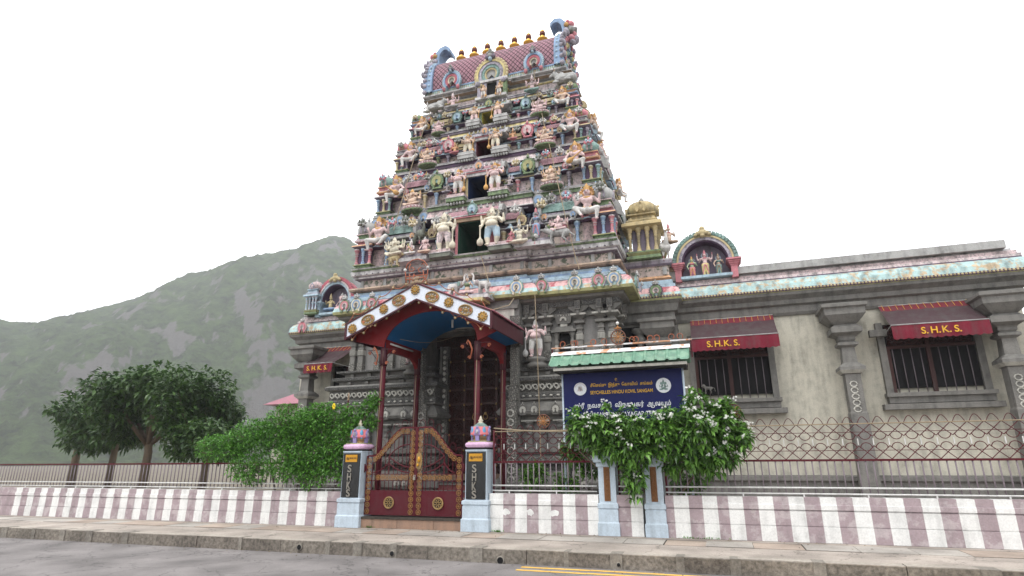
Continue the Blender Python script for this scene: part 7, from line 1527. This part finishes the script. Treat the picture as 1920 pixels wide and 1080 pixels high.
def shrub(name, label, cat, base, blobs, n, ln, wd, per, mt, stems, seed, droop=.35, flowers=0, yellow=None):
    rr = random.Random(seed); t = thing(name, base, label, cat)
    m = MB()
    for s in stems: m.tube(s[0], s[1], 'bark', 6)
    pts = blob_pts(blobs, n, rr); L = LF()
    for p, v in pts:
        for k in range(per):
            d = Vector((rr.gauss(0, .8), rr.gauss(0, .8), rr.gauss(.1, .6)))+v*.7; q = rr.uniform(.65, 1.25); L.leaf(p+Vector((rr.uniform(-.03, .03), rr.uniform(-.03, .03), rr.uniform(-.03, .03))), d, ln*q, wd*q, droop*rr.uniform(.4, 1.6), rr)
        if rr.random() < .1:
            m.tube([p, p-v*.18-Vector((0, 0, .08))], .006, 'bark', 4)
    new('stems', m, t); new('foliage', L.mesh('foliage', mt), t)
    if flowers:
        F = MB()
        fl = [q for q in pts if q[1].y < .2 and q[1].length > .72 and q[1].z > -.2]; rr.shuffle(fl)
        for p, v in flowers if not isinstance(flowers, int) else fl[:flowers]:
            for c in range(rr.randint(3, 7)):
                ce = p+v*.07+Vector((rr.gauss(0, .035), -.05+rr.gauss(0, .02), rr.gauss(.02, .025)))
                nn = Vector((rr.uniform(-.5, .5), -1, rr.uniform(.1, .9))).normalized(); a_ = nn.orthogonal().normalized(); b_ = nn.cross(a_)
                for k in range(5):
                    an = 2*pi*k/5; e = a_*cos(an)+b_*sin(an); f_ = a_*cos(an+.55)+b_*sin(an+.55); F.add([ce, ce+e*.016+f_*.003, ce+f_*.026+nn*.003, ce+f_*.012], [(0, 1, 2, 3)], 'petal')
        o = new('white_blossoms', F, t); o['kind'] = 'stuff'
    return t
rr = random.Random(4)
A = lambda px, py, Y=13.1: at(px, py, Y)
def B(px, py, Y, rx, ry, rz): p = at(px, py, Y); return (p.x, Y, p.z, rx, ry, rz)
bl = [B(1100, 802, 13.05, .4, .35, .3), B(1083, 783, 13.0, .22, .25, .2), B(1130, 796, 12.95, .35, .3, .26), B(1175, 806, 12.9, .5, .4, .3), B(1230, 803, 12.9, .5, .4, .3), B(1290, 795, 12.95, .5, .4, .35), B(1335, 795, 13.1, .4, .4, .4), B(1150, 835, 12.95, .5, .3, .3), B(1200, 840, 12.85, .45, .3, .35), B(1265, 835, 12.95, .5, .35, .3), B(1185, 880, 12.85, .3, .18, .3), B(1190, 915, 12.88, .2, .12, .25), B(1310, 850, 13.0, .4, .3, .3), B(1345, 830, 13.15, .35, .3, .4), B(1080, 840, 13.5, .35, .25, .3), B(1105, 880, 13.5, .25, .2, .2), B(1300, 750, 13.1, .25, .25, .2), B(1255, 775, 12.95, .22, .25, .13), B(1160, 777, 12.9, .16, .2, .1), B(1135, 768, 12.9, .1, .12, .14), B(1187, 772, 12.9, .1, .12, .1), B(1375, 815, 13.2, .35, .4, .35), B(1345, 855, 13.1, .4, .25, .25), B(1310, 815, 13.0, .4, .3, .3), B(1330, 865, 13.2, .4, .25, .25), B(1270, 870, 13.2, .4, .25, .2), B(1355, 770, 13.2, .3, .3, .25), B(1120, 810, 13.1, .4, .3, .3)]
base = Vector((-1.6, 13.6, 0))
st = [([base+Vector((dx, 0, 0)), base+Vector((dx*1.5, -.1, .7)), A(px, py, 13.1)], [.05, .035, .012]) for dx, px, py in ((-.1, 1110, 800), (0, 1180, 800), (.1, 1240, 800), (.3, 1310, 810), (-.2, 1085, 845), (0, 1190, 860), (.4, 1360, 810))]
shrub('flowering_shrub', 'large glossy-leaved shrub with white flowers hanging over the pillar pair', 'shrub', base, bl, 1900, .165, .068, 7, 'leafA', st, 11, .35, 150)
bl = [B(600, 800, 13.25, .9, .35, .5), B(570, 830, 13.3, .8, .3, .7), B(625, 860, 13.2, .55, .25, .45), B(590, 880, 13.2, .7, .22, .3), B(655, 800, 13.3, .4, .3, .35), B(690, 765, 13.45, .35, .2, .28), B(650, 770, 13.35, .4, .25, .22), B(700, 755, 13.5, .2, .18, .22), B(600, 770, 13.3, .5, .25, .25), B(700, 795, 13.45, .22, .2, .22), B(640, 830, 13.15, .4, .2, .4), B(540, 800, 13.3, .9, .35, .6), B(480, 820, 13.3, 1., .35, .5), B(420, 840, 13.3, 1., .35, .4), B(575, 905, 13.05, .3, .1, .2), B(670, 830, 13.35, .3, .2, .3), B(585, 790, 13.1, .6, .3, .3), B(540, 870, 13.1, .8, .25, .45), B(470, 880, 13.15, .8, .25, .4), B(600, 895, 13.02, .4, .1, .25), B(640, 890, 13.1, .3, .12, .25), B(702, 750, 13.5, .24, .2, .26), B(685, 785, 13.45, .3, .2, .3), B(712, 745, 13.5, .12, .1, .15), B(665, 800, 13.3, .35, .25, .3), B(610, 850, 13.05, .5, .15, .5), B(570, 870, 13.05, .5, .15, .4)]
base2 = Vector((-10.2, 13.5, 0))
st = [([base2+Vector((dx, 0, 0)), base2+Vector((dx*1.4, 0, .8)), A(px, py, 13.35)], [.04, .03, .01]) for dx, px, py in ((-.3, 570, 830), (0, 610, 800), (.2, 650, 790), (.5, 690, 770), (-.8, 500, 820))]
cr_ = shrub('green_creeper', 'dense small-leaved green creeper covering the fence left of the gate', 'creeper', base2, bl, 9500, .075, .042, 4, 'leafB', st, 12, .2)
p = A(627, 762, 13.0); m = MB()
for k in range(6): a = k*pi/3; m.ell((p.x+.03*cos(a), p.y-.02, p.z+.05*sin(a)), (.022, .02, .035), 'leafdry', 6)
new('yellow_flower', m, cr_)
for px, py, Y, s, lb in ((1000, 880, 13.7, .3, 'small bush low behind the fence right of the gate'), (1060, 900, 13.8, .35, 'small bush behind the fence left of the pillar pair'), (1290, 890, 13.8, .4, 'low bush behind the fence right of the pillar pair')):
    b_ = at(px, py, Y); shrub('garden_bush', lb, 'bush', Vector((b_.x, Y, .05)), [(b_.x, Y, max(b_.z-.1, .5), s, s*.7, s*.9)], 130, .13, .05, 5, 'leafA', [([Vector((b_.x, Y, .05)), Vector((b_.x, Y, .6))], [.02, .01])], int(px), .3)
for i, (px, lb) in enumerate(((932, 'tuft of weeds at the foot of the right gate pillar'), (690, 'tuft of weeds at the foot of the left gate pillar'), (1310, 'weeds along the foot of the wall on the right'))):
    b_ = at(px, 997, 13.0); L = LF(); r2 = random.Random(i)
    for k in range(50): L.leaf(Vector((b_.x+r2.gauss(0, .06 if i < 2 else .25), 13.04+r2.uniform(-.03, .03), .0)), Vector((r2.gauss(0, .5), r2.gauss(-.3, .4), 1)), r2.uniform(.04, .11), .02, .4, r2)
    tag(new('weed_tuft', L.mesh('weed', 'leafB')), lb, 'weeds')
L = LF(); r2 = random.Random(9)
for k in range(260):
    x = r2.uniform(-14, 3); y = 13.05-abs(r2.gauss(0, .35)) if r2.random() < .5 else 10.68-abs(r2.gauss(0, .25)); z = .012 if y > 10.72 else RZ+.006
    L.leaf(Vector((x, y, z)), Vector((r2.uniform(-1, 1), r2.uniform(-1, 1), r2.uniform(0, .25))), r2.uniform(.02, .07), r2.uniform(.012, .03), .05, r2)
o = new('leaf_litter', L.mesh('leaf_litter', 'litter')); o['kind'] = 'stuff'
# ---- trees outside and behind
def tree(x, y, h, r, label, seed, grp='trees behind the temple compound', cat='tree', n=1500):
    r2 = random.Random(seed); t = thing('broadleaf_tree', (x, y, .05), label, cat, grp); m = MB(); m.tube([(x, y, .0), (x+.1, y, h*.3), (x+r2.uniform(-.3, .3), y, h*.6)], [h*.035, h*.028, h*.015], 'bark', 8)
    bl = []
    for k in range(9):
        a = r2.uniform(0, 6.28); q = r2.uniform(.2, .75)*r; c = (x+q*cos(a), y+q*sin(a), h*.62+r2.uniform(-.2, .28)*h, r*r2.uniform(.35, .55), r*r2.uniform(.35, .55), h*r2.uniform(.12, .2)); bl.append(c); m.tube([(x, y, h*.35), ((x+c[0])/2, (y+c[1])/2, h*.5), c[:3]], [h*.018, h*.012, h*.004], 'bark', 6)
    new('trunk', m, t); L = LF()
    for p, v in blob_pts(bl, n, r2):
        for k in range(5): L.leaf(p+Vector((r2.uniform(-.15, .15), r2.uniform(-.15, .15), r2.uniform(-.1, .1))), Vector((r2.gauss(0, 1), r2.gauss(0, 1), r2.gauss(.1, .6)))+v*.6, r*.11, r*.055, .3, r2)
    new('crown', L.mesh('crown', 'leafC'), t)
for i, (x, y, h, r, lb) in enumerate(((-19.5, 19, 5.0, 2.2, 'rounded tree nearest to the left wing of the temple'), (-25, 21, 6.4, 3.0, 'tall broad tree left of the temple compound'), (-31, 24, 6.0, 3.2, 'broad tree at the far left beyond the wall'), (-38, 27, 7.2, 3.6, 'tallest tree at the far left edge'), (12.5, 20, 6.2, 2.8, 'broad tree just beyond the right wing'), (17.5, 23, 7.4, 3.4, 'tall tree at the far right beyond the wing'), (23, 26, 6.4, 3.3, 'outermost tree on the right'))): tree(x, y, h, r, lb, 20+i)
# neighbouring house seen past the end of the left wing
h = thing('neighbour_house', (-20, 30, .05), 'pale neighbouring house with a red roof beyond the left wing', 'house')
m = MB(); m.box(-24, -16.5, 28, 34, .05, 4.6, 'wing'); new('wall', m, h)
m = MB(); m.add([(-24.5, 27.5, 4.6), (-16, 27.5, 4.6), (-16, 34.5, 4.6), (-24.5, 34.5, 4.6), (-22, 31, 6.4), (-18.5, 31, 6.4)], [(0, 1, 5, 4), (1, 2, 5), (2, 3, 4, 5), (3, 0, 4), (3, 2, 1, 0)], 'roofpink'); new('roof', m, h)
for x in (-23, -20.6, -18.3): m = MB(); m.box(x, x+1.1, 27.96, 28.02, 1.6, 3.2, 'darkin'); m.box(x-.06, x+1.16, 27.93, 27.97, 3.2, 3.28, 'stonelt'); m.box(x-.06, x+1.16, 27.93, 27.97, 1.52, 1.6, 'stonelt'); m.box(x+.52, x+.58, 27.94, 27.96, 1.6, 3.2, 'stonelt'); new('window', m, h)
# courtyard paving behind the wall
m = MB(); m.box(-22, 8, 13.35, 18.2, -.3, .052, 'agg'); struct('courtyard', m)

# ================================================================ HAZE
hz = bpy.data.materials.new('haze_air'); hz.use_nodes = True; t = hz.node_tree; t.nodes.clear(); o_ = t.nodes.new('ShaderNodeOutputMaterial'); v_ = t.nodes.new('ShaderNodeVolumePrincipled')
v_.inputs['Color'].default_value = (.93, .95, 1, 1); v_.inputs['Density'].default_value = .0005; v_.inputs['Anisotropy'].default_value = .2; t.links.new(v_.outputs[0], o_.inputs['Volume']); P['haze'] = hz
m = MB(); m.box(-700, 650, -60, 720, -3.2, 300, 'haze'); o = new('haze', m); o['kind'] = 'stuff'
